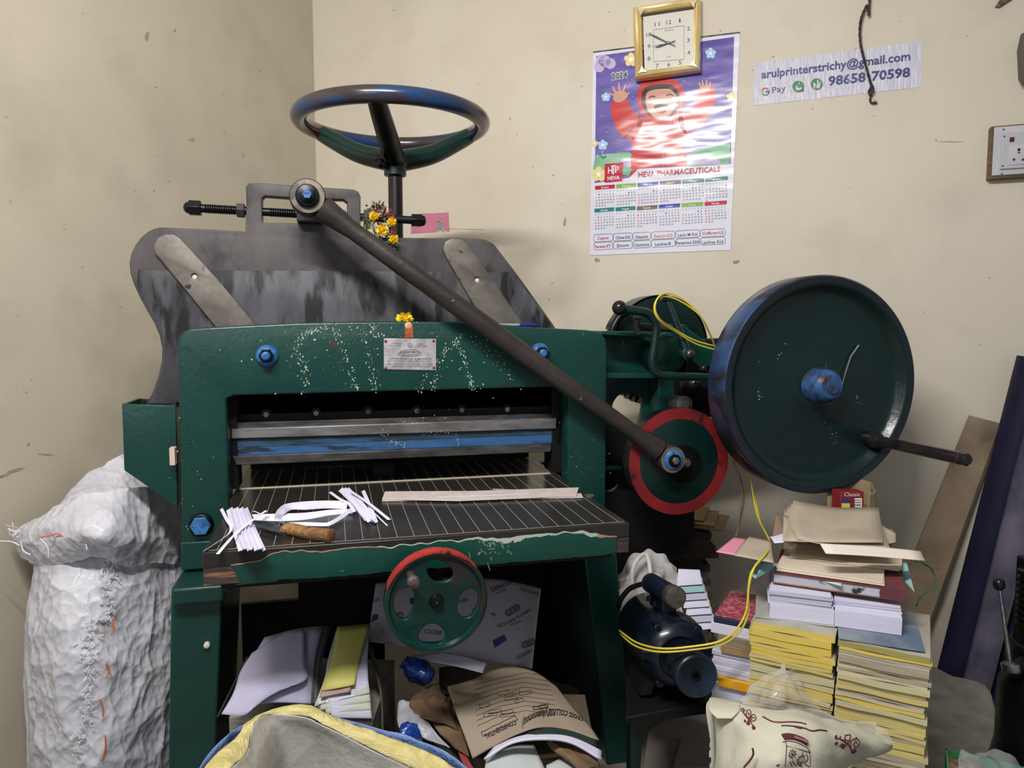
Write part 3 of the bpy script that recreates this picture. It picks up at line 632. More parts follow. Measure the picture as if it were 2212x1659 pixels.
# small fittings below the lever
mb = MB(); a = PY(1465, 822, 2.22); b = PY(1530, 850, 2.22); mb.box((a.x, 2.20, b.z), (b.x, 2.33, a.z), BLACK); mb.build('bearing_block', MC, bevel=.004)
hexbolt('bearing_bolt', PY(1498, 828, 2.195), .012, .014, SILV, .017); 
mb = MB(); q = PY(1476, 873, 2.18); mb.lathe((q.x, 2.24, q.z), (0, -1, 0), [(0, .028), (.07, .028), (.073, .022), (.074, .012), (.08, .012)], BARDK, 32); mb.build('roller', MC)
hexbolt('oiler', PY(1516, 795, 2.24), .008, .02, SILV, .011); 
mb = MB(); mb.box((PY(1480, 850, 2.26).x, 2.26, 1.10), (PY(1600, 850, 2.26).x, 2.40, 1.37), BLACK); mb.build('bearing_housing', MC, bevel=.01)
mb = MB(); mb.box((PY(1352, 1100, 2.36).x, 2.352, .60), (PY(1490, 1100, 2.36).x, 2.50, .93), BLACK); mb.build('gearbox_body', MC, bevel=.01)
# crank wheel with red rim
K = PY(1470, 998, 2.13)
Rk = .176; ex = Vector((K.x, 0, K.z))
RIMDK = mat('greasy_rim', (46, 44, 46), .4, .4, c2=(28, 28, 30), scale=7)
mb = MB(); mb.lathe((K.x, 2.20, K.z), (0, -1, 0), [(0, Rk * .97), (.062, Rk)], RIMDK, 72, caps=True)
mb.lathe((K.x, 2.14, K.z), (0, -1, 0), [(0, Rk), (.004, Rk * .992), (.004, Rk * .79), (.0, Rk * .785)], RED, 72, caps=False)
mb.lathe((K.x, 2.1375, K.z), (0, -1, 0), [(0, Rk * .79), (.001, Rk * .78), (.001, .001)], GREEN_DK, 72, caps=False); 
crw = mb.build('crank_wheel', MC)
K2 = PY(1478, 1003, 2.13)
mb = MB(); mb.lathe((K2.x, 2.138, K2.z), (0, -1, 0), [(0, .062), (.010, .060), (.012, .05), (.014, .02)], BLACKM, 40); mb.build('crank_hub', crw)
hexbolt('crank_bolt', PY(1481, 1000, 2.122), .0115, .016, SILV, .017)
mb = MB(); mb.cyl((CB.x, 2.135, CB.z), (CB.x, 2.10, CB.z), .028, BLACKM, seg=24); mb.build('crank_pin', crw)
# flywheel
Fc = PY(1778, 833, 1.92); R_ = .336
FLYG = speckled('flywheel_dark_enamel', (10, 38, 36), (7, 27, 27), (150, 160, 156), size=75, thr=.1, mask=(.68, .74), rough=.3)
FLYR = mat('flywheel_rim_paint', (44, 70, 112), .36, .1, c2=(34, 32, 40), scale=5, contrast=(.44, .54), c3=(58, 52, 76), s3=7, t3=(.6, .66), coat=.3, stretch=(1, .4, 1))
mb = MB(); o = (Fc.x, Fc.y + .10, Fc.z)
mb.lathe(o, (0, -1, 0), [(0, R_ - .03), (0, R_ - .004), (.006, R_), (.094, R_), (.10, R_ - .005)], FLYR, 96, caps=False)
mb.lathe(o, (0, -1, 0), [(.10, R_ - .005), (.1005, R_ - .022)], mat('flywheel_edge', (22, 36, 44), .25, .3, c2=(36, 38, 52), scale=6, coat=.4), 96, caps=False)
mb.lathe(o, (0, -1, 0), [(.1005, R_ - .022), (.092, R_ - .034), (.074, R_ - .042), (.064, R_ - .06), (.060, R_ - .09), (.058, .10), (.066, .075), (.07, .062), (.07, .001)], FLYG, 96, caps=False)
mb.lathe(o, (0, -1, 0), [(0, R_ - .03), (.03, R_ - .05), (.04, .1), (.02, .05), (.02, .001)], FLYG, 96, caps=False)
flw = mb.build('flywheel', MC)
mb = MB(); h = (Fc.x, Fc.y + .03, Fc.z)
mb.lathe(h, (0, -1, 0), [(0, .055), (.028, .055), (.034, .050), (.055, .049), (.062, .043), (.072, .036), (.074, .022), (.079, .020), (.08, .012)], mat('chipped_blue_hub', (50, 96, 150), .4, c2=(40, 58, 92), scale=16, contrast=(.4, .6), c3=(52, 48, 54), s3=22, t3=(.5, .58), coat=.2), 40); mb.build('flywheel_hub', flw)
mb = MB(); a = PY(1892, 951, 1.95); e = PY(2098, 1002, 1.60); 
b = PY(1892, 951, 1.92)
def hY(y): return Vector((b.x, y, b.z))
# the handle stands parallel to the shaft
ye = 1.9
for i in range(400):
    q = Vector((b.x, ye, b.z)) - CAM; 
    if CX + FPX * q.dot(RT) / q.dot(FW) >= 2092: break
    ye -= .001
mb.lathe((b.x, 1.96, b.z), (0, -1, 0), [(0, .024), (.05, .024), (.06, .0175), (.065, .0165), (1.96 - ye - .03, .0178), (1.96 - ye - .025, .0178), (1.96 - ye - .023, .0165), (1.96 - ye - .005, .0175), (1.96 - ye, .012)], mat('worn_black_handle', (30, 26, 30), .28, .3, c2=(52, 44, 44), scale=12, coat=.3), 28)
mb.build('flywheel_handle', flw)
mb = MB(); mb.cyl((Fc.x, 2.0, Fc.z), (Fc.x, 2.42, Fc.z), .03, BLACKM, seg=24); mb.box((PY(1545, 800, 2.3).x, 2.27, Fc.z - .06), (Fc.x + .05, 2.37, Fc.z + .06), BLACK); mb.build('flywheel_shaft', MC, bevel=.004)
splash('paint_splashes', [([(1850, 940), (1862, 960), (1850, 985), (1852, 1005), (1830, 1020), (1815, 1035)], 60, 4), ([(1790, 915), (1805, 960), (1800, 1000), (1790, 1015), (1775, 1030)], 45, 6), ([(1638, 840), (1642, 862)], 12, 3), ([(1625, 725), (1640, 790)], 8, 3), ([(1855, 850), (1858, 880)], 10, 3), ([(1680, 780), (1700, 740)], 6, 4)], Fc.y + .0405, 9, rmax=.0018)
# white scratch on the flywheel face
mb = MB(); pp = [PY(a, b, 1.955) for a, b in ((1855, 746), (1838, 770), (1828, 800), (1819, 832))]; mb.tube(pp, [.0035, .0028, .0022, .0012], flat('grey_scratch', (104, 118, 114)), 6); mb.build('scratch_mark', flw)
# ---- lower front handwheel
Hc = PY(943, 1300, 1.60)
HWG = speckled('lower_wheel_green', (12, 54, 48), (8, 34, 32), (170, 180, 170), chips=(44, 34, 36), cthr=(.54, .60), cs=6, mask=(.7, .76), rough=.27)
Rl = .118; s_ = .118 / 121
mb = MB()
def hx(px, py): q = PY(px, py, 1.6); return (q.x, q.z)
loops = [circ(Hc.x, Hc.z, Rl - .004, 64)]
for pts in ([(922, 1222), (932, 1213), (952, 1213), (970, 1222), (979, 1236), (978, 1250), (962, 1258), (940, 1258), (926, 1244)],
            [(852, 1300), (858, 1282), (872, 1272), (890, 1275), (896, 1292), (893, 1315), (880, 1338), (866, 1338), (854, 1322)],
            [(990, 1306), (996, 1288), (1010, 1275), (1026, 1276), (1034, 1292), (1030, 1316), (1016, 1335), (1000, 1336), (990, 1322)],
            [(905, 1380), (912, 1362), (928, 1350), (946, 1352), (960, 1366), (962, 1382), (948, 1394), (930, 1396), (912, 1390)]):
    loops.append([hx(a, b) for a, b in smooth_loop(pts, 4)])
plateY(mb, loops, 1.605, 1.619, HWG, .003)
mb.lathe((Hc.x, 1.630, Hc.z), (0, -1, 0), [(0, Rl - .012), (0, Rl - .002), (.004, Rl), (.030, Rl), (.034, Rl - .004), (.034, Rl - .010), (.026, Rl - .014), (.02, Rl - .016)], HWG, 72, caps=False)
twh = mb.build('table_handwheel', MC)
mb = MB(); REDE = mat('red_rim_band', (176, 52, 48), .45, c2=(130, 38, 36), scale=14, contrast=(.4, .7), c3=(60, 34, 34), s3=20, t3=(.56, .62))
for i in range(50):
    t0 = math.radians(38 + 122 * i / 50); t1 = math.radians(38 + 122 * (i + 1) / 50)
    w_ = .0035 + .003 * noise.noise(Vector((i * .3, 0, 0)))
    ww = .001 + w_ * math.sin(math.pi * (i + .5) / 50) ** .5
    mb.hexa([(Hc.x + (Rl + .0006) * math.cos(t), y, Hc.z + (Rl + .0006) * math.sin(t)) for t, y in ((t0, 1.594), (t1, 1.594), (t1, 1.628), (t0, 1.628))],
            [(Hc.x + (Rl - ww) * math.cos(t), y, Hc.z + (Rl - ww) * math.sin(t)) for t, y in ((t0, 1.594), (t1, 1.594), (t1, 1.628), (t0, 1.628))], REDE)
mb.build('red_rim_paint', twh)
mb = MB(); mb.lathe((Hc.x, 1.61, Hc.z), (0, -1, 0), [(-.02, .02), (.004, .018), (.012, .014), (.016, .013), (.017, .004)], BLACKM, 24); mb.lathe((Hc.x, 1.592, Hc.z), (0, -1, 0), [(0, .003), (.003, .002)], SILV, 10); mb.cyl((Hc.x, 1.62, Hc.z), (Hc.x, 1.78, Hc.z), .014, BLACKM); mb.box((Hc.x - .03, 1.71, Hc.z - .04), (Hc.x + .03, 1.74, .83), BLACK); mb.build('handwheel_axle', twh)
q = PY(893, 1256, 1.57)
mb = MB(); mb.lathe((q.x - .004, 1.606, q.z + .006), (.08, -1, -.12), [(0, .009), (.03, .009), (.036, .0135), (.044, .0145), (.052, .012), (.055, .004)], mat('steel_knob', (148, 132, 132), .3, .7, c2=(110, 92, 94), scale=30), 24); mb.build('wheel_knob', twh)
# scuffs and flaked spots on the two walls
def scuffs(wall, fn, marks, seed, m):
    rnd = random.Random(seed); mb = MB()
    for x, y, w_, h_, a_ in marks:
        pts = []
        for k in range(12):
            t = 2 * math.pi * k / 12; r = rnd.uniform(.55, 1.1); dx, dy = math.cos(t) * w_ * r, math.sin(t) * h_ * r; pts.append(fn(x + dx * math.cos(a_) - dy * math.sin(a_), y + dx * math.sin(a_) + dy * math.cos(a_), .0006))
        mb.add(pts, [list(range(12))], m)
    o = mb.build('scuff_marks', wall); o['kind'] = 'stuff'
SCF = mat('dusty_scuff', (146, 134, 114), .8, c2=(172, 160, 138), scale=50)
rnd = random.Random(17)
wb_, wl_ = bpy.data.objects['wall_back'], bpy.data.objects['wall_left']
scuffs(wl_, PL, [(318, 78, 5, 14, .2), (415, 302, 8, 5, 0), (525, 335, 3, 9, 0), (30, 1018, 26, 4, -.3), (8, 1028, 12, 4, -.2), (100, 982, 22, 2, .05), (62, 960, 4, 4, 0), (378, 66, 3, 5, .3)] + [(rnd.uniform(5, 640), rnd.uniform(20, 900), rnd.uniform(1, 4), rnd.uniform(.8, 2.5), rnd.uniform(-1, 1)) for i in range(34)], 1, SCF)
scuffs(wb_, PW, [(1220, 480, 3, 12, .1), (2055, 306, 34, 1.2, .02), (2022, 304, 4, 2, 0), (1590, 566, 8, 4, -.2), (1290, 562, 7, 5, .4), (1888, 250, 3, 1, 0), (1000, 495, 60, .8, .02)] + [(rnd.uniform(720, 2190), rnd.uniform(20, 800), rnd.uniform(1, 4), rnd.uniform(.7, 2), rnd.uniform(-1, 1)) for i in range(44)], 2, SCF)
# ================================================================== things on the walls
def C3(x, y, off=.003): return PW(1260 + x / 2.91, y / 2.91, off)
def poly3(mb, pts, m, off, sm=0):
    if sm: pts = smooth_loop(pts, sm)
    vs = [C3(x, y, off) for x, y in pts]
    # fill as 2D curve in wall coordinates so concave outlines work
    c = vs[0]; loc = [((v - c).dot(WT), (v - c).z) for v in vs]
    v2, f2 = curve_mesh([loc], 0.0, 0.0)
    mb.add([c + WT * v.x + Zv * v.y for v in v2], f2, m)
def vinyl(name, c, c2=None, **k):
    return mat(name, c, .2, c2=c2 or c, bump=.5, bscale=5, bdetail=1.6, stretch=(.8, .8, 2.6), coat=.35, spec=.25, **k)
PAPERW = vinyl('glossy_calendar_white', (222, 222, 236)); PURP = vinyl('calendar_violet_sky', (92, 80, 158), (112, 96, 176), scale=3)
cal = thing('wall_calendar', C3(500, 1600), 'glossy 2024 wall calendar with a baby in a red hooded jacket, hung below the clock', 'calendar')
mb = MB(); sh = [[C3(62 + (985 - 62) * u, 330 - 125 * u), C3(55 + (962 - 55) * u, 760 - 60 * u), C3(48 + (945 - 48) * u, 1180 - 80 * u), C3(40 + (925 - 40) * u, 1605 - 33 * u)] for u in (0, .34, .67, 1)]
rows = [[sh[i][j] for i in range(4)] for j in range(4)]
pt = Patch(rows); pt.mesh(mb, PAPERW, 10, 14); o = mb.build('calendar_sheet', cal); 
mb = MB(); poly3(mb, [(82, 352), (948, 232), (925, 1030), (345, 1060), (330, 1075), (285, 1118), (72, 1150)], PURP, .0036)
GRH = vinyl('calendar_green_hills', (122, 178, 140), (150, 198, 170), scale=9); LIL = vinyl('calendar_lilac', (196, 180, 222)); 
poly3(mb, [(76, 985), (110, 975), (190, 965), (250, 985), (300, 1040), (290, 1100), (240, 1100), (72, 1130)], GRH, .0041, 4)
poly3(mb, [(190, 975), (240, 958), (300, 965), (315, 1020), (300, 1050), (250, 1010)], GRH, .0039, 4)
poly3(mb, [(640, 1040), (650, 975), (760, 930), (850, 905), (924, 905), (918, 1030), (700, 1045)], GRH, .0041)
poly3(mb, [(660, 1035), (680, 985), (730, 980), (760, 1010), (800, 985), (850, 1000), (870, 1032)], LIL, .0043)
for cx, cy, r in ((100, 420, 34), (135, 385, 38), (170, 400, 34), (110, 375, 30), (255, 1015, 20), (285, 1030, 22)): poly3(mb, circ(cx, cy, r, 20), LIL, .0042)
def flower3(cx, cy, r, m, mc):
    for k in range(5):
        a = k * 2 * math.pi / 5 - .3; poly3(mb, circ(cx + math.cos(a) * r * .62, cy + math.sin(a) * r * .62, r * .42, 12), m, .0046)
    poly3(mb, circ(cx, cy, r * .3, 12), mc, .005)
BLF = vinyl('calendar_pale_blue', (170, 206, 238)); YLF = vinyl('calendar_pale_yellow', (232, 214, 150)); WHF = vinyl('calendar_print_white', (236, 236, 246))
flower3(122, 910, 32, BLF, WHF); flower3(142, 610, 28, BLF, WHF); flower3(800, 335, 34, BLF, WHF); flower3(97, 1095, 48, YLF, WHF); flower3(300, 375, 44, YLF, WHF); flower3(930, 610, 30, YLF, WHF); flower3(70, 900, 22, YLF, WHF)
poly3(mb, [(119, 940), (124, 940), (124, 995), (119, 995)], GRH, .0046); poly3(mb, [(122, 1000), (95, 972), (118, 980), (124, 985), (150, 975), (140, 995)], vinyl('calendar_stem_green', (60, 120, 100)), .0047)
random.seed(3)
for k in range(60):
    x, y = random.uniform(95, 900), random.uniform(420, 960); poly3(mb, circ(x, y, random.uniform(1.2, 3.2), 6), WHF, .0039)
# the child in the red hooded jacket: jacket, sleeves, hood, face, hands
RJ = vinyl('calendar_red_jacket', (204, 54, 52), (190, 46, 46), scale=8); RJD = vinyl('calendar_red_fold', (140, 30, 36)); SKN = vinyl('calendar_skin', (206, 152, 134)); SKD = vinyl('calendar_skin_fold', (150, 96, 88)); HAIR = vinyl('calendar_dark', (62, 40, 42))
poly3(mb, [(303, 1065), (298, 1000), (310, 930), (300, 880), (330, 830), (345, 760), (380, 740), (480, 760), (560, 735), (620, 720), (640, 790), (655, 860), (640, 930), (650, 1040), (345, 1060), (285, 1118)], RJ, .0050)
poly3(mb, [(170, 655), (200, 640), (270, 628), (292, 655), (305, 690), (345, 725), (372, 760), (350, 830), (310, 880), (262, 866), (222, 830), (200, 790), (180, 730)], RJ, .0050, 4)
poly3(mb, [(600, 720), (650, 700), (705, 640), (718, 580), (735, 548), (810, 540), (832, 575), (830, 640), (808, 700), (775, 760), (720, 800), (650, 840), (610, 800)], RJ, .0050, 4)
poly3(mb, [(345, 560), (370, 520), (440, 496), (520, 490), (590, 510), (625, 560), (640, 620), (625, 690), (580, 735), (500, 762), (410, 752), (356, 700), (340, 630)], RJ, .0054, 4)
poly3(mb, [(368, 590), (400, 545), (480, 528), (560, 535), (600, 585), (608, 640), (590, 695), (540, 732), (470, 745), (400, 715), (370, 660)], HAIR, .0058, 4)
poly3(mb, [(392, 610), (410, 575), (470, 560), (545, 562), (582, 600), (585, 650), (562, 700), (520, 742), (470, 752), (425, 720), (398, 670)], SKN, .0062, 4)
poly3(mb, [(445, 668), (470, 655), (505, 655), (530, 660), (522, 692), (500, 712), (470, 708), (450, 692)], HAIR, .0067, 4)
poly3(mb, [(462, 695), (480, 688), (500, 690), (505, 704), (485, 712), (466, 706)], vinyl('calendar_tongue', (196, 92, 96)), .0070, 4)
poly3(mb, [(408, 612), (430, 600), (455, 604), (450, 612), (430, 609), (412, 618)], HAIR, .0067); poly3(mb, [(520, 596), (545, 588), (568, 596), (564, 603), (545, 597), (524, 604)], HAIR, .0067)
poly3(mb, [(470, 640), (482, 632), (500, 634), (506, 643), (490, 648), (474, 647)], SKD, .0066, 3)
def hand(pts, pm):
    for a, b, w in pts: 
        dx, dy = b[0] - a[0], b[1] - a[1]; L = math.hypot(dx, dy); nx, ny = -dy / L * w, dx / L * w
        poly3(mb, [(a[0] - nx, a[1] - ny), (a[0] + nx, a[1] + ny), (b[0] + nx * .75, b[1] + ny * .75), (b[0] + dx / L * w * .8, b[1] + dy / L * w * .8), (b[0] - nx * .75, b[1] - ny * .75)], SKN, .0060)
    poly3(mb, pm, SKN, .0061, 3)
hand([((200, 600), (160, 588), 6), ((205, 585), (184, 545), 6.5), ((228, 572), (222, 522), 6.5), ((250, 575), (268, 530), 6.5), ((268, 595), (286, 588), 7)], [(190, 605), (205, 578), (250, 570), (278, 590), (275, 615), (240, 640), (205, 642), (188, 625)])
hand([((740, 552), (728, 520), 6), ((755, 548), (748, 508), 6), ((775, 545), (775, 505), 6), ((792, 548), (800, 515), 6)], [(735, 560), (745, 540), (790, 538), (800, 560), (770, 575)])
for a in ([(478, 770), (484, 770), (492, 1050), (484, 1050)], [(505, 768), (510, 768), (518, 1048), (512, 1048)], [(398, 760), (404, 760), (438, 940), (430, 945)], [(560, 740), (566, 740), (552, 850), (546, 850)], [(580, 860), (610, 890), (600, 895), (572, 866)], [(250, 866), (310, 800), (318, 806), (262, 870)], [(310, 965), (480, 985), (480, 990), (312, 972)], [(345, 700), (356, 700), (352, 760), (345, 760)]):
    poly3(mb, a, RJD, .0056)
o = mb.build('calendar_picture', cal)
# printed words
mb = MB(); CR = vinyl('print_red', (188, 30, 52)); CG = vinyl('print_green', (60, 140, 80)); CBL = vinyl('print_blue', (40, 60, 170)); CGY = vinyl('print_grey', (74, 72, 92)); CTE = vinyl('print_teal', (52, 124, 130)); CBR = vinyl('print_brown', (112, 92, 76)); CLG = vinyl('print_lime', (130, 180, 50)); CPU = vinyl('print_violet', (110, 60, 160)); COR = vinyl('print_orange', (214, 120, 60)); CMG = vinyl('print_magenta', (180, 60, 160))
def T3(s, x0, y0, x1, y1, h, m, bold=.0, off=.0045): text_on(mb, s, C3(x0, y0, off), C3(x1, y1, off), (C3(x0, y0 - h, off) - C3(x0, y0, off)).length, m, bold, WN)
T3('2024', 176, 503, 280, 487, 44, WHF, .06, .0060); T3('2024', 178, 501, 277, 486, 40, vinyl('print_dark_green', (40, 78, 66)), .02, .0066)
T3('HEVA PHARMACEUTICALS', 345, 1113, 860, 1076, 33, CR, .012, .0064)
poly3(mb, [(135, 1030), (252, 1020), (245, 1137), (134, 1148)], CR, .0052)
T3('HEVA', 153, 1133, 228, 1127, 24, WHF, .02, .0062); T3('H', 155, 1092, 182, 1090, 42, WHF, .01, .0062); T3('P', 200, 1087, 226, 1084, 42, WHF, .01, .0062)
poly3(mb, [(186, 1045), (192, 1045), (191, 1098), (187, 1098)], WHF, .0062); poly3(mb, [(172, 1042), (205, 1038), (200, 1046), (176, 1049)], WHF, .0062)
for k in range(5): poly3(mb, circ(189 + (3 if k % 2 else -3), 1056 + 9 * k, 4, 8), WHF, .0063)
months = [('January', CR, 74, 198, 1182), ('February', CLG, 207, 332, 1173), ('March', CBL, 341, 471, 1164), ('April', CBR, 480, 614, 1153), ('May', CTE, 622, 760, 1142), ('June', CTE, 767, 909, 1131),
          ('July', CTE, 70, 194, 1325), ('August', CTE, 202, 328, 1317), ('September', CBR, 337, 466, 1311), ('October', CBL, 475, 608, 1301), ('November', CLG, 617, 754, 1292), ('December', CR, 762, 902, 1283)]
starts = [1, 4, 5, 1, 3, 6, 1, 4, 0, 2, 5, 0]; lens = [31, 29, 31, 30, 31, 30, 31, 31, 30, 31, 30, 31]
for i, (nm, m, x0, x1, y) in enumerate(months):
    sl = -.075 * (x1 - x0); hh = 13
    poly3(mb, [(x0, y - hh), (x1, y - hh + sl), (x1, y + hh - 2 + sl), (x0, y + hh - 2)], m, .0045)
    xm = (x0 + x1) / 2; T3(nm, xm - 24, y + 6 + sl * .4, xm + 24, y + 6 + sl * .65, 12, WHF, .01, .0055)
    cw = (x1 - x0) / 7
    for c in range(7):
        T3('SMTWTFS'[c], x0 + cw * (c + .3), y + 29 + sl * c / 7, x0 + cw * (c + .62), y + 29 + sl * c / 7 - .3, 8, CGY)
    for d in range(1, lens[i] + 1):
        r, c = divmod(d - 1 + starts[i], 7); xx = x0 + cw * (c + .2); yy = y + 47 + r * 17.5 + sl * c / 7
        w_ = .34 if d < 10 else .58
        T3(str(d), xx, yy, xx + cw * w_, yy - .3, 9, CR if c == 0 else CGY, .004)
prods = [[('Cepox', CMG, 90, 1507, 160), ('Clive-DS', CBL, 203, 1504, 294), ('Dexine', CGY, 330, 1500, 406), ('Evamin-D3', COR, 445, 1494, 560), ('Lerin M Kid', CPU, 594, 1487, 718), ('Cofbron-LS', CR, 748, 1476, 880)],
         [('Fereva-XT', CR, 74, 1560, 174), ('Zinovin', CGY, 208, 1554, 286), ('Carmeva', vinyl('print_bottle_green', (40, 110, 60)), 320, 1550, 414), ('Lactiva-B', CBL, 450, 1545, 550), ('Fevamol-250', vinyl('print_navy', (50, 44, 130)), 582, 1537, 728), ('Lanfree Kid', vinyl('print_bottle_green', (40, 110, 60)), 745, 1534, 878)]]
for row in prods:
    for s_, m, x0, y, x1 in row: T3(s_, x0, y, x1, y - 3 - (x1 - x0) * .03, 19, m, .012)
def line3(a, b, w=1.3, m=CGY, off=.0046):
    dx, dy = b[0] - a[0], b[1] - a[1]; L = math.hypot(dx, dy); nx, ny = -dy / L * w, dx / L * w
    poly3(mb, [(a[0] - nx, a[1] - ny), (a[0] + nx, a[1] + ny), (b[0] + nx, b[1] + ny), (b[0] - nx, b[1] - ny)], m, off)
xs = [(66, 186), (188, 308), (312, 424), (428, 576), (580, 732), (736, 892)]
for r in (0, 1):
    for k, (a, b) in enumerate(xs):
        ys0 = 1474 - (a - 66) * .045 + r * 51; ys1 = 1474 - (b - 66) * .045 + r * 51; h = 46; c = 9
        P_ = [(a + c, ys0), (b - c, ys1), (b, ys1 + c), (b, ys1 + h - c), (b - c, ys1 + h), (a + c, ys0 + h), (a, ys0 + h - c), (a, ys0 + c)]
        for i in range(8): line3(P_[i], P_[(i + 1) % 8], 1.0)
mb.build('calendar_lettering', cal)
mb = MB(); a, b = C3(62, 328, .004), C3(330, 296, .004); mb.tube([a, b], .003, SILV, 8); a, b = C3(750, 232, .004), C3(985, 204, .004); mb.tube([a, b], .003, SILV, 8); mb.tube([C3(330, 296, .004), C3(750, 232, .004)], .003, SILV, 8); mb.build('hanging_strip', cal)

# ---- clock
clk = thing('wall_clock', C3(535, 500, .01), 'square gold framed analogue wall clock hanging over the calendar top', 'clock')
GOLD = mat('polished_gold_frame', (226, 196, 120), .22, .45, c2=(240, 222, 170), scale=6, coat=.5)
TLo, TRo, BRo, BLo = (322, 72), (742, 4), (742, 462), (334, 520)
TLi, TRi, BRi, BLi = (376, 106), (699, 58), (699, 424), (386, 462)
mb = MB()
def rung(a, b, off): return C3(a[0], a[1], off)
outs, ins = (TLo, TRo, BRo, BLo), (TLi, TRi, BRi, BLi)
prof = [(0, .006), (0, .034), (.12, .044), (.35, .050), (.6, .046), (.8, .040), (.9, .043), (1, .030)]
for k in range(4):
    k2 = (k + 1) % 4; A_ = []; B_ = []
    for t, h in prof:
        pa = (outs[k][0] + (ins[k][0] - outs[k][0]) * t, outs[k][1] + (ins[k][1] - outs[k][1]) * t); pb = (outs[k2][0] + (ins[k2][0] - outs[k2][0]) * t, outs[k2][1] + (ins[k2][1] - outs[k2][1]) * t)
        A_.append(C3(*pa, .005) + WN * h); B_.append(C3(*pb, .005) + WN * h)
    n = len(prof); mb.add(A_ + B_, [[i, i + 1, n + i + 1, n + i] for i in range(n - 1)], GOLD)
mb.build('clock_frame', clk)
for k, (c, dx, dy) in enumerate(((TLi, -1, -1), (TRi, 1, -1), (BRi, 1, 1), (BLi, -1, 1))):
    mb = MB(); o_ = outs[k]; q = lambda x, y, h: C3(x, y, .005) + WN * h
    P_ = [(c[0] - dx * 10, c[1] - dy * 2), (c[0] - dx * 2, c[1] - dy * 16), (c[0] + dx * 6, c[1] - dy * 24), (c[0] + dx * 14, c[1] + dy * 4), (c[0] + dx * 30, c[1] + dy * 26), (c[0] + dx * 4, c[1] + dy * 18), (c[0] - dx * 30, c[1] + dy * 14)]
    mb.hexa([q(x, y, .046) for x, y in P_], [q(x, y, .0535) for x, y in P_], mat('pale_gold_corner', (228, 214, 180), .2, .6)); mb.build('frame_corner', clk, bevel=.001)
CLF = mat('clock_face_paper', (212, 210, 202), .5)
mb = MB(); mb.hexa([C3(*p, .02) for p in (BLi, BRi, TRi, TLi)], [C3(*p, .034) for p in (BLi, BRi, TRi, TLi)], CLF); mb.build('clock_face', clk)
mb = MB(); CI = flat('clock_ink', (74, 74, 78), .5)
def TC(s, x, y, hw, h): text_on(mb, s, C3(x - hw, y + h / 2 + 1, .035), C3(x + hw, y + h / 2 - hw * .22, .035), (C3(x, y - h, .035) - C3(x, y, .035)).length, CI, 0, WN)
for s_, x, y in (('12', 537, 140), ('1', 607, 128), ('2', 662, 178), ('3', 660, 252), ('4', 663, 330), ('5', 608, 393), ('6', 537, 405), ('7', 465, 413), ('8', 413, 368), ('9', 413, 291), ('10', 412, 218), ('11', 464, 153)): TC(s_, x, y, 16 if len(s_) > 1 else (5 if s_ == '1' else 9), 26)
for pp in ([(440, 188), (632, 160)], [(632, 160), (634, 372)], [(634, 372), (442, 388)], [(442, 388), (440, 188)]):
    a, b = [C3(*p, .0352) for p in pp]; mb.tube([a, b], .0005, CI, 4)
TC('Quartz', 538, 190, 28, 8); TC('quartz', 536, 357, 16, 6)
mb.build('clock_numerals', clk)
def handc(name, tip, tail, w, off):
    mb = MB(); c = (537, 271); dx, dy = tip[0] - c[0], tip[1] - c[1]; L = math.hypot(dx, dy); nx, ny = -dy / L, dx / L
    P_ = [(tail[0] + nx * w * .4, tail[1] + ny * w * .4), (c[0] + nx * w * .5, c[1] + ny * w * .5), (c[0] + dx * .7 + nx * w, c[1] + dy * .7 + ny * w), tip, (c[0] + dx * .7 - nx * w, c[1] + dy * .7 - ny * w), (c[0] - nx * w * .5, c[1] - ny * w * .5), (tail[0] - nx * w * .4, tail[1] - ny * w * .4)]
    mb.hexa([C3(x, y, off) for x, y in P_], [C3(x, y, off + .001) for x, y in P_], flat('clock_hand_black', (52, 54, 62), .35)); mb.build(name, clk)
handc('minute_hand', (412, 210), (578, 290), 6, .039); handc('hour_hand', (450, 300), (578, 256), 7, .037); handc('second_hand', (425, 292), (575, 268), 1.5, .041)
mb = MB(); mb.lathe(C3(537, 271, .035), WN, [(0, .005), (.009, .005), (.010, .003)], SILV, 14); mb.build('hand_pin', clk)


# ---- sticker with address and number
def C4(x, y, off=.001): return PW(1600 + x / 3.614, y / 3.614, off)
stk = thing('wall_sticker', C4(750, 700), 'white vinyl sticker strip with blue email address and phone number on the wall', 'sticker')
STK = mat('creased_white_vinyl', (206, 205, 220), .4, c2=(194, 192, 210), scale=6, bump=.35, bscale=22, stretch=(6, 6, 1), coat=.15)
mb = MB(); rows = [[C4(107 + 1313 * u, 492 - 172 * u, .0015 + .0006 * math.sin(u * 31)) for u in [i / 8 for i in range(9)]], [C4(98 + 1307 * u, 824 - 144 * u, .0015 + .0006 * math.sin(u * 29)) for u in [i / 8 for i in range(9)]]]
Patch(rows).mesh(mb, STK, 40, 6); mb.build('sticker_film', stk)
mb = MB(); NV = mat('faded_navy_print', (56, 60, 118), .45, c2=(70, 76, 132), scale=20, c3=(196, 196, 214), s3=16, t3=(.66, .69), stretch=(2.5, 2.5, .7)); GYP = flat('print_dim_grey', (104, 104, 116)); WG = mat('print_leaf_green', (66, 124, 82), .5, c2=(84, 140, 98), scale=30, c3=(200, 204, 214), s3=30, t3=(.64, .66)) 
def T4(s, x0, y0, x1, y1, h, m, bold=0.): text_on(mb, s, C4(x0, y0, .0032), C4(x1, y1, .0032), (C4(x0, y0 - h, .0032) - C4(x0, y0, .0032)).length, m, bold, WN)
T4('arulprinterstrichy@gmail.com', 162, 612, 1324, 468, 64, NV, .022)
T4('98658', 684, 668, 975, 634, 72, NV, .03); T4('70598', 1022, 628, 1322, 597, 72, NV, .03)
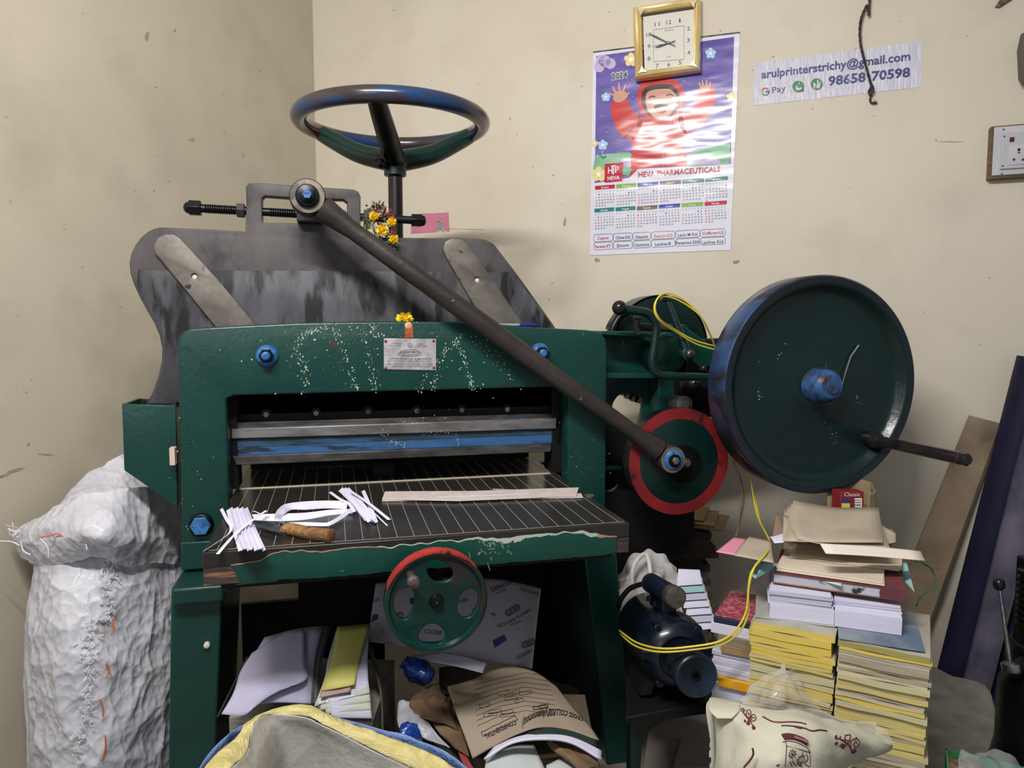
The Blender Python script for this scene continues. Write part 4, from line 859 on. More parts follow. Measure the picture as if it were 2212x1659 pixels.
T4('Pay', 247, 728, 352, 708, 50, GYP, .004)
def arc4(cx, cy, r, w, a0, a1, m):
    n = 14; o1 = [C4(cx + r * math.cos(a0 + (a1 - a0) * i / n), cy + r * math.sin(a0 + (a1 - a0) * i / n), .0034) for i in range(n + 1)]; i1 = [C4(cx + (r - w) * math.cos(a0 + (a1 - a0) * i / n), cy + (r - w) * math.sin(a0 + (a1 - a0) * i / n), .0034) for i in range(n + 1)]
    mb.add(o1 + i1, [[i, i + 1, n + 2 + i, n + 1 + i] for i in range(n)], m)
arc4(193, 715, 32, 10, 3.5, 5.7, flat('print_coral', (214, 96, 96))); arc4(193, 715, 32, 10, 2.6, 3.5, flat('print_amber', (220, 180, 90))); arc4(193, 715, 32, 10, .8, 2.6, flat('print_mint', (90, 160, 120))); arc4(193, 715, 32, 10, 0, .8, flat('print_azure', (80, 100, 190)))
mb.add([C4(*p, .0034) for p in ((192, 711), (226, 706), (226, 716), (192, 721))], [[0, 1, 2, 3]], flat('print_azure', (80, 100, 190)))
for cx, cy, tail in ((450, 676, 1), (594, 656, 0)):
    mb.add([C4(cx + 47 * math.cos(t), cy + 45 * math.sin(t), .0032) for t in [2 * math.pi * i / 28 for i in range(28)]], [list(range(28))], WG)
    if tail: mb.add([C4(*p, .0032) for p in ((462, 715), (492, 690), (492, 714))], [[0, 1, 2]], WG)
WV = flat('print_bare_white', (216, 216, 228))
for pts in ([(428, 690), (440, 706), (470, 700), (478, 686), (466, 680), (456, 690), (442, 682), (444, 670), (434, 668)], [(570, 690), (566, 648), (576, 646), (598, 674), (596, 626), (606, 624), (610, 666), (620, 640), (628, 640), (612, 688), (600, 690), (578, 662), (580, 690)], [(452, 640), (458, 640), (460, 660), (454, 660)]):
    v2, f2 = curve_mesh([[(x, -y) for x, y in pts]], 0, 0); mb.add([C4(v.x, -v.y, .0038) for v in v2], f2, WV)
mb.build('sticker_print', stk)

# ---- dangling cord
CORD = mat('twisted_dark_cord', (74, 66, 56), .8, c2=(46, 42, 38), scale=60)
pth = smooth_path([C4(1010, -1500, .02), C4(1005, 0, .02), C4(985, 40, .02), (C4(945, 130, .02)), C4(930, 230, .018), C4(935, 340, .018), C4(955, 430, .016), C4(985, 540, .014), C4(1012, 640, .012), C4(1024, 680, .012)], 8)
mb = MB(); n = len(pth)
for s_ in (0, math.pi):
    mb.tube([p + (WT * math.cos(i * .9 + s_) + WN * math.sin(i * .9 + s_)) * .0022 for i, p in enumerate(pth)], .0032, CORD, 7)
kn = smooth_path([C4(1024, 680, .014), C4(1000, 710, .016), C4(1008, 738, .02), C4(1034, 715, .02), C4(1030, 670, .014), C4(1012, 690, .012), C4(1018, 740, .012), C4(1010, 780, .01), C4(1022, 802, .01), C4(1058, 800, .01)], 5)
mb.tube(kn, .0038, CORD, 7)
for k in range(14): 
    a = random.uniform(0, 6.28); e = C4(1035, 800, .008); mb.tube([e, e + WT * math.cos(a) * .014 + Zv * math.sin(a) * .011 + WN * .003], .0007, CORD, 4)
tag(mb.build('hanging_cord', origin=pth[0]), 'dark twisted cord with a knotted end dangling over the wall sticker', 'cord')

# ---- socket panel at the right edge
sk = thing('power_socket_panel', PW(2160, 388), 'white three pin socket panel on a brown wooden box at the right edge', 'socket')
ey = Zv; a = PW(2135, 280, .035); b = PW(2133, 385, .035)
h_ = (a - b).length; BRW = mat('brown_varnished_box', (112, 88, 54), .5, c2=(88, 66, 40), scale=8, stretch=(1, 1, 6)); SKW = mat('socket_white_plastic', (198, 198, 204), .4, c2=(186, 186, 194), scale=7)
def wbox(mb, o, x0, x1, z0, z1, d0, d1, m):
    o = Vector(o); lo = [o + WT * x0 + Zv * z0 + WN * d0, o + WT * x1 + Zv * z0 + WN * d0, o + WT * x1 + Zv * z0 + WN * d1, o + WT * x0 + Zv * z0 + WN * d1]
    mb.hexa(lo, [p + Zv * (z1 - z0) for p in lo], m)
B0 = PW(2135, 385, .0)
mb = MB(); wbox(mb, B0, -.008, .30, -.010, h_ + .004, .001, .037, BRW); mb.build('wooden_box', sk, bevel=.002)
mb = MB(); wbox(mb, B0, .001, .29, .001, h_ - .001, .037, .043, SKW); mb.build('face_plate', sk, bevel=.002)
def C4p(x, y, off): return PW(1600 + x / 3.614, y / 3.614, off)
q = C4p(2020, 1325, .043); r = C4p(2028, 1045, .043); hh = (r - q).length
mb = MB(); Q0 = q - WN * .043
wbox(mb, Q0, .0, .13, 0, hh, .042, .052, mat('socket_grey_module', (186, 188, 194), .4)); mb.build('socket_module', sk, bevel=.003)
q2 = C4p(2090, 1290, .052) - WN * .052
mb = MB(); wbox(mb, q2, 0, .07, 0, (C4p(2095, 1135, .05) - C4p(2090, 1290, .05)).length, .051, .055, SKW); mb.build('socket_face', sk, bevel=.001)
mb = MB(); MAR = flat('maroon_socket_hole', (84, 30, 40), .4)
for x, y, r_, m in ((2172, 1168, .0048, BLACK), (2172, 1190, .0036, MAR), (2133, 1246, .0042, MAR), (2205, 1246, .0042, MAR)):
    mb.lathe(C4p(x, y, .0552), WN, [(0, r_), (.0006, r_)], m, 16)
mb.build('pin_holes', sk)
mb = MB(); p = C4p(2118, 1090, .052); wbox(mb, p - WN * .052, -.007, .007, -.008, .008, .051, .0535, MAR); mb.build('indicator', sk)
for x, y, o_ in ((2053, 1012, .043), (2038, 1358, .043), (2058, 1066, .052), (2046, 1296, .052)):
    mb = MB(); mb.lathe(C4p(x, y, o_), WN, [(0, .003), (.001, .003)], BARDK, 12); mb.build('screw', sk)
# ---- pink torn paper patch on the wall behind the machine
mb = MB(); PK = mat('pink_paper', (206, 128, 152), .7, c2=(196, 116, 142), scale=12)
def C2(x, y, off=.0015): return PW(620 + x / 3.318, 220 + y / 3.318, off)
v2, f2 = curve_mesh([[(x, -y) for x, y in ((890, 810), (960, 800), (1060, 798), (1158, 792), (1160, 860), (1166, 928), (1140, 930), (1128, 905), (1112, 880), (1108, 830), (1090, 820), (1078, 850), (1078, 900), (1070, 935), (960, 940), (888, 945))]], 0, 0)
mb.add([C2(v.x, -v.y) for v in v2], f2, PK)
v2, f2 = curve_mesh([[(x, -y) for x, y in ((1078, 850), (1090, 820), (1108, 830), (1112, 880), (1134, 912), (1120, 940), (1100, 918), (1078, 935), (1074, 900))]], 0, 0)
mb.add([C2(v.x, -v.y, .001) for v in v2], f2, mat('grey_paper_backing', (168, 164, 160), .8, c2=(120, 116, 112), scale=60))
tag(mb.build('torn_paper_patch'), 'torn pink paper patch stuck on the wall behind the handwheel shaft', 'paper')
# ---- grey bracket shapes at the right margin of the wall
mb = MB(); g = PW(2214, 135, .03); mb.lathe(PW(2222, 180, .04), (PW(2222, 92, .04) - PW(2222, 180, .04)), [(0, .02), (.02, .03), (.12, .034), (.17, .024)], flat('dull_grey_fitting', (92, 88, 84), .6), 20)
tag(mb.build('wall_fitting'), 'dull grey rounded fitting on the wall at the right photo edge above the socket', 'wall fitting')
mb = MB(); r0 = PW(2205, -40, .03); mb.prism([PW(2160, 0, .002), PW(2148, 16, .002), PW(2156, 18, .002), PW(2196, -8, .002), PW(2200, -40, .002), PW(2165, -40, .002)], WN * .012, mat('soot_dark_rag', (84, 74, 58), .9, c2=(128, 118, 98), scale=30))
tag(mb.build('cobwebbed_bracket', bevel=.002), 'dusty dark bracket tip high on the wall in the top right corner', 'bracket')
# ================================================================== on the machine: garland, flowers, pen
YEL = mat('marigold_yellow', (246, 214, 30), .6, c2=(240, 196, 14), scale=60); PET = mat('wilted_rose_petal', (140, 62, 84), .6, c2=(100, 44, 60), scale=50); LEAF = mat('dull_green_leaf', (74, 88, 58), .6, c2=(112, 120, 84), scale=40)
def blossom(mb, c, r, nrm, m=YEL, seed=0, squash=.6):
    rnd = random.Random(seed); n = Vector(nrm).normalized(); e1 = n.orthogonal().normalized(); e2 = n.cross(e1)
    mb.sphere(c, r * .5, m, 10)
    for ringi in range(5):
        ph = ringi / 4.6 * 1.75; cnt = (6, 11, 15, 17, 17)[ringi]
        for k in range(cnt):
            th = 2 * math.pi * (k + rnd.random() * .6) / cnt; d = (n * math.cos(ph) * squash + (e1 * math.cos(th) + e2 * math.sin(th)) * math.sin(ph)); d.normalize()
            L = r * rnd.uniform(.85, 1.1) * (1 if ringi > 1 else .8); t = d.orthogonal().normalized() * r * .13; b_ = Vector(c) + d * r * .2; e = Vector(c) + d * L; mid = Vector(c) + d * L * .75
            u_ = d.cross(t).normalized() * r * .05
            mb.add([b_ - t * .5, b_ + t * .5, mid + t + u_, e + t * .4, e - t * .4, mid - t + u_], [[0, 1, 2, 5], [5, 2, 3, 4]], m)
def petals(mb, c, r, n, m, rnd, l=.018, w=.006):
    for k in range(n):
        p = Vector(c) + Vector((rnd.uniform(-r, r), rnd.uniform(-r * .5, r * .3), rnd.uniform(-r, r))); d = Vector((rnd.uniform(-1, 1), rnd.uniform(-1, .2), rnd.uniform(-1, 1))).normalized(); t = d.orthogonal().normalized() * w * .5
        mb.add([p, p + d * l * .5 + t, p + d * l, p + d * l * .5 - t], [[0, 1, 2, 3]], m)
gl = thing('flower_garland', PY(820, 470, 2.26), 'short garland of yellow marigolds and wilted red petals hung on the adjusting screw', 'garland')
def C2Y(x, y, Y): return PY(620 + x / 3.318, 220 + y / 3.318, Y)
for k, (x, y, r) in enumerate(((625, 820, .0165), (750, 862, .016), (682, 920, .019), (765, 985, .016))):
    mb = MB(); blossom(mb, C2Y(x, y, 2.265), r, (.1 * (k - 1), -1, .1), seed=k, squash=1); mb.build('marigold_blossom', gl)
rnd = random.Random(5)
mb = MB(); 
for x, y in ((655, 790), (700, 805), (680, 885), (745, 915), (660, 980), (640, 760), (735, 805)): petals(mb, C2Y(x, y, 2.275), .010, 16, PET, rnd, .014, .008)
mb.build('red_petals', gl)
mb = MB()
for x, y in ((600, 765), (640, 755), (680, 760), (580, 880), (690, 850), (700, 1010), (730, 960), (610, 890), (715, 1000), (740, 1025), (640, 940)): petals(mb, C2Y(x, y, 2.277), .012, 14, LEAF, rnd, .018, .007)
mb.build('leaves', gl)
mb = MB(); mb.tube(smooth_path([C2Y(590, 790, 2.29), C2Y(600, 870, 2.285), C2Y(650, 960, 2.285), C2Y(720, 1000, 2.285), C2Y(770, 950, 2.285), C2Y(760, 850, 2.285), C2Y(700, 800, 2.29), C2Y(640, 770, 2.30)], 5), .0012, flat('garland_thread', (150, 146, 110)), 5); mb.build('thread', gl)
mf = MB(); fc = PY(874, 690, 2.225); fc.z = PY(874, 694, 2.19).z + .004
blossom(mf, fc, .027, (0, -.5, 1), seed=9, squash=.8); tag(mf.build('marigold_flower'), 'single yellow marigold head lying on top edge of the green front frame', 'flower')
mb = MB(); zt2 = PY(1137, 706, YF).z; a = PY(1122, 706, 2.24); b = PY(1158, 708, 2.24); a.z = b.z = zt2 + .006; mb.cyl(a, b, .0048, flat('blue_pen_plastic', (36, 44, 140), .3), seg=12); mb.cyl(b, b + (b - a).normalized() * .006, .0048, flat('blue_pen_plastic', (36, 44, 140)), r1=.002, seg=12)
pen = MB(); 
c_ = PY(1075, 704, 2.24); c_.z = a.z; mb.cyl(c_, a, .004, flat('clear_pen_barrel', (150, 156, 170), .2), seg=12); tag(mb.build('ballpoint_pen'), 'ballpoint pen with blue cap lying on the top edge of the green frame', 'pen')
# ================================================================== on the table: strips, knife, boards
PAP = mat('bright_white_paper', (222, 220, 240), .75, c2=(214, 212, 234), scale=14)
def Cz(x, y, z=ZT + .002): return PZ(400 + x / 4.424, 980 + y / 4.424, z)
def strip(pts, w, name='paper_strip', m=PAP, lab=None, grp=None, th=.0006, stand=0.0, n=8):
    """pts: (crop x, crop y, height above table); w: width; stand: tilt of the strip's face from flat"""
    P_ = smooth_path([Cz(x, y, ZT + .0012 + h) for x, y, h in pts], n); mb = MB(); vs = []; N_ = len(P_)
    for i, p in enumerate(P_):
        t = (P_[min(i + 1, N_ - 1)] - P_[max(i - 1, 0)]); t.z = 0; t.normalize(); s = Vector((-t.y, t.x, 0)); sv = s * math.cos(stand) + Zv * math.sin(stand)
        base = p + (Zv * (w / 2 * math.sin(stand)))
        vs += [base - sv * w / 2, base + sv * w / 2, base + sv * w / 2 + Zv * th, base - sv * w / 2 + Zv * th]
    fs = []
    for i in range(N_ - 1):
        for k in range(4): fs.append([i * 4 + k, i * 4 + (k + 1) % 4, (i + 1) * 4 + (k + 1) % 4, (i + 1) * 4 + k])
    fs += [[3, 2, 1, 0], [4 * N_ - 4, 4 * N_ - 3, 4 * N_ - 2, 4 * N_ - 1]]
    mb.add(vs, fs, m); return tag(mb.build(name), lab, 'paper strip', grp)
G1 = 'offcut strips in the left bundle on the table'; G2 = 'offcut strips in the right bundle on the table'; G3 = 'long curled strips between the two bundles'
L1_ = 'narrow white paper offcut in the front left bundle on the black table'
for k in range(16):
    x0 = 405 + k * 12; x1 = 525 + k * 15; h = .002 + .012 * math.sin(math.pi * (k + .5) / 16) + .002 * (k % 3)
    strip([(x0 + (k % 3) * 4, 545 - (k % 4) * 6, h), ((x0 + x1) / 2, 740, h + .003), (x1 + (k % 2) * 6, 935 - (k % 5) * 5, h)], .0075, lab=L1_, grp=G1, stand=.5 + .25 * (k % 3), n=3)
strip([(640, 690, .005), (680, 800, .004), (735, 915, .001)], .010, lab='broad flat white strip at the right side of the left bundle')
strip([(610, 690, .006), (650, 800, .005), (695, 915, .003)], .009, lab='white folded strip second from right side of the left bundle')
strip([(345, 535, .006), (400, 640, .018), (438, 700, .02), (420, 770, .012), (300, 860, .004), (185, 935, .001)], .008, lab='grey looking twisted strip curling out left of the bundle', stand=.5)
strip([(775, 545, .026), (640, 640, .028), (500, 750, .026), (420, 830, .014), (310, 960, .001)], .0075, lab='long white strip lying diagonally across the left bundle')
strip([(650, 548, .003), (700, 568, .003), (730, 590, .003)], .004, lab='tiny loose paper sliver just right of the left bundle')
# curled loops
for k in range(4):
    d = k * 15
    strip([(868 + d * 1.6, 662 + d * .4, .0), (872 + d, 610, .006), (905 + d, 555 + d * .3, .012), (975 + d, 510 + d * .5, .014), (1150, 488 + d, .012), (1350, 480 + d * .9, .010), (1545, 484 + d, .008)], .010, lab='curved white paper strip looping between the two bundles', grp=G3, stand=.9, n=6)
for k in range(6):
    strip([(640 + k * 5, 590 + k * 9, .006), (900, 583 + k * 12, .006), (1150, 574 + k * 11, .006), (1400, 545 + k * 8, .006), (1600, 540 + k * 6, .006)], .0045, lab='thin straight white strip running between the two bundles', grp='straight strips between the two bundles', stand=.4, n=4)
strip([(990, 690, .003), (1150, 685, .005), (1335, 690, .008), (1400, 672, .01), (1490, 620, .012), (1590, 545, .015)], .010, lab='white strip bending behind the wooden knife handle', stand=.7)
for k in range(9):
    strip([(1475 + k * 10, 355 - (k % 3) * 8, .008 + .006 * math.sin(k / 8 * math.pi)), (1600 + k * 11, 480, .012 + .004 * math.sin(k)), (1725 + k * 11, 640 + (k % 4) * 6, .004 + .010 * math.sin(k / 8 * math.pi))], .0075, lab='narrow white paper offcut in the back right bundle on the black table', grp=G2, stand=.4 + .2 * (k % 3), n=3)
strip([(1385, 372, .008), (1480, 440, .016), (1560, 480, .014), (1620, 560, .008)], .008, lab='loose strip leaning out at the left of the right bundle', stand=.3)
strip([(1590, 365, .022), (1760, 480, .024), (1950, 632, .003)], .0095, lab='long wide strip lying diagonally over the right bundle')
strip([(1700, 360, .014), (1760, 500, .014), (1825, 665, .002)], .010, lab='upright strip crossing under the diagonal one in the right bundle', stand=.3)
strip([(1800, 560, .006), (1860, 620, .004), (1932, 690, .001)], .004, lab='thin strip poking out at the right end of the right bundle')
# knife
kn_ = thing('kitchen_knife', Cz(1150, 740), 'small knife with grey blade and worn wooden handle lying on table', 'knife')
mb = MB(); hd = [(925, 742, .022), (960, 700, .026), (1010, 688, .030), (1130, 715, .033), (1260, 722, .035), (1370, 735, .037), (1400, 760, .033)]
mid = smooth_path([Cz(x, y, ZT + .014) for x, y in ((925, 735), (965, 722), (1030, 725), (1130, 748), (1250, 768), (1350, 780), (1398, 788))], 4); n = len(mid)
R_h = [.006 + .0085 * min(1, i / 5) + .002 * i / n for i in range(n)]; R_h[-1] *= .8
mb.tube(mid, R_h, mat('worn_wood_handle', (158, 118, 74), .55, c2=(112, 80, 48), scale=6, stretch=(1, 6, 6), c3=(70, 50, 34), s3=30, t3=(.64, .7), bump=.2), 12); mb.build('handle', kn_)
mb = MB(); bl = [(562, 640), (640, 636), (760, 648), (860, 672), (940, 706), (950, 735), (905, 752), (820, 735), (720, 700), (620, 655)]
mb.hexa([Cz(x, y, ZT + .011) for x, y in bl], [Cz(x, y, ZT + .0125) for x, y in bl], mat('grey_blade_steel', (112, 122, 128), .3, .7, c2=(84, 94, 100), scale=20)); mb.build('knife_blade', kn_)
# card offcut boards
def C8(x, y, z): return PZ(780 + x / 2.86, 660 + y / 2.86, z)
CARD = mat('pale_grey_card', (206, 196, 192), .75, c2=(194, 182, 176), scale=20)
def board(name, pts, z, th, m, lab, cat, grp=None):
    mb = MB(); lo = [C8(x, y, z) for x, y in pts]; mb.hexa(lo, [p + Zv * th for p in lo], m); return tag(mb.build(name, bevel=.0006), lab, cat, grp)
board('card_offcut', [(128, 1212), (1372, 1190), (1360, 1166), (150, 1184)], ZT + .001, .003, CARD, 'long pale card offcut at the bottom of the pair on table', 'card strip')
board('card_offcut', [(130, 1200), (600, 1210), (1330, 1180), (1345, 1130), (700, 1152), (148, 1155)], ZT + .0045, .0035, CARD, 'long pale card offcut on top of the other card strip', 'card strip')
board('paper_sliver', [(470, 1188), (1040, 1168), (1040, 1163), (480, 1183)], ZT + .0085, .0006, PAP, 'thin white paper sliver lying on the long card offcut', 'paper strip')
board('paper_sliver', [(810, 1138), (900, 1146), (1100, 1142), (1080, 1137), (960, 1139), (815, 1132)], ZT + .004, .001, mat('grey_paper_sliver', (150, 154, 160), .7), 'grey paper sliver behind the long card offcut', 'paper strip')
# ================================================================== right side: paper piles
A29 = math.radians(29); E1 = RT * math.cos(A29) - FH * math.sin(A29); E2 = RT * math.sin(A29) + FH * math.cos(A29)
def C5(x, y, z): return PZ(1520 + x / 3.951, 1030 + y / 3.951, z)
O5 = PD(1622, 1335, 1.77); O5.z = 0
def ebox(mb, o, w_, d_, z0, z1, m, e1=E1, e2=E2):
    o = Vector((o[0], o[1], 0)); q = [o, o + e1 * w_, o + e1 * w_ + e2 * d_, o + e2 * d_]
    mb.hexa([p + Zv * z0 for p in q], [p + Zv * z1 for p in q], m)
EDGE = {}
def edge_mat(name, c, c2, sc=900):   # fine sheet edges
    return mat(name, c, .8, c2=c2, scale=6, stretch=(1.2, 1.2, 60), contrast=(.35, .65), detail=3)
YP = [edge_mat('yellow_pad_edges', (222, 200, 104), (196, 182, 126)), edge_mat('cream_pad_edges', (214, 206, 162), (188, 178, 140)), edge_mat('dull_pad_edges', (186, 176, 152), (150, 140, 122)), edge_mat('strong_yellow_edges', (228, 196, 70), (208, 188, 104)), edge_mat('olive_board_edges', (172, 164, 96), (148, 138, 84))]
COVB = mat('grey_pad_cover', (176, 172, 162), .8, c2=(160, 154, 142), scale=9)
random.seed(11)
def pad(o, w_, d_, z0, th, m, lab, grp, bulge=0, rot=0.):
    mb = MB(); c, s = math.cos(rot), math.sin(rot); e1 = E1 * c + E2 * s; e2 = E2 * c - E1 * s
    # slightly wavy thin slab: subdivided along the front so that the edge sags
    n = 8; lo = []; hi = []; ph = random.random() * 6
    for j, dd in enumerate((0, d_)):
        pts = [Vector((o[0], o[1], 0)) + e1 * (w_ * i / n) + e2 * dd for i in range(n + 1)]
        lo.append([p + Zv * (z0 + .0008 + .0012 * math.sin(i * .9 + ph)) for i, p in enumerate(pts)]); hi.append([p + Zv * (z0 + th - .0002 + .0012 * math.sin(i * .9 + ph)) for i, p in enumerate(pts)])
    V = lo[0] + lo[1] + hi[0] + hi[1]; k = n + 1; F = []
    for i in range(n): F += [[i, i + 1, 2 * k + i + 1, 2 * k + i], [k + i, 3 * k + i, 3 * k + i + 1, k + i + 1]]
    F += [[0, 2 * k, 3 * k, k], [n, k + n, 3 * k + n, 2 * k + n]]
    mb.add(V, F, m)
    mb.add(hi[0] + hi[1], [[i, i + 1, k + i + 1, k + i] for i in range(n)], COVB); mb.add(lo[0] + lo[1], [[i, k + i, k + i + 1, i + 1] for i in range(n)], COVB)
    return tag(mb.build(name='writing_pad'), lab, 'paper pad', grp)
for side_, (s0, w_, fwd) in enumerate(((0.0, .186, 0), (.196, .182, .012))):
    z = 0.0; grp = 'yellow edged pads in the %s tall pile' % ('left', 'right')[side_]
    lab = ('thin yellow and cream edged paper pad in the left tall pile', 'thin yellow and cream edged paper pad in the right tall pile')[side_]
    ths = []
    while z < .69: t = random.choice((.008, .011, .014, .018)); t = min(t, .70 - z); ths.append(t); z += t
    z = 0
    for i, t in enumerate(ths):
        o = O5 + E1 * (s0 + random.uniform(-.003, .003)) + E2 * (random.uniform(-.004, .004) - fwd)
        m = random.choices(YP[:4], (4, 3, 2.5, 1.5 if side_ == 0 else .6))[0]
        if side_ == 1 and i >= len(ths) - 2: m = YP[4] if i == len(ths) - 1 else YP[3]
        if side_ == 0 and i >= len(ths) - 3: m = YP[3]
        pad(o, w_ + random.uniform(-.004, .004), .27, z, t, m, lab, grp, rot=random.uniform(-.012, .012)); z += t
def fbox(name, fl, fr, z0, z1, depth, m, lab, cat, grp=None, ins=0., bev=.0006):
    """box laid on the pile: front bottom edge from crop point fl to fr at height z0, going back by depth"""
    a, b = C5(*fl, z0), C5(*fr, z0); d = (b - a); d.z = 0; e = d.normalized(); bk = Vector((-e.y, e.x, 0)); mb = MB()
    q = [a, b, b + bk * depth, a + bk * depth]; mb.hexa(q, [p + Zv * (z1 - z0) for p in q], m); return tag(mb.build(name, bevel=bev), lab, cat, grp)
WP = edge_mat('white_ream_edges', (214, 212, 232), (202, 200, 222)); WP2 = edge_mat('white_bundle_edges', (200, 198, 216), (180, 178, 198))
fbox('paper_sheet', (440, 1200), (1160, 1290), .7005, .7015, .25, mat('grey_top_sheet', (172, 172, 168), .8), 'grey cover sheet on top of the left yellow pile', 'paper sheet')
fbox('cover_board', (1150, 1385), (1890, 1500), .7005, .7035, .24, mat('blue_grey_board', (150, 156, 160), .7, c2=(92, 110, 132), scale=3), 'grey blue cover board on top of the right yellow pile', 'board')
z = .702
fbox('paper_ream', (562, 1203), (1112, 1268), z, .738, .22, WP, 'solid white paper ream at the left, below thinner bundles', 'paper ream')
z = .738
for k, t in enumerate((.008, .007, .009, .007, .006)):
    fbox('paper_bundle', (548 + (k * 13) % 30, 1078 - k * 26), (1108 - (k * 17) % 24, 1140 - k * 25), z, z + t - .0006, .21, WP2 if k % 2 else WP, 'thin white paper bundle stacked over the left white ream', 'paper bundle', 'thin white bundles on the left ream'); z += t
fbox('paper_ream', (1116, 1275), (1690, 1356), .7045, .745, .22, WP, 'solid white paper ream at the right, on the grey blue board', 'paper ream')
z = .745
for k, t in enumerate((.006, .007, .008)):
    fbox('paper_bundle', (1100 + 8 * k, 1110 - k * 26), (1694 - 6 * k, 1180 - k * 26), z, z + t - .0006, .21, WP2 if k % 2 else WP, 'thin white paper bundle stacked over the right white ream', 'paper bundle', 'thin white bundles on the right ream'); z += t
lb = thing('ledger_book', C5(1100, 1000, .778), 'thick grey and maroon bound ledger lying across both white reams', 'book')
a, b = C5(590, 908, .778), C5(1715, 1072, .778); e = (b - a); e.z = 0; L = e.length; e.normalize(); bk = Vector((-e.y, e.x, 0))
def lbx(mb, x0, x1, y0, y1, z0, z1, m): q = [a + e * x0 + bk * y0, a + e * x1 + bk * y0, a + e * x1 + bk * y1, a + e * x0 + bk * y1]; q = [Vector((p.x, p.y, z0)) for p in q]; mb.hexa(q, [p + Zv * (z1 - z0) for p in q], m)
mb = MB(); lbx(mb, .0, L, 0, .21, .7785, .781, mat('worn_orange_cover', (150, 84, 62), .7, c2=(96, 80, 74), scale=20)); mb.build('back_cover', lb)
mb = MB(); lbx(mb, .002, L - .002, .003, .208, .781, .803, mat('ledger_page_edges', (176, 176, 184), .8, c2=(196, 196, 210), scale=3, c3=(46, 46, 40), s3=26, t3=(.60, .68))); mb.build('pages', lb)
mb = MB(); lbx(mb, .0, L * .0 + L, 0, .21, .803, .806, mat('maroon_cover', (122, 56, 66), .7, c2=(98, 50, 58), scale=14)); mb.build('front_cover', lb)
mb = MB(); lbx(mb, L * .82, L * 1.0, -.002, .02, .7795, .8055, mat('maroon_cover', (122, 56, 66))); mb.build('cloth_corner', lb)
def sheet(name, pts, lab, cat, m, th=.0012, grp=None, nu=8, nv=8, wob=0, seed=0, parent=None):
    """pts: rows of world points"""
    mb = MB(); Patch(pts).mesh(mb, m, nu, nv, wob=wob, seed=seed); return tag(mb.build(name, solid=th), lab, cat, grp) if parent is None else mb.build(name, parent, solid=th)
def q5(pts, z): return [[C5(x, y, (zz if isinstance(z, (tuple, list)) else z)) for x, y in row] for row, zz in zip(pts, z if isinstance(z, (tuple, list)) else [z] * len(pts))]
MAN = mat('cream_manila', (218, 206, 188), .75, c2=(210, 196, 176), scale=8); KRF = mat('tan_kraft', (178, 167, 149), .8, c2=(168, 156, 137), scale=9, bump=.1, bscale=60); CYP = mat('pale_cyan_paper', (150, 190, 192), .75); PKC = mat('dusty_pink_card', (214, 140, 158), .75)
sheet('cyan_slip', q5([[(470, 730), (620, 735)], [(355, 800), (440, 870)]], (.80, .785)), 'pale cyan paper drooping out on the left below the manila folders', 'paper sheet', CYP)
sheet('cyan_slip', q5([[(500, 720), (640, 742)], [(440, 872), (585, 795)]], (.815, .80)), 'pale cyan ruled slip hanging over the left corner of the ledger', 'paper sheet', CYP)
sheet('cyan_slip', q5([[(1690, 730), (1735, 735)], [(1700, 880), (1800, 985)]], (.812, .79)), 'pale cyan triangle sticking out at the right of the ledger', 'paper sheet', CYP)
fbox('manila_folder', (622, 803), (1545, 935), .808, .811, .20, MAN, 'lower cream manila folder directly on the ledger', 'folder')
fbox('manila_folder', (618, 775), (1530, 915), .8115, .815, .19, MAN, 'second cream manila folder resting on the lowest one', 'folder')
sheet('green_slip', q5([[(900, 830), (1180, 860)], [(880, 852), (1178, 934)]], (.8075, .80)), 'pale green slip peeking from under the manila folders', 'paper sheet', mat('pale_green_paper', (190, 214, 196), .75))
fbox('manila_folder', (735, 685), (1670, 808), .8165, .819, .17, MAN, 'third manila folder, set back to the right', 'folder')
fbox('manila_folder', (732, 662), (1690, 800), .8195, .822, .17, mat('grey_manila', (206, 192, 172), .75, c2=(196, 180, 158), scale=8), 'top manila folder, greyish, under the kraft envelopes', 'folder')
def q5d(rows): return [[PD(1520 + x / 3.951, 1030 + y / 3.951, d) for x, y, d in row] for row in rows]
for k in range(4):
    dx, dy = -26 * (3 - k), 26 * (3 - k); dd = -.004 * (3 - k) 
    sheet('kraft_envelope', q5d([[(765 + dx, 200 + dy, 2.03 - dd), (1130 + dx * .5, 262 + dy, 2.03 - dd), (1492, 258 + dy * .4, 2.02 - dd)], [(735 + dx * .6, 385 + dy * .4, 1.925 - dd), (1115, 420, 1.92 - dd), (1520, 430, 1.905 - dd)], [((800 if k == 3 else 690), (530 if k == 3 else 548), 1.83 - dd), (1080, (585 if k == 3 else 560), 1.80 - dd), (1590 if k == 3 else 1530, (606 if k == 3 else 560), 1.775 - dd)]]),
          ('lowest', 'second', 'third', 'topmost')[k] + ' tan kraft envelope of the fanned bundle below the flywheel', 'envelope', KRF, seed=k)
sheet('kraft_envelope', q5d([[(682, 330, 1.97), (780, 350, 1.97)], [(674, 540, 1.85), (870, 560, 1.83)]]), 'narrow kraft flap at the left of the fanned bundle', 'envelope', KRF)
sheet('white_card_strip', q5d([[(992, 570, 1.765), (1420, 592, 1.765), (1850, 634, 1.765)], [(1042, 655, 1.73), (1460, 680, 1.73), (1887, 716, 1.73)]]), 'long off-white card strip on top of the folders pointing right', 'card', mat('offwhite_card', (226, 218, 206), .7))
sheet('pink_card', q5([[(262, 516), (366, 530)], [(105, 641), (258, 668)]], (.845, .84)), 'dusty pink card end sticking out left of the pile', 'card', PKC)
sheet('kraft_card', q5([[(390, 508), (570, 545)], [(256, 670), (600, 736)]], (.848, .842)), 'tan kraft card lying over the pink card', 'card', KRF)
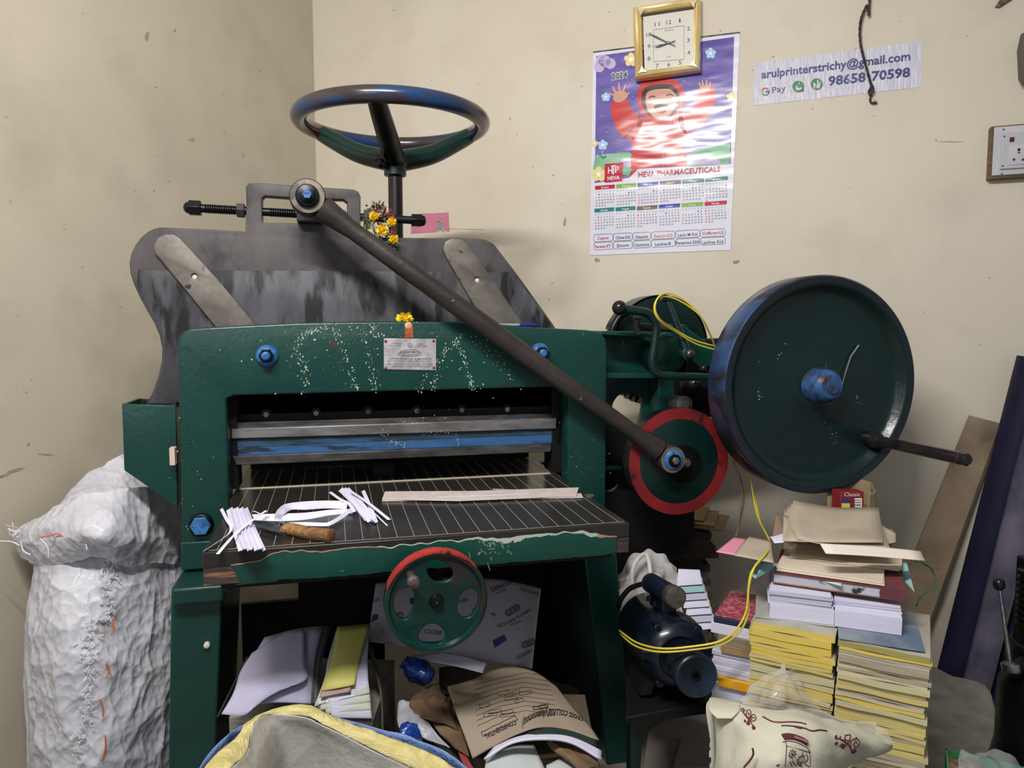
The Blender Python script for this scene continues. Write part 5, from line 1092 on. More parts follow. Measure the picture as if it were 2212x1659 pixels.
sheet('white_wrap', q5d([[(560, 500, 1.95), (680, 470, 1.95)], [(600, 560, 1.88), (690, 556, 1.86)]]), 'crumpled white paper scrap behind the left of manila folders', 'paper scrap', PAP, wob=.01, nu=10, nv=8)
sheet('brown_scrap', q5d([[(620, 310, 2.05), (640, 320, 2.05)], [(590, 500, 1.98), (690, 480, 1.98)]]), 'small brown pointed paper scrap left of the kraft bundle', 'paper scrap', mat('brown_scrap', (140, 112, 96), .8))
sheet('brown_scrap', q5d([[(1500, 400, 1.95), (1560, 435, 1.95), (1640, 480, 1.93)], [(1520, 560, 1.88), (1580, 570, 1.88), (1640, 555, 1.88)]]), 'brown paper corner sticking out right of the kraft bundle', 'paper scrap', KRF)
# piles standing behind, which carry the raised sheets
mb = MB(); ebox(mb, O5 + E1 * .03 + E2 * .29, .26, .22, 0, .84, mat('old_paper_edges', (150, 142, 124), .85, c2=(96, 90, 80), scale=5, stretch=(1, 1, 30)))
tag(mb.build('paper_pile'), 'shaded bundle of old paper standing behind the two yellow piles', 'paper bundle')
# ---- small left pile
O6 = PD(1541, 1340, 1.86); O6.z = 0
def pbx(name, dx, dy, w_, d_, z0, z1, m, lab, cat, grp=None): 
    mb = MB(); ebox(mb, O6 + E1 * dx + E2 * dy, w_, d_, z0, z1, m); return tag(mb.build(name, bevel=.0008), lab, cat, grp)
zt6 = .66
bk6 = thing('red_book', (O6.x, O6.y, zt6), 'maroon patterned hardback book with navy spine on top of small left pile', 'book')
mb = MB(); ebox(mb, O6 + E2 * .0, .10, .20, zt6, zt6 + .016, mat('navy_book_cloth', (34, 38, 66), .6)); mb.build('pages_and_spine', bk6, bevel=.002)
mb = MB(); ebox(mb, O6 + E2 * .006, .10, .195, zt6 + .016, zt6 + .018, mat('maroon_leaf_pattern', (150, 56, 74), .5, c2=(186, 112, 124), scale=70, contrast=(.50, .54), stretch=(1, 1.6, 1))); mb.build('patterned_cover', bk6, bevel=.0006)
zz = 0.0; random.seed(21); k = 0
while zz < .40:
    t = random.choice((.012, .016, .02)); t = min(t, .405 - zz)
    pbx('notepad', random.uniform(-.004, .004), random.uniform(-.004, .004), .105, .2, zz + .0005, zz + t, random.choice([WP2, edge_mat('greyish_pad_edges', (190, 186, 178), (160, 156, 148)), WP]), 'grey-white notepad in the lower half of the small left pile', 'notepad', 'notepads low in the small left pile'); zz += t; k += 1
pbx('notepad', -.003, 0, .11, .2, .405, .44, WP2, 'spiral notepad bundle with punched edge near the middle of small pile', 'notepad')
pbx('notepad', 0, .0, .105, .2, .441, .50, WP, 'thick white ruled pad under the yellow packet', 'notepad')
pbx('yellow_packet', .018, -.012, .09, .2, .501, .524, mat('amber_plastic_packet', (236, 172, 30), .35, c2=(214, 150, 26), scale=9, bump=.3), 'amber yellow packet wedged in the small left pile', 'packet')
for j in range(5): pbx('notepad', random.uniform(-.004, .003), random.uniform(-.003, .004), .105, .2, .525 + j * .0125, .5368 + j * .0125, WP if j % 2 else WP2, 'white paper pad between yellow packet and brown envelopes', 'notepad', 'white pads above the yellow packet')
pbx('brown_envelope', .022, -.006, .085, .2, .588, .608, edge_mat('brown_envelope_edges', (168, 136, 100), (140, 112, 84)), 'thick brown envelope under the maroon book', 'envelope')
pbx('brown_envelope', .014, -.004, .09, .2, .6085, .632, edge_mat('grey_brown_edges', (150, 134, 112), (120, 108, 92)), 'greyish brown envelope bundle directly below the maroon book', 'envelope')
pbx('notepad', -.006, .0, .10, .2, .6325, .6595, WP, 'white pad with rounded lower corner right under the maroon book', 'notepad')
# holes of the spiral pads
mb = MB()
for j in range(2):
    for zc in (.414, .428): 
        p = O6 + E1 * (.028) - E2 * .001; mb.obox((p.x, p.y, zc), E1 * .002, E2 * .001, Zv * .002, BLACK)
tag(mb.build('binding_holes'), 'tiny dark punched holes at the edge of the spiral notepads', 'holes') if False else mb
# ---- brown paper bag with red pack behind the flywheel
bg = thing('brown_paper_bag', PD(1840, 1140, 2.25), 'open brown paper bag standing behind the kraft envelopes under the flywheel', 'bag')
KB = mat('creased_brown_bag', (150, 132, 104), .8, c2=(126, 108, 84), scale=7, bump=.5, bscale=18)
mb = MB(); Patch([[PD(1785, 1052, 2.28), PD(1830, 1030, 2.30), PD(1884, 1042, 2.27)], [PD(1786, 1100, 2.27), PD(1832, 1098, 2.29), PD(1885, 1100, 2.26)], [PD(1788, 1190, 2.26), PD(1835, 1190, 2.28), PD(1886, 1190, 2.25)]]).mesh(mb, KB, 14, 12, wob=.01); mb.build('bag_back', bg, solid=.002)
mb = MB(); Patch([[PD(1884, 1042, 2.27), PD(1890, 1060, 2.22), PD(1874, 1064, 2.17)], [PD(1885, 1100, 2.26), PD(1890, 1110, 2.2), PD(1872, 1110, 2.16)], [PD(1886, 1190, 2.25), PD(1890, 1190, 2.2), PD(1870, 1190, 2.16)]]).mesh(mb, KB, 10, 12, wob=.008); mb.build('bag_side', bg, solid=.002)
rp = thing('red_pack', PD(1840, 1120, 2.2), 'red printed packet with white label inside the brown paper bag', 'packet')
RD = mat('red_pack_print', (128, 34, 40), .5); a, b, c, d = PD(1816, 1062, 2.20), PD(1866, 1062, 2.19), PD(1866, 1120, 2.19), PD(1816, 1120, 2.20)
mb = MB(); mb.prism([d, c, b, a], (.0, .04, 0), RD); mb.build('pack_body', rp, bevel=.001)
mb = MB(); of = Vector((0, -.001, 0)); nn = (b - a).cross(a - d).normalized() * -1
nn = Vector((0, -1, 0)); text_on(mb, 'Classic', PD(1824, 1072, 2.195) , PD(1858, 1072, 2.185), .012, flat('pack_white', (220, 214, 214)), .0, nn)
for x0, y0, x1, y1, m in ((1838, 1076, 1862, 1098, flat('pack_white', (220, 214, 214))), (1818, 1076, 1836, 1086, flat('pack_navy', (40, 44, 92))), (1818, 1087, 1836, 1099, flat('pack_yellow', (200, 180, 90)))):
    mb.poly([PD(x0, y1, 2.196), PD(x1, y1, 2.19), PD(x1, y0, 2.19), PD(x0, y0, 2.196)], m)
for yy in (1080, 1085, 1091): mb.poly([PD(1841, yy + 1.4, 2.187), PD(1859, yy + 1.4, 2.182), PD(1859, yy, 2.182), PD(1841, yy, 2.187)], flat('pack_black', (40, 40, 44)))
mb.build('pack_print', rp)
# ---- leaning board and rolls at the right edge
BRD = mat('brown_fibre_board', (156, 138, 116), .8, c2=(140, 122, 100), scale=4, c3=(110, 94, 78), s3=2.4, t3=(.5, .62))
def slat(mb, tl, tr, br, bl, th, m):
    d = WN * th; mb.hexa([bl, br, br + d, bl + d], [tl, tr, tr + d, tl + d], m)
for k in range(3):
    of = .012 + k * .0075; mb = MB(); bo_ = WN * (k * .0075)
    slat(mb, PW(2093 - (2 - k) * 1, 897 + (2 - k) * 2, of), PW(2160 + (2 - k) * 2, 914 + (2 - k) * 3, of), PZ(1948 + (2 - k) * 3, 1500, 0) + bo_, PZ(1858, 1484, 0) + bo_, .0065, BRD)
    tag(mb.build('leaning_board'), ('rearmost', 'middle', 'front')[k] + ' long brown fibre board leaning on the wall beside the navy roll', 'board', 'three brown boards leaning together')
def roll(name, top_, bot, r, m, lab, inner=True):
    mb = MB(); a = (bot - top_); mb.lathe(top_, a, [(0, r * .25), (0, r), (a.length, r), (a.length, r * .3)], m, 40, caps=True); return tag(mb.build(name), lab, 'roll')
NVY = mat('navy_film_roll', (30, 29, 60), .6, c2=(25, 24, 48), scale=3, spec=.3)
roll('film_roll', PW(2246, 775, .09), PWF(2058, .085) + Zv * .01, .068, NVY, 'wide navy blue roll leaning on wall right of the brown boards')
GPR = mat('grey_violet_film_roll', (112, 106, 126), .4, c2=(52, 56, 78), scale=2.2, contrast=(.4, .6), c3=(150, 156, 156), s3=1.3, t3=(.56, .6), coat=.3, stretch=(1, 1, 1))  # lighter grey tones put a lit streak into the roll's colour
roll('film_roll', PW(2246, 930, .17), PWF(2100, .17) + Zv * .01, .044, GPR, 'thin glossy grey violet roll standing in front of the navy roll')
roll('film_roll', PW(2262, 1050, .10), PWF(2150, .10) + Zv * .01, .040, mat('violet_film_roll', (50, 44, 96), .35, c2=(24, 26, 44), scale=2.5, contrast=(.45, .55), coat=.3), 'dark violet roll leaning at the far right behind the lever')
# green string
mb = MB(); GS = mat('green_twine', (58, 108, 66), .8)
def C5d(x, y, d): return PD(1520 + x / 3.951, 1030 + y / 3.951, d)
mb.tube(smooth_path([C5d(1790, 715, 1.9), C5d(1880, 740, 1.92), C5d(1950, 800, 1.95), C5d(1990, 900, 1.95), C5d(1970, 960, 1.94), C5d(1890, 990, 1.93), C5d(1840, 1040, 1.92), C5d(1815, 1105, 1.92)], 6), [.0022 + .0008 * math.sin(i * 1.1) for i in range(43)], GS, 7)
mb.tube(smooth_path([C5d(1850, 715, 1.92), C5d(1930, 770, 1.95), C5d(2020, 790, 1.97)], 5), .0008, GS, 5)
tag(mb.build('green_twine'), 'frayed green twine hanging off the right side of the paper pile', 'string')
# ---- black lever machine at the right edge
lm = thing('lever_machine', (PD(2190, 1560, 2.0).x, PD(2190, 1560, 2.0).y, 0), 'black machine with a thin upright ball lever at the right photo edge', 'machine')
mb = MB(); c_ = PD(2195, 1500, 2.0); base = Vector((c_.x, c_.y, 0)) + RT * .09
mb.lathe(base, Zv, [(0, .20), (.05, .20), (.09, .15), (.25, .12), (.42, .12), (.46, .10), (.55, .098)], BLACKM, 40)
mb.obox(base + Zv * .66, RT * .07, FH * .06, Zv * .12, BLACKM); mb.build('machine_body', lm, bevel=.006)
mb = MB(); p0 = PD(2183, 1440, 1.96); p1 = PD(2158, 1262, 2.0); mb.tube([p0, p1], [.006, .0045], SILV, 10); mb.build('lever_rod', lm)
mb = MB(); mb.sphere(p1, .017, mat('black_bakelite', (22, 20, 24)), 18, (.9, .9, 1.1)); mb.build('lever_knob', lm)
mb = MB(); mb.lathe(PD(2186, 1452, 1.96), (p1 - p0), [(0, .021), (.006, .024), (.022, .024), (.028, .014)], SILV, 24); mb.tube([PD(2186, 1452, 1.96), base + Zv * .55], .02, BLACKM); mb.build('lever_collar', lm)
for k in range(9):
    mb = MB(); a_ = base + Zv * (.60 + k * .018) - RT * .07; mb.lathe(a_, Zv, [(0, .02), (.003, .03), (.010, .03), (.013, .02)], BLACKM, 16); mb.build('cooling_rib', lm)
# ---- green carton with crumpled clear plastic at the bottom right
gc = thing('green_carton', PZ(2120, 1690, .28), 'green carton corner wrapped in clear plastic at the bottom right', 'carton')
q = [PZ(2043, 1616, .42), PZ(2215, 1640, .42), PZ(2260, 1760, .42), PZ(2050, 1740, .42)]
q = [PD(2042, 1617, 1.70), PD(2230, 1628, 1.62)]; q0, q1 = q; q1.z = q0.z; u_ = (q1 - q0).normalized(); v_ = Vector((u_.y, -u_.x, 0))
zt7 = q0.z
mb = MB()
GCM = mat('green_carton_print', (44, 120, 70), .5, c2=(60, 140, 90), scale=9)
for s_ in ((q0, q1, v_ * .004), (q0, q0 + v_ * .2, u_ * .004), (q1, q1 + v_ * .2, -u_ * .004), (q0 + v_ * .2, q1 + v_ * .2, -v_ * .004)):
    a, b, d = s_; mb.hexa([Vector((p.x, p.y, 0)) for p in (a, b, b + d, a + d)], [Vector((p.x, p.y, zt7)) for p in (a, b, b + d, a + d)], GCM)
mb.build('carton_walls', gc)
mb = MB(); p = q0 + u_ * .04 + v_ * .03; mb.hexa([Vector((x.x, x.y, zt7 - .08)) for x in (q0 + u_ * .006 + v_ * .006, q0 + u_ * .07 + v_ * .006, q0 + u_ * .07 + v_ * .1, q0 + u_ * .006 + v_ * .1)], [Vector((x.x, x.y, zt7 - .012)) for x in (q0 + u_ * .006 + v_ * .006, q0 + u_ * .07 + v_ * .006, q0 + u_ * .07 + v_ * .1, q0 + u_ * .006 + v_ * .1)], mat('brown_contents', (140, 116, 84), .8, c2=(90, 72, 52), scale=30)); mb.build('contents', gc)
CLR = mat('clear_crinkled_plastic', (200, 212, 210), .08, alpha=.30, bump=.8, bscale=14, c2=(210, 216, 220), scale=4)
mb = MB(); Patch([[q0 + u_ * (.05 + .07 * i) + Zv * (-.004 + .02 * math.sin(i * 2.1)) for i in range(4)], [q0 + u_ * (.02 + .08 * i) + v_ * .08 + Zv * (.012 + .02 * math.sin(i * 1.7 + 1)) for i in range(4)], [q0 + u_ * (.02 + .08 * i) + v_ * .2 + Zv * .01 for i in range(4)]]).mesh(mb, CLR, 26, 20, wob=.022, ws=16); mb.build('plastic_film', gc)
# ================================================================== motor
mt = thing('electric_motor', PD(1450, 1500, 2.0), 'dark blue electric motor with capacitor and pulley beside the machine leg', 'motor')
MBL = mat('dark_blue_motor_paint', (18, 28, 42), .28, .25, c2=(12, 16, 24), scale=6, contrast=(.4, .65), c3=(30, 62, 92), s3=7, t3=(.60, .72), coat=.35)
Ra, Rb = PD(1400, 1346, 2.20), PD(1506, 1462, 1.78); ax = (Rb - Ra).normalized(); LA = (Rb - Ra).length
rb = .094
mb = MB(); mb.lathe(Ra, ax, [(-.02, .03), (-.015, rb * .8), (.0, rb * .97), (.005, rb), (LA * .47, rb), (LA * .475, rb * 1.04), (LA * .50, rb * 1.06), (LA * .52, rb * 1.04)], MBL, 56); mb.build('motor_body', mt)
mb = MB(); mb.lathe(Ra, ax, [(LA * .52, rb * 1.04), (LA * .60, rb * 1.0), (LA * .66, rb * .86), (LA * .69, rb * .66), (LA * .695, rb * .60), (LA * .68, rb * .56), (LA * .68, rb * .2)], MBL, 56); mb.build('end_bell', mt)
upm = (Zv - ax * ax.z).normalized(); rt_ = ax.cross(upm) * -1
for k, a in enumerate((2.3, 3.7, -.6, .75)):
    mb = MB(); d = upm * math.cos(a) + rt_ * math.sin(a); p = Ra + ax * (LA * .60) + d * rb * .93; mb.lathe(p - ax * .02, ax, [(0, .011), (.035, .011), (.037, .007), (.045, .006)], MBL, 16); mb.build('through_bolt', mt)
for k in (-1, 1):   # bell ribs
    mb = MB(); a = 1.5 * k; d = upm * math.cos(a) + rt_ * math.sin(a); mb.obox(Ra + ax * (LA * .6) + d * rb * .86, ax * .03, d * .02, ax.cross(d) * .012, MBL); mb.build('bell_rib', mt, bevel=.003)
mb = MB(); mb.lathe(Ra, ax, [(LA * .68, .016), (LA * .74, .016), (LA * .74, .042), (LA * .77, .046), (LA * .775, .037), (LA * .80, .037), (LA * .805, .048), (LA * .86, .049), (LA * .865, .040), (LA * .90, .040), (LA * .905, .052), (LA * .99, .053), (LA, .049), (LA * .985, .030), (LA * .975, .012)], mat('pulley_dark_steel', (36, 38, 44), .33, .5, c2=(48, 72, 96), scale=6), 48); mb.build('pulley', mt)
mb = MB(); mb.lathe(Ra, ax, [(LA * .975, .012), (LA * .985, .012), (LA * .985, .006), (LA * .975, .006)], BLACKM, 20); mb.build('shaft_end', mt)
K0, K1 = PD(1404, 1258, 2.12), PD(1462, 1292, 1.93); kd = (K1 - K0)
mb = MB(); mb.lathe(K0, kd, [(.0, .022), (.008, .026), (.012, .028), (kd.length - .032, .028)], mat('navy_capacitor_sleeve', (28, 32, 58), .4), 32); mb.build('capacitor', mt)
mb = MB(); mb.lathe(K0, kd, [(kd.length - .032, .0295), (kd.length - .006, .0295), (kd.length - .002, .027), (kd.length, .015)], mat('capacitor_metal_cap', (120, 118, 108), .35, .6, c2=(84, 82, 76), scale=20), 32); mb.build('capacitor_cap', mt)
mb = MB(); mb.lathe(K0, kd, [(-.004, .024), (.006, .0285), (.014, .0285)], mat('capacitor_metal_cap', (120, 118, 108)), 32); mb.build('capacitor_ring', mt)
mb = MB(); mb.tube(smooth_path([K0 + Vector((0, 0, 0)), PD(1385, 1262, 2.16), PD(1360, 1272, 2.18), PD(1341, 1295, 2.18), PD(1336, 1312, 2.16)], 6), .0075, BLACK, 10); mb.build('capacitor_lead', mt)
mb = MB(); pm = (K0 + K1) / 2 - Zv * .035; mb.obox(pm + Zv * .0, kd.normalized() * .05, rt_ * .02, upm * .018, MBL); mb.build('capacitor_bracket', mt, bevel=.004)
for x, y in ((1403, 1290), (1416, 1300)):
    mb = MB(); p = PD(x, y, 2.03); mb.lathe(p - upm * .01, upm, [(0, .009), (.012, .009), (.014, .005)], MBL, 12); mb.build('case_bolt', mt)
zc = Ra.lerp(Rb, .5).z - rb; mid = Ra.lerp(Rb, .35)
mb = MB(); 
for k in (-1, 1): mb.hexa([Vector((p.x, p.y, p.z)) for p in ((mid + rt_ * k * .03 - upm * .05 - ax * .08), (mid + rt_ * k * .03 - upm * .05 + ax * .08), (mid + rt_ * k * .06 - upm * .12 + ax * .08), (mid + rt_ * k * .06 - upm * .12 - ax * .08))], [p + rt_ * k * .03 for p in ((mid + rt_ * k * .03 - upm * .05 - ax * .08), (mid + rt_ * k * .03 - upm * .05 + ax * .08), (mid + rt_ * k * .06 - upm * .12 + ax * .08), (mid + rt_ * k * .06 - upm * .12 - ax * .08))], BLACK)
mb.build('motor_feet', mt)
# motor shelf bolted to the leg: part of the machine
zs = mid.z - .125
mb = MB(); q = [PZ(1352, 1550, zs), PZ(1582, 1508, zs), PZ(1500, 1400, zs), PZ(1352, 1400, zs)]
mb.hexa([p - Zv * .02 for p in q], q, BLACK); q2 = [PZ(1362, 1552, zs - .02), PZ(1545, 1518, zs - .02)]
ms = mb.build('motor_shelf', MC, bevel=.003)
mb = MB(); prof = [(1362, 1548), (1545, 1512), (1540, 1540), (1500, 1546), (1440, 1556), (1405, 1576), (1388, 1610), (1384, 1659), (1384, 1800), (1362, 1800)]
y_ = PZ(1362, 1552, zs - .02).y + .01
vs_ = [PY(a, b, y_) for a, b in prof]; v2, f2 = curve_mesh([[(v.x, v.z) for v in vs_]], .03, .002); mb.add([(v.x, y_ + v.z, v.y) for v in v2], f2, GREEN_DK); mb.build('shelf_bracket', MC)
# ---- yellow wires
def wire(name, pts, m, lab, r=.0025, seg=8):
    mb = MB()
    for k, of in enumerate((0, .008)): mb.tube(smooth_path([PD(x + (5 if k else 0) * math.sin(i), y + of * 900 * (1 if k else 0), d + of * .5) for i, (x, y, d) in enumerate(pts)], 8), r, m, seg)
    return tag(mb.build(name), lab, 'wire')
YW = mat('yellow_wire', (214, 196, 64), .45)
wire('yellow_wire', [(1547, 752, 2.35), (1530, 715, 2.30), (1510, 678, 2.26), (1480, 650, 2.24), (1448, 634, 2.22), (1424, 640, 2.2), (1415, 665, 2.2), (1426, 690, 2.22), (1458, 712, 2.3), (1500, 735, 2.34), (1546, 748, 2.36)], YW, 'yellow twin wire looped over the gear guard beside the flywheel')
wire('yellow_wire', [(1621, 1030, 2.36), (1628, 1075, 2.34), (1638, 1120, 2.28), (1664, 1172, 1.96), (1655, 1195, 1.82), (1630, 1225, 1.76), (1618, 1265, 1.75), (1612, 1320, 1.75), (1590, 1360, 1.75), (1555, 1385, 1.76), (1500, 1396, 1.77), (1430, 1401, 1.80), (1375, 1388, 1.90), (1338, 1362, 2.04)], YW, 'yellow twin wire running from the paper pile across the motor front', .0026)
wire('brown_wire', [(1585, 990, 2.45), (1596, 1030, 2.42), (1603, 1070, 2.4), (1598, 1115, 2.38), (1590, 1160, 2.35)], mat('shaded_brown_wire', (110, 90, 60), .5), 'brownish twin wire hanging down between the crank wheel and piles', .0028)  # the cord's shade is put into its brown colour
# ================================================================== behind the motor
ob = []
zb_ = 0
random.seed(5)
oB = PD(1345, 1240, 2.72); oB = Vector((oB.x, oB.y, 0))
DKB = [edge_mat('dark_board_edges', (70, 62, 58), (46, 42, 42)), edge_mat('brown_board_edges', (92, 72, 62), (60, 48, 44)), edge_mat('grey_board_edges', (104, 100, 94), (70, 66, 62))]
z = 0
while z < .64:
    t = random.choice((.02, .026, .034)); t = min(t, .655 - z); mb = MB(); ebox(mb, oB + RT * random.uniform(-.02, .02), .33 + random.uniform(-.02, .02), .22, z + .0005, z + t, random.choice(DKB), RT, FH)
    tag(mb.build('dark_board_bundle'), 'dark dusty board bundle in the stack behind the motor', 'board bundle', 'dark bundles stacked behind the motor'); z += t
for k, (pts, lab) in enumerate(((((1480, 1140), (1560, 1148), (1575, 1118), (1530, 1112)), 'lower'), (((1470, 1132), (1545, 1140), (1552, 1108), (1480, 1100)), 'middle'), (((1450, 1124), (1520, 1128), (1532, 1100), (1460, 1092)), 'top'))):
    mb = MB(); z_ = .6565 + k * .009; q = [PZ(x, y, z_) for x, y in pts]; mb.hexa(q, [p + Zv * .008 for p in q], mat('tan_cardboard', (168, 148, 112), .8, c2=(148, 128, 96), scale=9))
    tag(mb.build('cardboard_piece', bevel=.001), lab + ' torn tan cardboard piece lying on the dark stack under the crank wheel', 'cardboard')
WCR = mat('crumpled_white_bag', (190, 188, 186), .6, c2=(164, 160, 158), scale=9, bump=.5, bscale=14)
cb = thing('white_carry_bag', PD(1400, 1290, 2.35), 'crumpled white carry bag with loop handles lying behind the motor', 'bag')
mb = MB(); Patch([[PD(1328, 1228, 2.5), PD(1375, 1205, 2.46), (PD(1420, 1200, 2.45)), PD(1462, 1225, 2.42)], [PD(1330, 1265, 2.38), PD(1370, 1240, 2.36), PD(1425, 1235, 2.35), PD(1470, 1262, 2.36)], [PD(1332, 1300, 2.34), PD(1370, 1290, 2.32), PD(1420, 1290, 2.31), PD(1474, 1300, 2.33)], [PD(1334, 1360, 2.34), PD(1370, 1360, 2.33), PD(1420, 1360, 2.32), PD(1476, 1350, 2.34)]]).mesh(mb, WCR, 34, 30, wob=.035, ws=11); mb.build('bag_body', cb)
mb = MB(); mb.tube(smooth_path([PD(1366, 1262, 2.30), PD(1366, 1235, 2.31), PD(1376, 1210, 2.33), PD(1394, 1197, 2.36), PD(1402, 1215, 2.33), PD(1406, 1250, 2.30)], 6), .007, mat('white_handle_strip', (206, 204, 200), .6), 8); mb.build('bag_handle', cb)
for k in range(7):
    mb = MB(); x = 1462 + k * 5; y = 1232 + k * 16; d = 2.34 - k * .01; q = [PD(x, y + 34, d - .04), PD(x + 55, y + 30, d - .04), PD(x + 50, y, d), PD(x + 4, y - 2, d)]; mb.prism(q, FH * .006, (PAP, CYP, WP2, PAP, PAP, WP2, PAP)[k])
    tag(mb.build('loose_paper', bevel=.0003), ('topmost small loose sheet right of the crumpled bag', 'pale cyan loose sheet right of the crumpled bag', 'grey-white loose sheet right of the crumpled bag', 'white loose sheet', 'fifth white loose sheet', 'greyish loose sheet', 'lowest white loose sheet')[k] + (' in the heap behind the motor' if k > 2 else ''), 'paper sheet')
# pale boards on the floor at the motor's foot
for k, (pts, lab) in enumerate(((((1385, 1700), (1560, 1720), (1560, 1590), (1400, 1580)), 'lower'), (((1440, 1710), (1620, 1720), (1600, 1570), (1480, 1560)), 'upper'))):
    mb = MB(); z_ = .10 + .05 * k; q = [PZ(x, y, z_) for x, y in pts]; mb.hexa([Vector((p.x, p.y, z_ - (.10 if k == 0 else .045))) for p in q], q, mat('pale_grey_boards', (150, 142, 136), .8, c2=(132, 124, 118), scale=5)); tag(mb.build('pale_board', bevel=.002), lab + ' pale grey board bundle on the floor in front of the motor bracket', 'board')
# ================================================================== cloth bag with print, plastic bag
def C6(x, y, d): return PD(1500 + x / 3.107, 1330 + y / 3.107, d)
CLB = mat('cream_cloth', (196, 194, 176), .85, c2=(184, 181, 162), scale=5, bump=.12, bscale=120)
cbg = thing('cloth_bag', C6(600, 1022, 1.40), 'cream cloth bag with maroon scroll print in the bottom right foreground', 'bag')
fr = Patch([[C6(125, 560, 1.50), C6(330, 590, 1.44), C6(520, 640, 1.40), C6(760, 630, 1.42), C6(900, 700, 1.44), C6(1210, 790, 1.50)],
            [C6(100, 640, 1.46), C6(330, 700, 1.36), C6(540, 740, 1.33), C6(760, 720, 1.345), C6(950, 790, 1.36), C6(1322, 875, 1.46)],
            [C6(128, 800, 1.44), C6(340, 850, 1.33), C6(540, 880, 1.29), C6(760, 870, 1.31), C6(930, 900, 1.33), C6(1150, 945, 1.42)],
            [C6(118, 1000, 1.42), C6(330, 1030, 1.31), C6(540, 1040, 1.27), C6(740, 1040, 1.29), C6(880, 1040, 1.32), C6(1010, 1020, 1.40)],
            [C6(60, 1300, 1.42), C6(320, 1340, 1.32), C6(540, 1340, 1.29), C6(740, 1340, 1.30), C6(900, 1300, 1.34), C6(1020, 1260, 1.42)]])
mb = MB(); fr.mesh(mb, CLB, 50, 44, wob=.012, ws=9); mb.build('front_panel', cbg, solid=.0015)
bk_ = Patch([[C6(128, 548, 1.56), C6(330, 590, 1.62), C6(560, 620, 1.64), C6(830, 632, 1.62), C6(1000, 700, 1.60), C6(1222, 714, 1.54)],
             [C6(100, 650, 1.54), C6(330, 700, 1.62), C6(560, 720, 1.64), C6(830, 730, 1.62), C6(1000, 780, 1.6), C6(1212, 812, 1.53)],
             [C6(118, 1050, 1.52), C6(330, 1060, 1.6), C6(560, 1060, 1.62), C6(800, 1060, 1.6), C6(920, 1040, 1.56), C6(1020, 1060, 1.5)]])
mb = MB(); bk_.mesh(mb, CLB, 40, 24, wob=.008, ws=9); mb.build('back_panel', cbg, solid=.0015)
mb = MB(); Patch([[C6(128, 548, 1.56), C6(100, 560, 1.5), C6(95, 625, 1.43), C6(150, 690, 1.40)], [C6(320, 580, 1.50), C6(310, 600, 1.44), C6(300, 640, 1.40), C6(250, 690, 1.385)]]).mesh(mb, CLB, 16, 10); mb.build('folded_corner', cbg, solid=.0015)
mb = MB(); 
for p in ([(390, 890), (395, 930), (370, 975), (330, 1020)],): mb.tube(smooth_path([C6(x, y, 1.285) for x, y in p], 6), .0018, mat('maroon_print', (96, 40, 52), .7), 6)
Mp = mat('maroon_print', (96, 40, 52), .7)
def on(x, y):   # nearest (u, v) on the front panel for a photo position
    if not hasattr(on, 'tab'):
        on.tab = []
        for i in range(61):
            for j in range(51):
                p = fr.at(i / 60, j / 50) - CAM; dz = p.dot(FW); on.tab.append((CX + FPX * p.dot(RT) / dz, CY - FPX * p.dot(UP) / dz, i / 60, j / 50))
    X, Y_ = 1500 + x / 3.107, 1330 + y / 3.107
    b = sorted(on.tab, key=lambda t: (t[0] - X) ** 2 + (t[1] - Y_) ** 2)[:4]
    ws = [1 / ((t[0] - X) ** 2 + (t[1] - Y_) ** 2 + .05) for t in b]; S_ = sum(ws)
    return (sum(w_ * t[2] for w_, t in zip(ws, b)) / S_, sum(w_ * t[3] for w_, t in zip(ws, b)) / S_)
def wobp(p, n_): return p + n_ * (.012 * noise.noise(p * 9) + .006 * noise.noise(p * 24.3 + Vector((0, 0, 3))))
def stroke(pts, w_=.0011, m=Mp, n=5):
    P_ = []
    for x, y in smooth_loop(pts, 1) if False else pts:
        u, v = on(x, y); q = fr.at(u, v); nn_ = fr.normal(u, v); P_.append(wobp(q, nn_) + nn_ * .0012)
    mb.tube(smooth_path(P_, n), w_, m, 5)
def spiral(cx, cy, r, turns=1.6, ph=0, sgn=1): stroke([(cx + r * (1 - .8 * i / 14) * math.cos(ph + sgn * turns * 2 * math.pi * i / 14), cy + r * (1 - .8 * i / 14) * math.sin(ph + sgn * turns * 2 * math.pi * i / 14)) for i in range(15)], .0010, n=2)
for cx, cy in ((365, 680), (1015, 855)):
    for dx, dy, r, ph in ((-62, -42, 16, 0), (0, -28, 24, 1), (48, 0, 30, 2.4), (-18, 22, 18, 3), (36, 44, 18, 5), (-52, 5, 12, 2)):
        k_ = .62 if cx < 500 else 1
        spiral(cx + dx * k_, cy + dy * (1.1 if cx < 500 else 1), r * (.8 if cx < 500 else 1), ph=ph)
    stroke([(cx - 50 * (.6 if cx < 500 else 1), cy - 30), (cx, cy), (cx + 30, cy + 50)], .0016); stroke([(cx - 40 * .6, cy + 26), (cx, cy), (cx + 30 * .6, cy - 20)], .0016)
stroke([(458, 680), (520, 706), (570, 716), (640, 714), (700, 718), (750, 730)], .0018); stroke([(585, 737), (640, 738), (700, 745), (745, 758), (790, 775), (840, 768), (888, 771)], .0015)
for k in range(5): spiral(680 + 16 * k, 744 + k * 2.5, 5 + (k == 2) * 4, 1)
stroke([(590, 818), (640, 815), (700, 830), (748, 856)], .0062); stroke([(590, 850), (640, 846), (700, 862), (752, 890)], .0008); stroke([(606, 850), (612, 880), (610, 960), (612, 1015)], .0007); stroke([(620, 878), (700, 900), (770, 918)], .0007); stroke([(752, 890), (772, 930), (776, 1010)], .0007)
INKB = mat('brown_line_print', (72, 58, 58), .7)
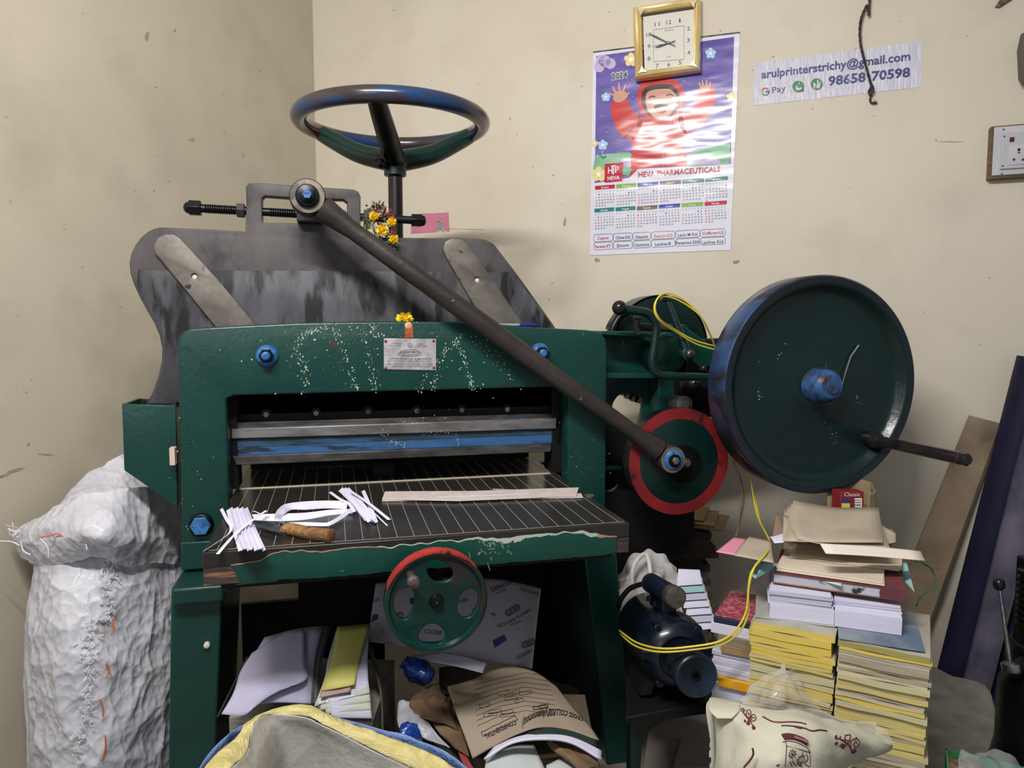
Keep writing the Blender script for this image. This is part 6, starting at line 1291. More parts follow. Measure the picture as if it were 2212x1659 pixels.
for k in range(9):
    a = k * .7; stroke([(652 + 12 * math.cos(a), 930 + 14 * math.sin(a)), (652 + 26 * math.cos(a), 930 + 30 * math.sin(a))], .0010, INKB, 2)
spiral(652, 930, 9, 1)
for p in ([(690, 960), (700, 1000), (730, 1010)], [(700, 950), (730, 940), (734, 980), (704, 990), (700, 950)], [(716, 920), (718, 1010)], [(745, 930), (760, 960), (742, 990)], [(640, 980), (660, 1010)], [(550, 1010), (570, 998), (560, 1018)], [(760, 900), (775, 920)], [(745, 1000), (772, 1012)], [(655, 975), (690, 1012)]): stroke(p, .0009, INKB, 3)
u0, v0 = on(650, 836); u1, v1 = on(745, 858)
vs, fs, x0, x1, y0, y1 = text_mesh('CROWELL', .02); pa, pb = on(648, 832), on(742, 862); o_ = []
for x, y in vs:
    t = (x - x0) / (x1 - x0); u = pa[0] + (pb[0] - pa[0]) * t; v = pa[1] + (pb[1] - pa[1]) * t - y * .030; q = fr.at(u, v); nn_ = fr.normal(u, v); o_.append(wobp(q, nn_) + nn_ * .0085)
mb.add(o_, fs, flat('print_pale_lettering', (196, 176, 160), .7))
mb.build('printed_ornament', cbg)
# crumpled clear bag behind the cloth bag
pb_ = Patch([[C6(575, 300, 1.60), C6(600, 305, 1.59), C6(620, 330, 1.59), C6(650, 380, 1.60)],
             [C6(470, 430, 1.60), C6(560, 430, 1.55), C6(640, 440, 1.54), C6(720, 470, 1.60)],
             [C6(310, 560, 1.58), C6(480, 570, 1.52), C6(660, 580, 1.51), C6(830, 640, 1.58)],
             [C6(290, 680, 1.56), C6(480, 690, 1.53), C6(660, 700, 1.52), C6(880, 730, 1.56)]])
CL2 = mat('clear_plastic_bag', (196, 190, 178), .10, alpha=.42, bump=.9, bscale=12, c2=(206, 200, 190), scale=4)
mb = MB(); pb_.mesh(mb, CL2, 36, 40, wob=.026, ws=14); tag(mb.build('clear_plastic_bag'), 'crumpled clear plastic bag rising behind the cream cloth bag', 'bag')
mb = MB(); pc = Patch([[C6(1225, 735, 1.46), C6(1300, 765, 1.44)], [C6(1215, 810, 1.45), C6(1335, 850, 1.43)], [C6(1240, 860, 1.43), C6(1325, 870, 1.43)]])
pc.mesh(mb, CL2, 12, 12, wob=.01, ws=18); tag(mb.build('clear_plastic_scrap'), 'small clear plastic scrap at the right corner of the cloth bag', 'plastic')

mb = MB(); zq = .17; GSL = mat('grey_rough_slab', (140, 137, 130), .8, c2=(122, 119, 112), scale=12, bump=.15, bscale=60)
q = [PZ(x, y, zq) for x, y in smooth_loop([(1960, 1450), (2060, 1460), (2130, 1480), (2150, 1530), (2165, 1590), (2190, 1615), (2215, 1640), (2215, 1800), (1960, 1800)], 3)]
mb.hexa([Vector((p.x, p.y, 0)) for p in q], q, GSL); tag(mb.build('grey_slab', bevel=.006), 'grey cement coloured slab on the floor right of the yellow paper piles', 'slab')
# ================================================================== generic: photo position -> (u, v) on a sheet
def inv(pt, X, Y_, off=0):
    if not hasattr(pt, 'tab'):
        pt.tab = []
        for i in range(51):
            for j in range(41):
                p = pt.at(i / 50, j / 40) - CAM; dz = p.dot(FW); pt.tab.append((CX + FPX * p.dot(RT) / dz, CY - FPX * p.dot(UP) / dz, i / 50, j / 40))
    b = sorted(pt.tab, key=lambda t: (t[0] - X) ** 2 + (t[1] - Y_) ** 2)[:4]
    ws = [1 / ((t[0] - X) ** 2 + (t[1] - Y_) ** 2 + .05) for t in b]; S_ = sum(ws)
    return (sum(w_ * t[2] for w_, t in zip(ws, b)) / S_, sum(w_ * t[3] for w_, t in zip(ws, b)) / S_)
def pat_text(mb, pt, s, pl, pr, h, m, bold=0., off=.0015):
    """lettering on a sheet: baseline from photo position pl to pr, letter height h photo pixels"""
    vs, fs, x0, x1, y0, y1 = text_mesh(s, bold); dx, dy = pr[0] - pl[0], pr[1] - pl[1]; L = math.hypot(dx, dy); ux, uy = dy / L, -dx / L; a = inv(pt, *pl); b = inv(pt, *pr); c = inv(pt, pl[0] + ux * h, pl[1] + uy * h)
    o = []
    for x, y in vs:
        t = (x - x0) / (x1 - x0); k = y / .72; u = a[0] + (b[0] - a[0]) * t + (c[0] - a[0]) * k; v = a[1] + (b[1] - a[1]) * t + (c[1] - a[1]) * k
        o.append(pt.at(u, v) + pt.normal(min(max(u, 0), 1), min(max(v, 0), 1)) * off)
    mb.add(o, fs, m)
def pat_line(mb, pt, pts, r, m, off=.001):
    P_ = []
    for k in range(len(pts) - 1):
        for i in range(6):
            t = i / 6; u, v = inv(pt, pts[k][0] + (pts[k + 1][0] - pts[k][0]) * t, pts[k][1] + (pts[k + 1][1] - pts[k][1]) * t); P_.append(pt.at(u, v) + pt.normal(u, v) * off)
    u, v = inv(pt, *pts[-1]); P_.append(pt.at(u, v) + pt.normal(u, v) * off); mb.tube(P_, r, m, 4)
def pat_quad(mb, pt, pts, m, off=.001):
    mb.add([pt.at(*inv(pt, *p)) + pt.normal(*inv(pt, *p)) * off for p in pts], [list(range(len(pts)))], m)
# ================================================================== left white sack
def CA(x, y, d): return PD(x / 2.34, 950 + y / 2.34, d)
SACK = mat('white_woven_sack', (208, 208, 216), .5, c2=(192, 192, 202), scale=5, bump=.45, bscale=13, bvor=True, stretch=(1.3, 1.3, .8), coat=.12)
def rumple(pt, mb, m, nu, nv, amp, sc, seed=0, edge=.0):
    vs = []
    for j in range(nv + 1):
        for i in range(nu + 1):
            u, v = i / nu, j / nv; p = pt.at(u, v); q = p * sc + Vector((seed, 1.7 * seed, 0)); w_ = Vector((noise.noise(q * .7), noise.noise(q * .7 + Vector((5, 5, 5))), 0)) * .9
            def f_(x):
                d = noise.voronoi(x)[0]; return d[0] * .7 + (1 - min(1, (d[1] - d[0]) * 2.2)) ** 2 * .35
            r = f_(q * .7 + w_ * .5) * .55 + f_(Vector((q.x * 2.0, q.y * 2.0, q.z * 1.3)) + w_ * .6) * .32 + f_(q * 4.2 + w_) * .15
            ed = min(1, min(u, 1 - u) * 9 + .25); vs.append(p + pt.normal(min(max(u, .02), .98), min(max(v, .02), .98)) * amp * ed * (r - .4 + .5 * noise.noise(Vector((q.x * .45, q.y * .45, q.z * .3)))))
    fs = [[j * (nu + 1) + i, j * (nu + 1) + i + 1, (j + 1) * (nu + 1) + i + 1, (j + 1) * (nu + 1) + i] for j in range(nv) for i in range(nu)]
    mb.add(vs, fs, m, True)
sk2 = thing('white_sack', CA(500, 1659, 2.3), 'tall crumpled white woven sack with frayed mouth standing by the left wall', 'sack')
body = Patch([[CA(330, 300, 2.32), CA(420, 190, 2.36), CA(520, 130, 2.42), CA(640, 70, 2.48), CA(760, 160, 2.52), CA(960, 330, 2.56)],
              [CA(190, 520, 2.18), CA(330, 470, 2.16), CA(480, 430, 2.20), CA(640, 420, 2.28), CA(780, 430, 2.36), CA(960, 470, 2.46)],
              [CA(170, 680, 2.17), CA(300, 690, 2.09), CA(470, 680, 2.10), CA(620, 680, 2.16), CA(780, 690, 2.27), CA(960, 700, 2.42)],
              [CA(125, 950, 2.16), CA(280, 950, 2.05), CA(470, 950, 2.05), CA(630, 950, 2.12), CA(780, 950, 2.23), CA(960, 950, 2.40)],
              [CA(118, 1230, 2.16), CA(280, 1230, 2.03), CA(470, 1230, 2.03), CA(630, 1230, 2.10), CA(780, 1230, 2.21), CA(950, 1230, 2.40)],
              [CA(130, 1500, 2.15), CA(280, 1500, 2.04), CA(450, 1500, 2.03), CA(620, 1500, 2.09), CA(770, 1500, 2.20), CA(940, 1500, 2.38)],
              [CA(160, 2000, 2.15), CA(300, 2000, 2.06), CA(450, 2000, 2.05), CA(620, 2000, 2.11), CA(770, 2000, 2.20), CA(930, 2000, 2.36)]])
mb = MB(); rumple(body, mb, SACK, 180, 260, .033, 7.5); mb.build('sack_body', sk2, solid=.002)
flap = Patch([[CA(105, 436, 2.20), CA(230, 378, 2.15), CA(300, 335, 2.12), CA(420, 285, 2.10), CA(520, 262, 2.10), CA(650, 240, 2.14), CA(800, 250, 2.24), CA(950, 350, 2.40)],
              [CA(62, 480, 2.18), CA(200, 440, 2.10), CA(300, 430, 2.05), CA(420, 440, 2.02), CA(530, 470, 2.02), CA(650, 480, 2.08), CA(800, 500, 2.22), CA(950, 520, 2.40)],
              [CA(75, 530, 2.18), CA(190, 520, 2.10), CA(300, 530, 2.05), CA(420, 530, 2.03), CA(520, 530, 2.03), CA(640, 560, 2.10), CA(800, 570, 2.24), CA(950, 580, 2.40)],
              [CA(110, 592, 2.19), CA(200, 630, 2.14), CA(300, 625, 2.10), CA(400, 600, 2.08), CA(500, 590, 2.08), CA(640, 640, 2.14), CA(800, 620, 2.26), CA(950, 640, 2.42)]])
mb = MB(); rumple(flap, mb, SACK, 160, 64, .026, 8, 3); mb.build('sack_mouth_flap', sk2, solid=.0015)
mb = MB(); FR = mat('frayed_white_fibre', (214, 214, 220), .6); rnd = random.Random(8)
def sack_pt(x, y):
    u, v = inv(body, x / 2.34, 950 + y / 2.34); return body.at(u, v) + body.normal(u, v) * .018
seam = [(70, 450), (150, 465), (220, 455), (300, 440), (380, 450), (450, 455), (530, 470), (560, 520), (550, 600), (540, 680), (535, 760), (530, 840), (520, 900), (470, 950), (440, 1010), (450, 1080), (455, 1160), (450, 1240), (440, 1320), (425, 1420), (420, 1520), (400, 1620)]
for k in range(520):
    t = rnd.random() * (len(seam) - 1.001); i = int(t); f = t - i; x = seam[i][0] + (seam[i + 1][0] - seam[i][0]) * f; y = seam[i][1] + (seam[i + 1][1] - seam[i][1]) * f
    top_ = i < 9; sp = 26 if top_ else 22; x += rnd.gauss(0, sp * .8); y += rnd.gauss(0, sp * .7)
    p = sack_pt(x, y) if not (i < 7) else CA(x, y, 2.035 + .0003 * abs(x - 420) * (1 if x > 420 else 1.2))
    ln = rnd.uniform(.012, .034) if top_ else rnd.uniform(.008, .02)
    d = Vector((rnd.gauss(0, 1), rnd.gauss(-.3, .4), rnd.gauss(-.15, .8))).normalized() * ln; bnd = Vector((rnd.gauss(0, 1), -abs(rnd.gauss(0, .6)), rnd.gauss(0, 1))) * ln * .22; s_ = d.cross(FW).normalized() * rnd.uniform(.0008, .0018)
    a, m_, b = p - d * .5, p + bnd, p + d * .5
    mb.add([a - s_, a + s_, m_ + s_, b + s_, b - s_, m_ - s_], [[0, 1, 2, 5], [5, 2, 3, 4]], FR)
fo = mb.build('frayed_fibres', sk2); fo['kind'] = 'stuff'
for pts in ([(0, 512), (60, 516), (100, 535)], [(105, 510), (118, 560), (155, 582)], [(205, 500), (240, 540), (245, 590)], [(430, 500), (440, 555)], [(148, 470), (160, 510)], [(90, 470), (40, 450)]):
    mb = MB(); P_ = smooth_path([CA(x, y, 2.03) for x, y in pts], 6); mb.tube(P_, .0022, FR, 5); mb.build('loose_fibre_strip', sk2)
ORG = mat('orange_stitching', (206, 108, 52), .6)
for pts in ([(205, 492), (250, 485), (290, 475), (322, 490)], [(378, 512), (420, 522), (455, 524)], [(548, 905), (556, 945), (545, 990)], [(522, 1135), (534, 1165), (520, 1195)], [(500, 1300), (514, 1340), (514, 1385)], [(522, 1500), (526, 1540), (512, 1585)]):
    mb = MB(); P_ = smooth_path([(CA(x, y, 2.03) if y < 600 else sack_pt(x, y)) for x, y in pts], 5); mb.tube(P_, .0020, ORG, 6); mb.build('orange_stitch', sk2)
# ================================================================== front sack
def CB_(x, y, d): return PD(360 + x / 3.259, 1150 + y / 3.259, d)
GRS = mat('grey_laminated_sack_lining', (178, 174, 166), .38, c2=(162, 158, 150), scale=5, bump=.25, bscale=60, coat=.15)
YLS = mat('woven_yellow_hem', (214, 202, 144), .6, c2=(194, 180, 118), scale=24, bump=.6, bscale=90, stretch=(.5, .5, 6)); BLS = mat('woven_blue_sack', (124, 152, 206), .6, c2=(108, 136, 192), scale=20, bump=.5, bscale=110, stretch=(.4, 1, 1))
fs_ = thing('woven_sack', CB_(1000, 1700, 1.4), 'open blue woven sack with yellow hem and grey lining in the front foreground', 'sack')
outl = [(230, 1720, 1.20), (310, 1600, 1.26), (500, 1430, 1.36), (560, 1345, 1.42), (700, 1262, 1.47), (850, 1226, 1.50), (1010, 1218, 1.50), (1160, 1290, 1.49), (1450, 1395, 1.46), (1700, 1490, 1.42), (1900, 1575, 1.36), (2080, 1690, 1.28)]
inl = [(330, 1780, 1.18), (460, 1650, 1.23), (560, 1560, 1.31), (590, 1430, 1.37), (640, 1318, 1.42), (750, 1282, 1.46), (990, 1298, 1.47), (1120, 1360, 1.455), (1400, 1500, 1.43), (1640, 1620, 1.39), (1800, 1690, 1.34), (1960, 1790, 1.26)]
mb = MB(); hem = Patch([[CB_(*p) for p in outl], [(CB_(*p) + CB_(*q)) / 2 + UP * .004 - FW * .006 for p, q in zip(outl, inl)], [CB_(*p) for p in inl]]); hem.mesh(mb, YLS, 90, 10, wob=.003, ws=26); mb.build('yellow_hem', fs_, solid=.0015)
mb = MB(); lin_ = Patch([[CB_(*p) for p in inl], [CB_(p[0] * .8 + 240, p[1] + 210, p[2] + .01) for p in inl], [CB_(p[0] * .66 + 420, p[1] * .5 + 1700, p[2] + .0) for p in inl]]); rumple(lin_, mb, GRS, 80, 40, .012, 3.5, 2)
mb.build('grey_lining', fs_, solid=.0015)
# outside: full blue tube down to the floor
rim = [CB_(*p) for p in outl]; cen = sum(rim, Vector()) / len(rim); cen.z = 0
mb = MB(); blo = [(180, 1790, 1.22), (240, 1640, 1.28), (400, 1450, 1.38), (490, 1385, 1.44), (700, 1280, 1.49), (850, 1240, 1.52), (1010, 1235, 1.52), (1300, 1320, 1.51), (1520, 1396, 1.49), (1720, 1445, 1.45), (1960, 1540, 1.40), (2160, 1690, 1.32)]
r0 = [CB_(*p) for p in blo]; r1 = [p + (FW - Zv * FW.dot(Zv)) * .02 - Zv * .16 for p in r0]; r2 = [Vector((p.x, p.y, .0)) for p in r1]
Patch([r0, r1, r2]).mesh(mb, BLS, 70, 30, wob=.006, ws=9); mb.build('blue_back_panel', fs_, solid=.002)
mb = MB(); a0, a1 = r0[0], r0[-1]; f0 = [a0.lerp(a1, t) - FH * (.10 * math.sin(math.pi * t)) - Zv * .05 * math.sin(math.pi * t) for t in [i / 8 for i in range(9)]]
Patch([f0, [p - Zv * .2 for p in f0], [Vector((p.x, p.y, 0)) for p in f0]]).mesh(mb, BLS, 40, 16, wob=.006, ws=9); mb.build('blue_front_panel', fs_, solid=.002)
# ================================================================== under the table
LIL2 = mat('lilac_white_sheet', (190, 186, 212), .7, c2=(178, 174, 200), scale=4); GPB = edge_mat('grey_bundle_sheet', (150, 146, 146), (120, 114, 112))
for k in range(6):
    o_ = (5 - k) * 11; d_ = (5 - k) * .012
    pts = [[CB_(690 + o_, 745 + o_ * .1, 2.02 + d_), CB_(900 + o_, 688, 2.04 + d_), CB_(1095 + o_, 662 + o_ * .1, 2.05 + d_)], [CB_(600 + o_, 930, 1.92 + d_), CB_(800 + o_, 900, 1.93 + d_), CB_(1040 + o_, 900, 1.94 + d_)], [CB_(640 + o_, 1205 - o_ * .15, 1.84 + d_), CB_(800 + o_, 1196, 1.84 + d_), CB_(1015 + o_, 1206 - o_ * .2, 1.85 + d_)]]
    sheet('curved_sheet_bundle', pts, ('rearmost', 'fifth', 'fourth', 'third', 'second', 'front')[k] + ' bent sheet bundle of the greyish heap under the table left of yellow sheet', 'paper bundle', LIL2 if k in (5, 2) else GPB, th=.006)
tops = Patch([[CB_(600, 850, 1.95), CB_(830, 705, 2.0), CB_(965, 680, 2.02)], [CB_(520, 980, 1.88), CB_(740, 900, 1.90), CB_(970, 900, 1.915)], [CB_(470, 1130, 1.83), CB_(700, 1080, 1.83), CB_(975, 1040, 1.86)], [CB_(385, 1280, 1.79), CB_(555, 1283, 1.79), CB_(700, 1130, 1.82)]])
mb = MB(); tops.mesh(mb, LIL2, 16, 20); tag(mb.build('lilac_sheet', solid=.0012), 'large pale lilac sheet curling down over the heap under the table', 'paper sheet')
sheet('yellow_sheet', [[CB_(1200, 668, 2.03), CB_(1320, 655, 2.04), CB_(1425, 645, 2.05)], [CB_(1165, 880, 1.93), CB_(1270, 870, 1.93), CB_(1370, 850, 1.95)], [CB_(1090, 1115, 1.84), CB_(1210, 1095, 1.84), CB_(1322, 1073, 1.85)]], 'pale yellow sheet with rounded corner lying on the ledger paper under table', 'paper sheet', mat('pale_yellow_sheet', (206, 202, 112), .7, c2=(196, 190, 104), scale=6), th=.003)
sheet('pink_slip', [[CB_(1095, 1100, 1.85), CB_(1300, 1070, 1.86)], [CB_(1075, 1165, 1.83), CB_(1290, 1120, 1.84)]], 'greyish pink slip under the lower edge of the yellow sheet', 'paper sheet', mat('grey_pink_slip', (170, 142, 140), .7), th=.004)
LDG = mat('pale_green_ledger', (192, 200, 182), .75, c2=(180, 188, 170), scale=6)
for k in range(4):
    pt = Patch([[CB_(1190, 700, 2.07 + k * .002), CB_(1425, 670, 2.07)], [CB_(1120, 1000, 1.90 - k * .004), CB_(1415, 960, 1.92 - k * .004)], [CB_(1040 + 40 * k, 1225 + 26 * k, 1.83 - k * .006), CB_(1180 + 30 * k, 1250 + 26 * k, 1.82 - k * .006), ][0:1] + [CB_(1430 + 5 * k, 1130 + 60 * k, 1.85 - .012 * k)]])
    mb = MB(); pt.mesh(mb, LDG if k < 3 else WP2, 12, 16); lo_ = tag(mb.build('ledger_sheet', solid=.004), ('topmost ruled pale green ledger sheet', 'second pale ledger sheet', 'third pale ledger sheet', 'lowest whitish ledger sheet')[k] + ' in the stack under the yellow sheet', 'paper sheet')
    if k == 0:
        mb = MB()
        for y in range(1130, 1250, 15): pat_line(mb, pt, [(360 + 1075 / 3.259, 1150 + (y + 30) / 3.259), (360 + 1330 / 3.259, 1150 + (y - 45) / 3.259)], .0006, CGY, .0032)
        for x in (1110, 1150, 1290): pat_line(mb, pt, [(360 + x / 3.259, 1150 + 1140 / 3.259), (360 + (x + 8) / 3.259, 1150 + 1215 / 3.259)], .0006, CGY, .0032)
        mb.build('ruled_lines', lo_)
# carton holding them
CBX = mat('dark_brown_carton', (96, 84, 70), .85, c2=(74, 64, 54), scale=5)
def pbox4(name, pts, z1, m, lab, cat, z0=0):
    mb = MB(); q = [PZ(x, y, z1) for x, y in pts]; mb.hexa([Vector((p.x, p.y, z0)) for p in q], q, m); return tag(mb.build(name, bevel=.002), lab, cat)
zc1 = CB_(900, 1300, 1.84).z - .012
mb = MB(); a, b = CB_(440, 1330, 1.86), CB_(1450, 1330, 1.84); bk2 = FH * .34
mb.hexa([Vector((p.x, p.y, 0)) for p in (a, b, b + bk2, a + bk2)], [Vector((p.x, p.y, zc1)) for p in (a, b, b + bk2, a + bk2)], edge_mat('stacked_paper_edges', (170, 166, 152), (126, 122, 110)))
tag(mb.build('paper_stack'), 'broad stack of old papers on the floor carrying the sheets under table', 'paper stack')
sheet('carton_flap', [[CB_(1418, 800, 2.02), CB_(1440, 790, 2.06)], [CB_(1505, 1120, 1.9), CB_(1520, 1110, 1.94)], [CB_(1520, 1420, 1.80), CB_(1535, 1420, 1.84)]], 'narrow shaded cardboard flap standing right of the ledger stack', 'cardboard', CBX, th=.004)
mb = MB(); mb.tube([CB_(570, 880, 1.95), CB_(360, 1300, 1.86)], .004, BLACK, 8); tag(mb.build('thin_rod'), 'thin dark rod leaning beside left machine leg under the table', 'rod')
# ream wrapper
def CC(x, y, d): return PD(780 + x / 3.325, 1160 + y / 3.325, d)
def cc(x, y): return (780 + x / 3.325, 1160 + y / 3.325)
WRP = mat('ream_wrapper_paper', (176, 174, 184), .55, c2=(164, 162, 172), scale=3.5, bump=.3, bscale=10)
rwt = thing('ream_wrapper', CC(700, 900, 2.1), 'large printed white ream wrapper sheet standing behind the red rimmed handwheel', 'wrapper')
rwp = Patch([[CC(105, 335, 2.22), CC(400, 300, 2.26), CC(930, 300, 2.28), CC(1150, 335, 2.26), CC(1292, 370, 2.22)],
             [CC(62, 640, 2.14), CC(400, 590, 2.18), CC(900, 580, 2.20), CC(1120, 620, 2.18), CC(1260, 640, 2.14)],
             [CC(60, 752, 2.10), CC(400, 800, 2.13), CC(880, 890, 2.12), CC(1090, 920, 2.12), CC(1228, 946, 2.08)]])
mb = MB(); rwp.mesh(mb, WRP, 30, 20); mb.build('wrapper_sheet', rwt, solid=.002)
mb = MB(); WI = flat('wrapper_dark_print', (62, 60, 72), .6); WB = mat('wrapper_blue_print', (44, 66, 120), .6)
for s_, x0, y0, x1, y1, h in (('GOLDEN', 985, 655, 1112, 600, 26), ('COIN', 1122, 590, 1222, 535, 26), ('LUXE', 1075, 640, 1150, 610, 14), ('DEN', 940, 395, 1015, 365, 26), ('COIN', 1022, 360, 1105, 325, 26), ('LUXE', 970, 410, 1040, 385, 12), ("GC'LUXE", 1143, 385, 1275, 425, 24), ('GOLDEN', 1120, 880, 1232, 825, 26),
                         ("C'LUXE", 440, 690, 578, 708, 30), ('COIN', 690, 492, 772, 460, 26), ('XE', 925, 560, 965, 572, 20), ('GO', 95, 470, 130, 455, 20), ('C', 130, 690, 165, 690, 22), ('Folio', 170, 770, 212, 830, 22), ('Elementa', 225, 830, 290, 905, 12), ('GC', 800, 535, 822, 510, 20)):
    pat_text(mb, rwp, s_, cc(x0, y0), cc(x1, y1), h / 3.325, WI, .01, .0025)
for q in ([(945, 745), (1030, 702), (1045, 745), (958, 797)], [(345, 445), (392, 430), (392, 480), (358, 490)], [(85, 560), (118, 555), (120, 590), (68, 620)]): pat_quad(mb, rwp, [cc(*p) for p in q], WB, .0025)
for cx, cy in ((1060, 545), (1090, 530), (1118, 512), (1178, 775), (1205, 765), (1230, 755), (280, 565)):
    for r in (22, 12): pat_line(mb, rwp, [cc(cx + r * math.cos(t), cy + r * 1.1 * math.sin(t)) for t in [2 * math.pi * i / 10 for i in range(11)]], .0016, flat('wrapper_grey_print', (104, 100, 104)), .002)
mb.build('wrapper_print', rwt)
sheet('white_strip_sheet', [[CC(560, 830, 2.08), CC(720, 850, 2.06), CC(900, 905, 2.04)], [CC(300, 860, 2.05), CC(640, 920, 2.0), CC(872, 978, 2.0)]], 'white paper strip sticking out below the ream wrapper', 'paper sheet', PAP)
mb = MB(); rumple(Patch([[CC(330, 855, 2.02), CC(430, 890, 2.0), CC(530, 965, 1.99)], [CC(300, 900, 1.99), CC(400, 960, 1.96), CC(500, 1030, 1.96)], [CC(272, 935, 2.0), CC(370, 1010, 1.99), CC(455, 1065, 1.99)]]), mb, mat('deep_blue_plastic', (28, 66, 150), .3, c2=(20, 48, 110), scale=10, bump=.5, bscale=20, coat=.4), 24, 20, .03, 16)
tag(mb.build('blue_plastic_packet', solid=.004), 'crumpled deep blue plastic packet under the lower handwheel', 'packet')
# dark carton at the right under the table
mb = MB(); a, b = CC(1250, 1000, 2.34), CC(1560, 1100, 2.28); 
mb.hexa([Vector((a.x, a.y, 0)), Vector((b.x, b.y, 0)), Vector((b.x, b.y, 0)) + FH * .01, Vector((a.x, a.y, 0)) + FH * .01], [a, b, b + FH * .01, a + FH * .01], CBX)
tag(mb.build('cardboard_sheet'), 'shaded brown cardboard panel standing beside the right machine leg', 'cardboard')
# kraft question-paper cover
kc = thing('kraft_cover_bundle', CC(1200, 1590, 1.75), 'bowed kraft paper bundle stamped CONFIDENTIAL lying under the table', 'paper bundle')
kp = Patch([[CC(620, 1078, 1.90), CC(780, 1035, 1.95), CC(930, 965, 1.99), CC(1080, 935, 2.01), CC(1240, 968, 2.0), CC(1400, 1075, 1.96)],
            [CC(680, 1260, 1.80), CC(850, 1180, 1.85), CC(1010, 1120, 1.88), CC(1180, 1090, 1.90), CC(1340, 1130, 1.89), CC(1530, 1240, 1.86)],
            [CC(740, 1420, 1.74), CC(900, 1330, 1.77), CC(1070, 1260, 1.80), CC(1240, 1230, 1.81), CC(1430, 1260, 1.81), CC(1640, 1360, 1.79)],
            [CC(800, 1592, 1.69), CC(960, 1500, 1.71), CC(1130, 1415, 1.73), CC(1290, 1368, 1.74), CC(1480, 1385, 1.75), CC(1708, 1460, 1.74)]])
KC = mat('grey_kraft_cover', (156, 141, 124), .8, c2=(142, 127, 110), scale=4)
mb = MB(); kp.mesh(mb, KC, 40, 30); mb.build('kraft_cover', kc, solid=.004)
mb = MB(); KI = flat('cover_black_print', (40, 36, 36), .7)
pat_text(mb, kp, 'CONFIDENTIAL', cc(1108, 1325), cc(884, 1428), 32 / 3.325, KI, .025, .0035)
pat_text(mb, kp, 'CROSS COLLEGE (Autonomous)', cc(1590, 1305), cc(1162, 1318), 26 / 3.325, KI, .02, .0035)
for p in ([(1125, 1320), (875, 1440)], [(1108, 1290), (862, 1408)], [(1125, 1320), (1108, 1290)], [(875, 1440), (862, 1408)]): pat_line(mb, kp, [cc(*q) for q in p], .0008, KI, .003)
rnd = random.Random(2)
for k in range(9):
    y = 1010 + k * 34; pat_line(mb, kp, [cc(810 + k * 3, y + 70 + (k - 4) * 3), cc(1000, y + 8), cc(1180, y - 28), cc(1330 + k * 10, y - 2)], .0005, KI, .003)
for k in range(16):
    x = rnd.uniform(840, 1280); y = 1060 + rnd.random() * 190 + abs(x - 1150) * .22; w_ = rnd.uniform(50, 110)
    pat_line(mb, kp, [cc(x, y), cc(x + w_, y - 14), cc(x + w_ + 4, y + 8), cc(x + 4, y + 22), cc(x, y)], .0006, KI, .003)
mb.build('cover_print', kc)
sheet('dark_green_sheet', [[CC(1060, 1470, 1.72), CC(1290, 1385, 1.735), CC(1480, 1395, 1.745), CC(1690, 1465, 1.745)], [CC(1080, 1480, 1.71), CC(1300, 1420, 1.72), CC(1480, 1430, 1.73), CC(1690, 1500, 1.73)]], 'dark green printed sheet edge below the kraft bundle', 'paper sheet', mat('dark_green_print', (30, 52, 46), .6), th=.006, nu=20)
sheet('white_bowed_sheet', [[CC(960, 1510, 1.71), CC(1130, 1440, 1.72), CC(1320, 1415, 1.73), CC(1520, 1440, 1.735), CC(1725, 1540, 1.73)], [CC(885, 1600, 1.67), CC(1080, 1480, 1.69), CC(1310, 1452, 1.70), CC(1510, 1480, 1.71), CC(1720, 1600, 1.70)]], 'bright white bowed sheet bundle below the kraft bundle', 'paper bundle', PAP, th=.006, nu=24)
sheet('ruled_page', [[CC(900, 1600, 1.70), CC(1080, 1500, 1.75), CC(1240, 1490, 1.78)], [CC(880, 1700, 1.62), CC(1100, 1700, 1.63), CC(1330, 1690, 1.66)]], 'white ruled page folded open at the bottom under the bowed sheets', 'paper sheet', mat('greenish_white_page', (196, 204, 204), .75), nu=14)
sheet('ruled_page', [[CC(1330, 1640, 1.70), CC(1480, 1580, 1.75), CC(1600, 1640, 1.76)], [CC(1330, 1760, 1.62), CC(1500, 1760, 1.63), CC(1640, 1760, 1.66)]], 'greenish ruled page at the very bottom beside the machine leg', 'paper sheet', mat('greenish_white_page', (196, 204, 204)), nu=10)
BRC = mat('crumpled_brown_wrap', (124, 100, 76), .8, c2=(96, 76, 58), scale=6, bump=.5, bscale=14)
def crum(name, rows, m, lab, cat, amp=.03, sc=12, seed=0, nu=26, nv=22):
    mb = MB(); rumple(Patch([[CC(*p) for p in r] for r in rows]), mb, m, nu, nv, amp, sc, seed); return tag(mb.build(name, solid=.003), lab, cat)
crum('brown_wrapping', [[(420, 1110, 1.96), (520, 1090, 1.98), (640, 1150, 1.95)], [(350, 1180, 1.9), (500, 1230, 1.86), (650, 1260, 1.86)], [(370, 1270, 1.88), (530, 1330, 1.83), (700, 1400, 1.80)]], BRC, 'crumpled brown wrapping paper left of the kraft bundle under table', 'wrapping paper', .05, 9, 1)
crum('brown_wrapping', [[(500, 1300, 1.88), (600, 1200, 1.9), (680, 1260, 1.88)], [(540, 1380, 1.82), (640, 1400, 1.80), (740, 1430, 1.79)], [(650, 1490, 1.78), (710, 1540, 1.74), (780, 1580, 1.72)]], BRC, 'folded brown wrapping flap running down beside the kraft bundle', 'wrapping paper', .015, 9, 2)
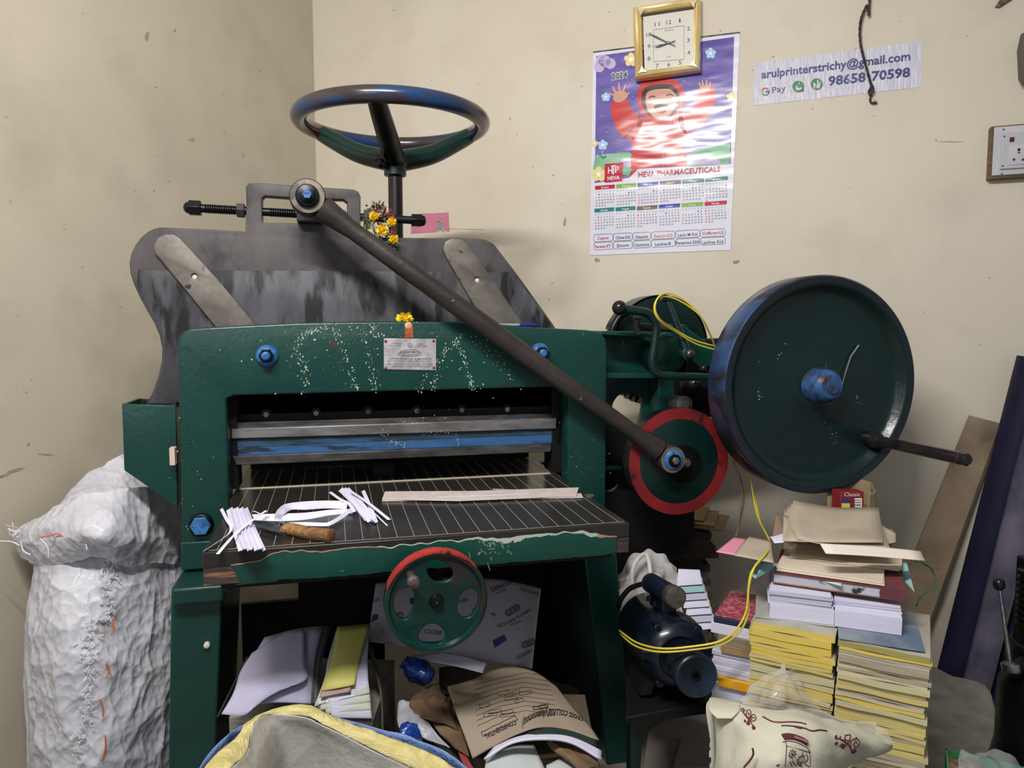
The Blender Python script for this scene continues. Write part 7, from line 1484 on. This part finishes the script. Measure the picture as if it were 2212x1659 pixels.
crum('brown_wrapping', [[(560, 940, 2.12), (740, 930, 2.12), (880, 990, 2.08)], [(560, 1040, 2.06), (700, 1060, 2.04), (860, 1060, 2.02)], [(560, 1140, 2.0), (680, 1130, 2.0), (800, 1100, 1.98)]], mat('dark_brown_wrap', (84, 70, 56), .85, c2=(64, 52, 44), scale=6), 'dark brown wrapping paper behind the kraft bundle below the wrapper', 'wrapping paper', .03, 9, 4)
crum('brown_wrapping', [[(1330, 1490, 1.76), (1480, 1520, 1.76), (1600, 1500, 1.76)], [(1400, 1560, 1.72), (1540, 1600, 1.71), (1690, 1600, 1.72)], [(1600, 1680, 1.68), (1660, 1690, 1.67), (1720, 1690, 1.68)]], BRC, 'crumpled brown wrapping under the white bowed sheets near leg', 'wrapping paper', .03, 10, 7)
crum('white_plastic_wrap', [[(268, 1200, 1.92), (380, 1215, 1.9), (440, 1280, 1.88)], [(262, 1330, 1.86), (400, 1320, 1.84), (520, 1380, 1.82)], [(290, 1400, 1.83), (450, 1440, 1.80), (640, 1520, 1.76)]], mat('white_wrap_plastic', (190, 188, 196), .4, c2=(170, 168, 180), scale=7, bump=.4, bscale=14), 'crumpled white and lilac plastic wrap beside the brown wrapping', 'plastic wrap', .03, 12, 5)
crum('blue_plastic_wrap', [[(290, 1350, 1.82), (340, 1340, 1.82), (400, 1370, 1.81)], [(280, 1390, 1.80), (360, 1390, 1.79), (430, 1420, 1.78)], [(290, 1430, 1.78), (370, 1450, 1.77), (440, 1480, 1.76)]], mat('deep_blue_plastic', (28, 66, 150)), 'small deep blue printed plastic on the white wrap', 'plastic wrap', .02, 14, 6)
crum('red_paper_scrap', [[(690, 1525, 1.76), (740, 1540, 1.76)], [(720, 1600, 1.72), (780, 1620, 1.70)], [(760, 1670, 1.68), (820, 1680, 1.66)]], mat('dusty_red_paper', (150, 62, 66), .7), 'dusty red paper scrap left of the kraft bundle corner', 'paper scrap', .006, 12, 6)
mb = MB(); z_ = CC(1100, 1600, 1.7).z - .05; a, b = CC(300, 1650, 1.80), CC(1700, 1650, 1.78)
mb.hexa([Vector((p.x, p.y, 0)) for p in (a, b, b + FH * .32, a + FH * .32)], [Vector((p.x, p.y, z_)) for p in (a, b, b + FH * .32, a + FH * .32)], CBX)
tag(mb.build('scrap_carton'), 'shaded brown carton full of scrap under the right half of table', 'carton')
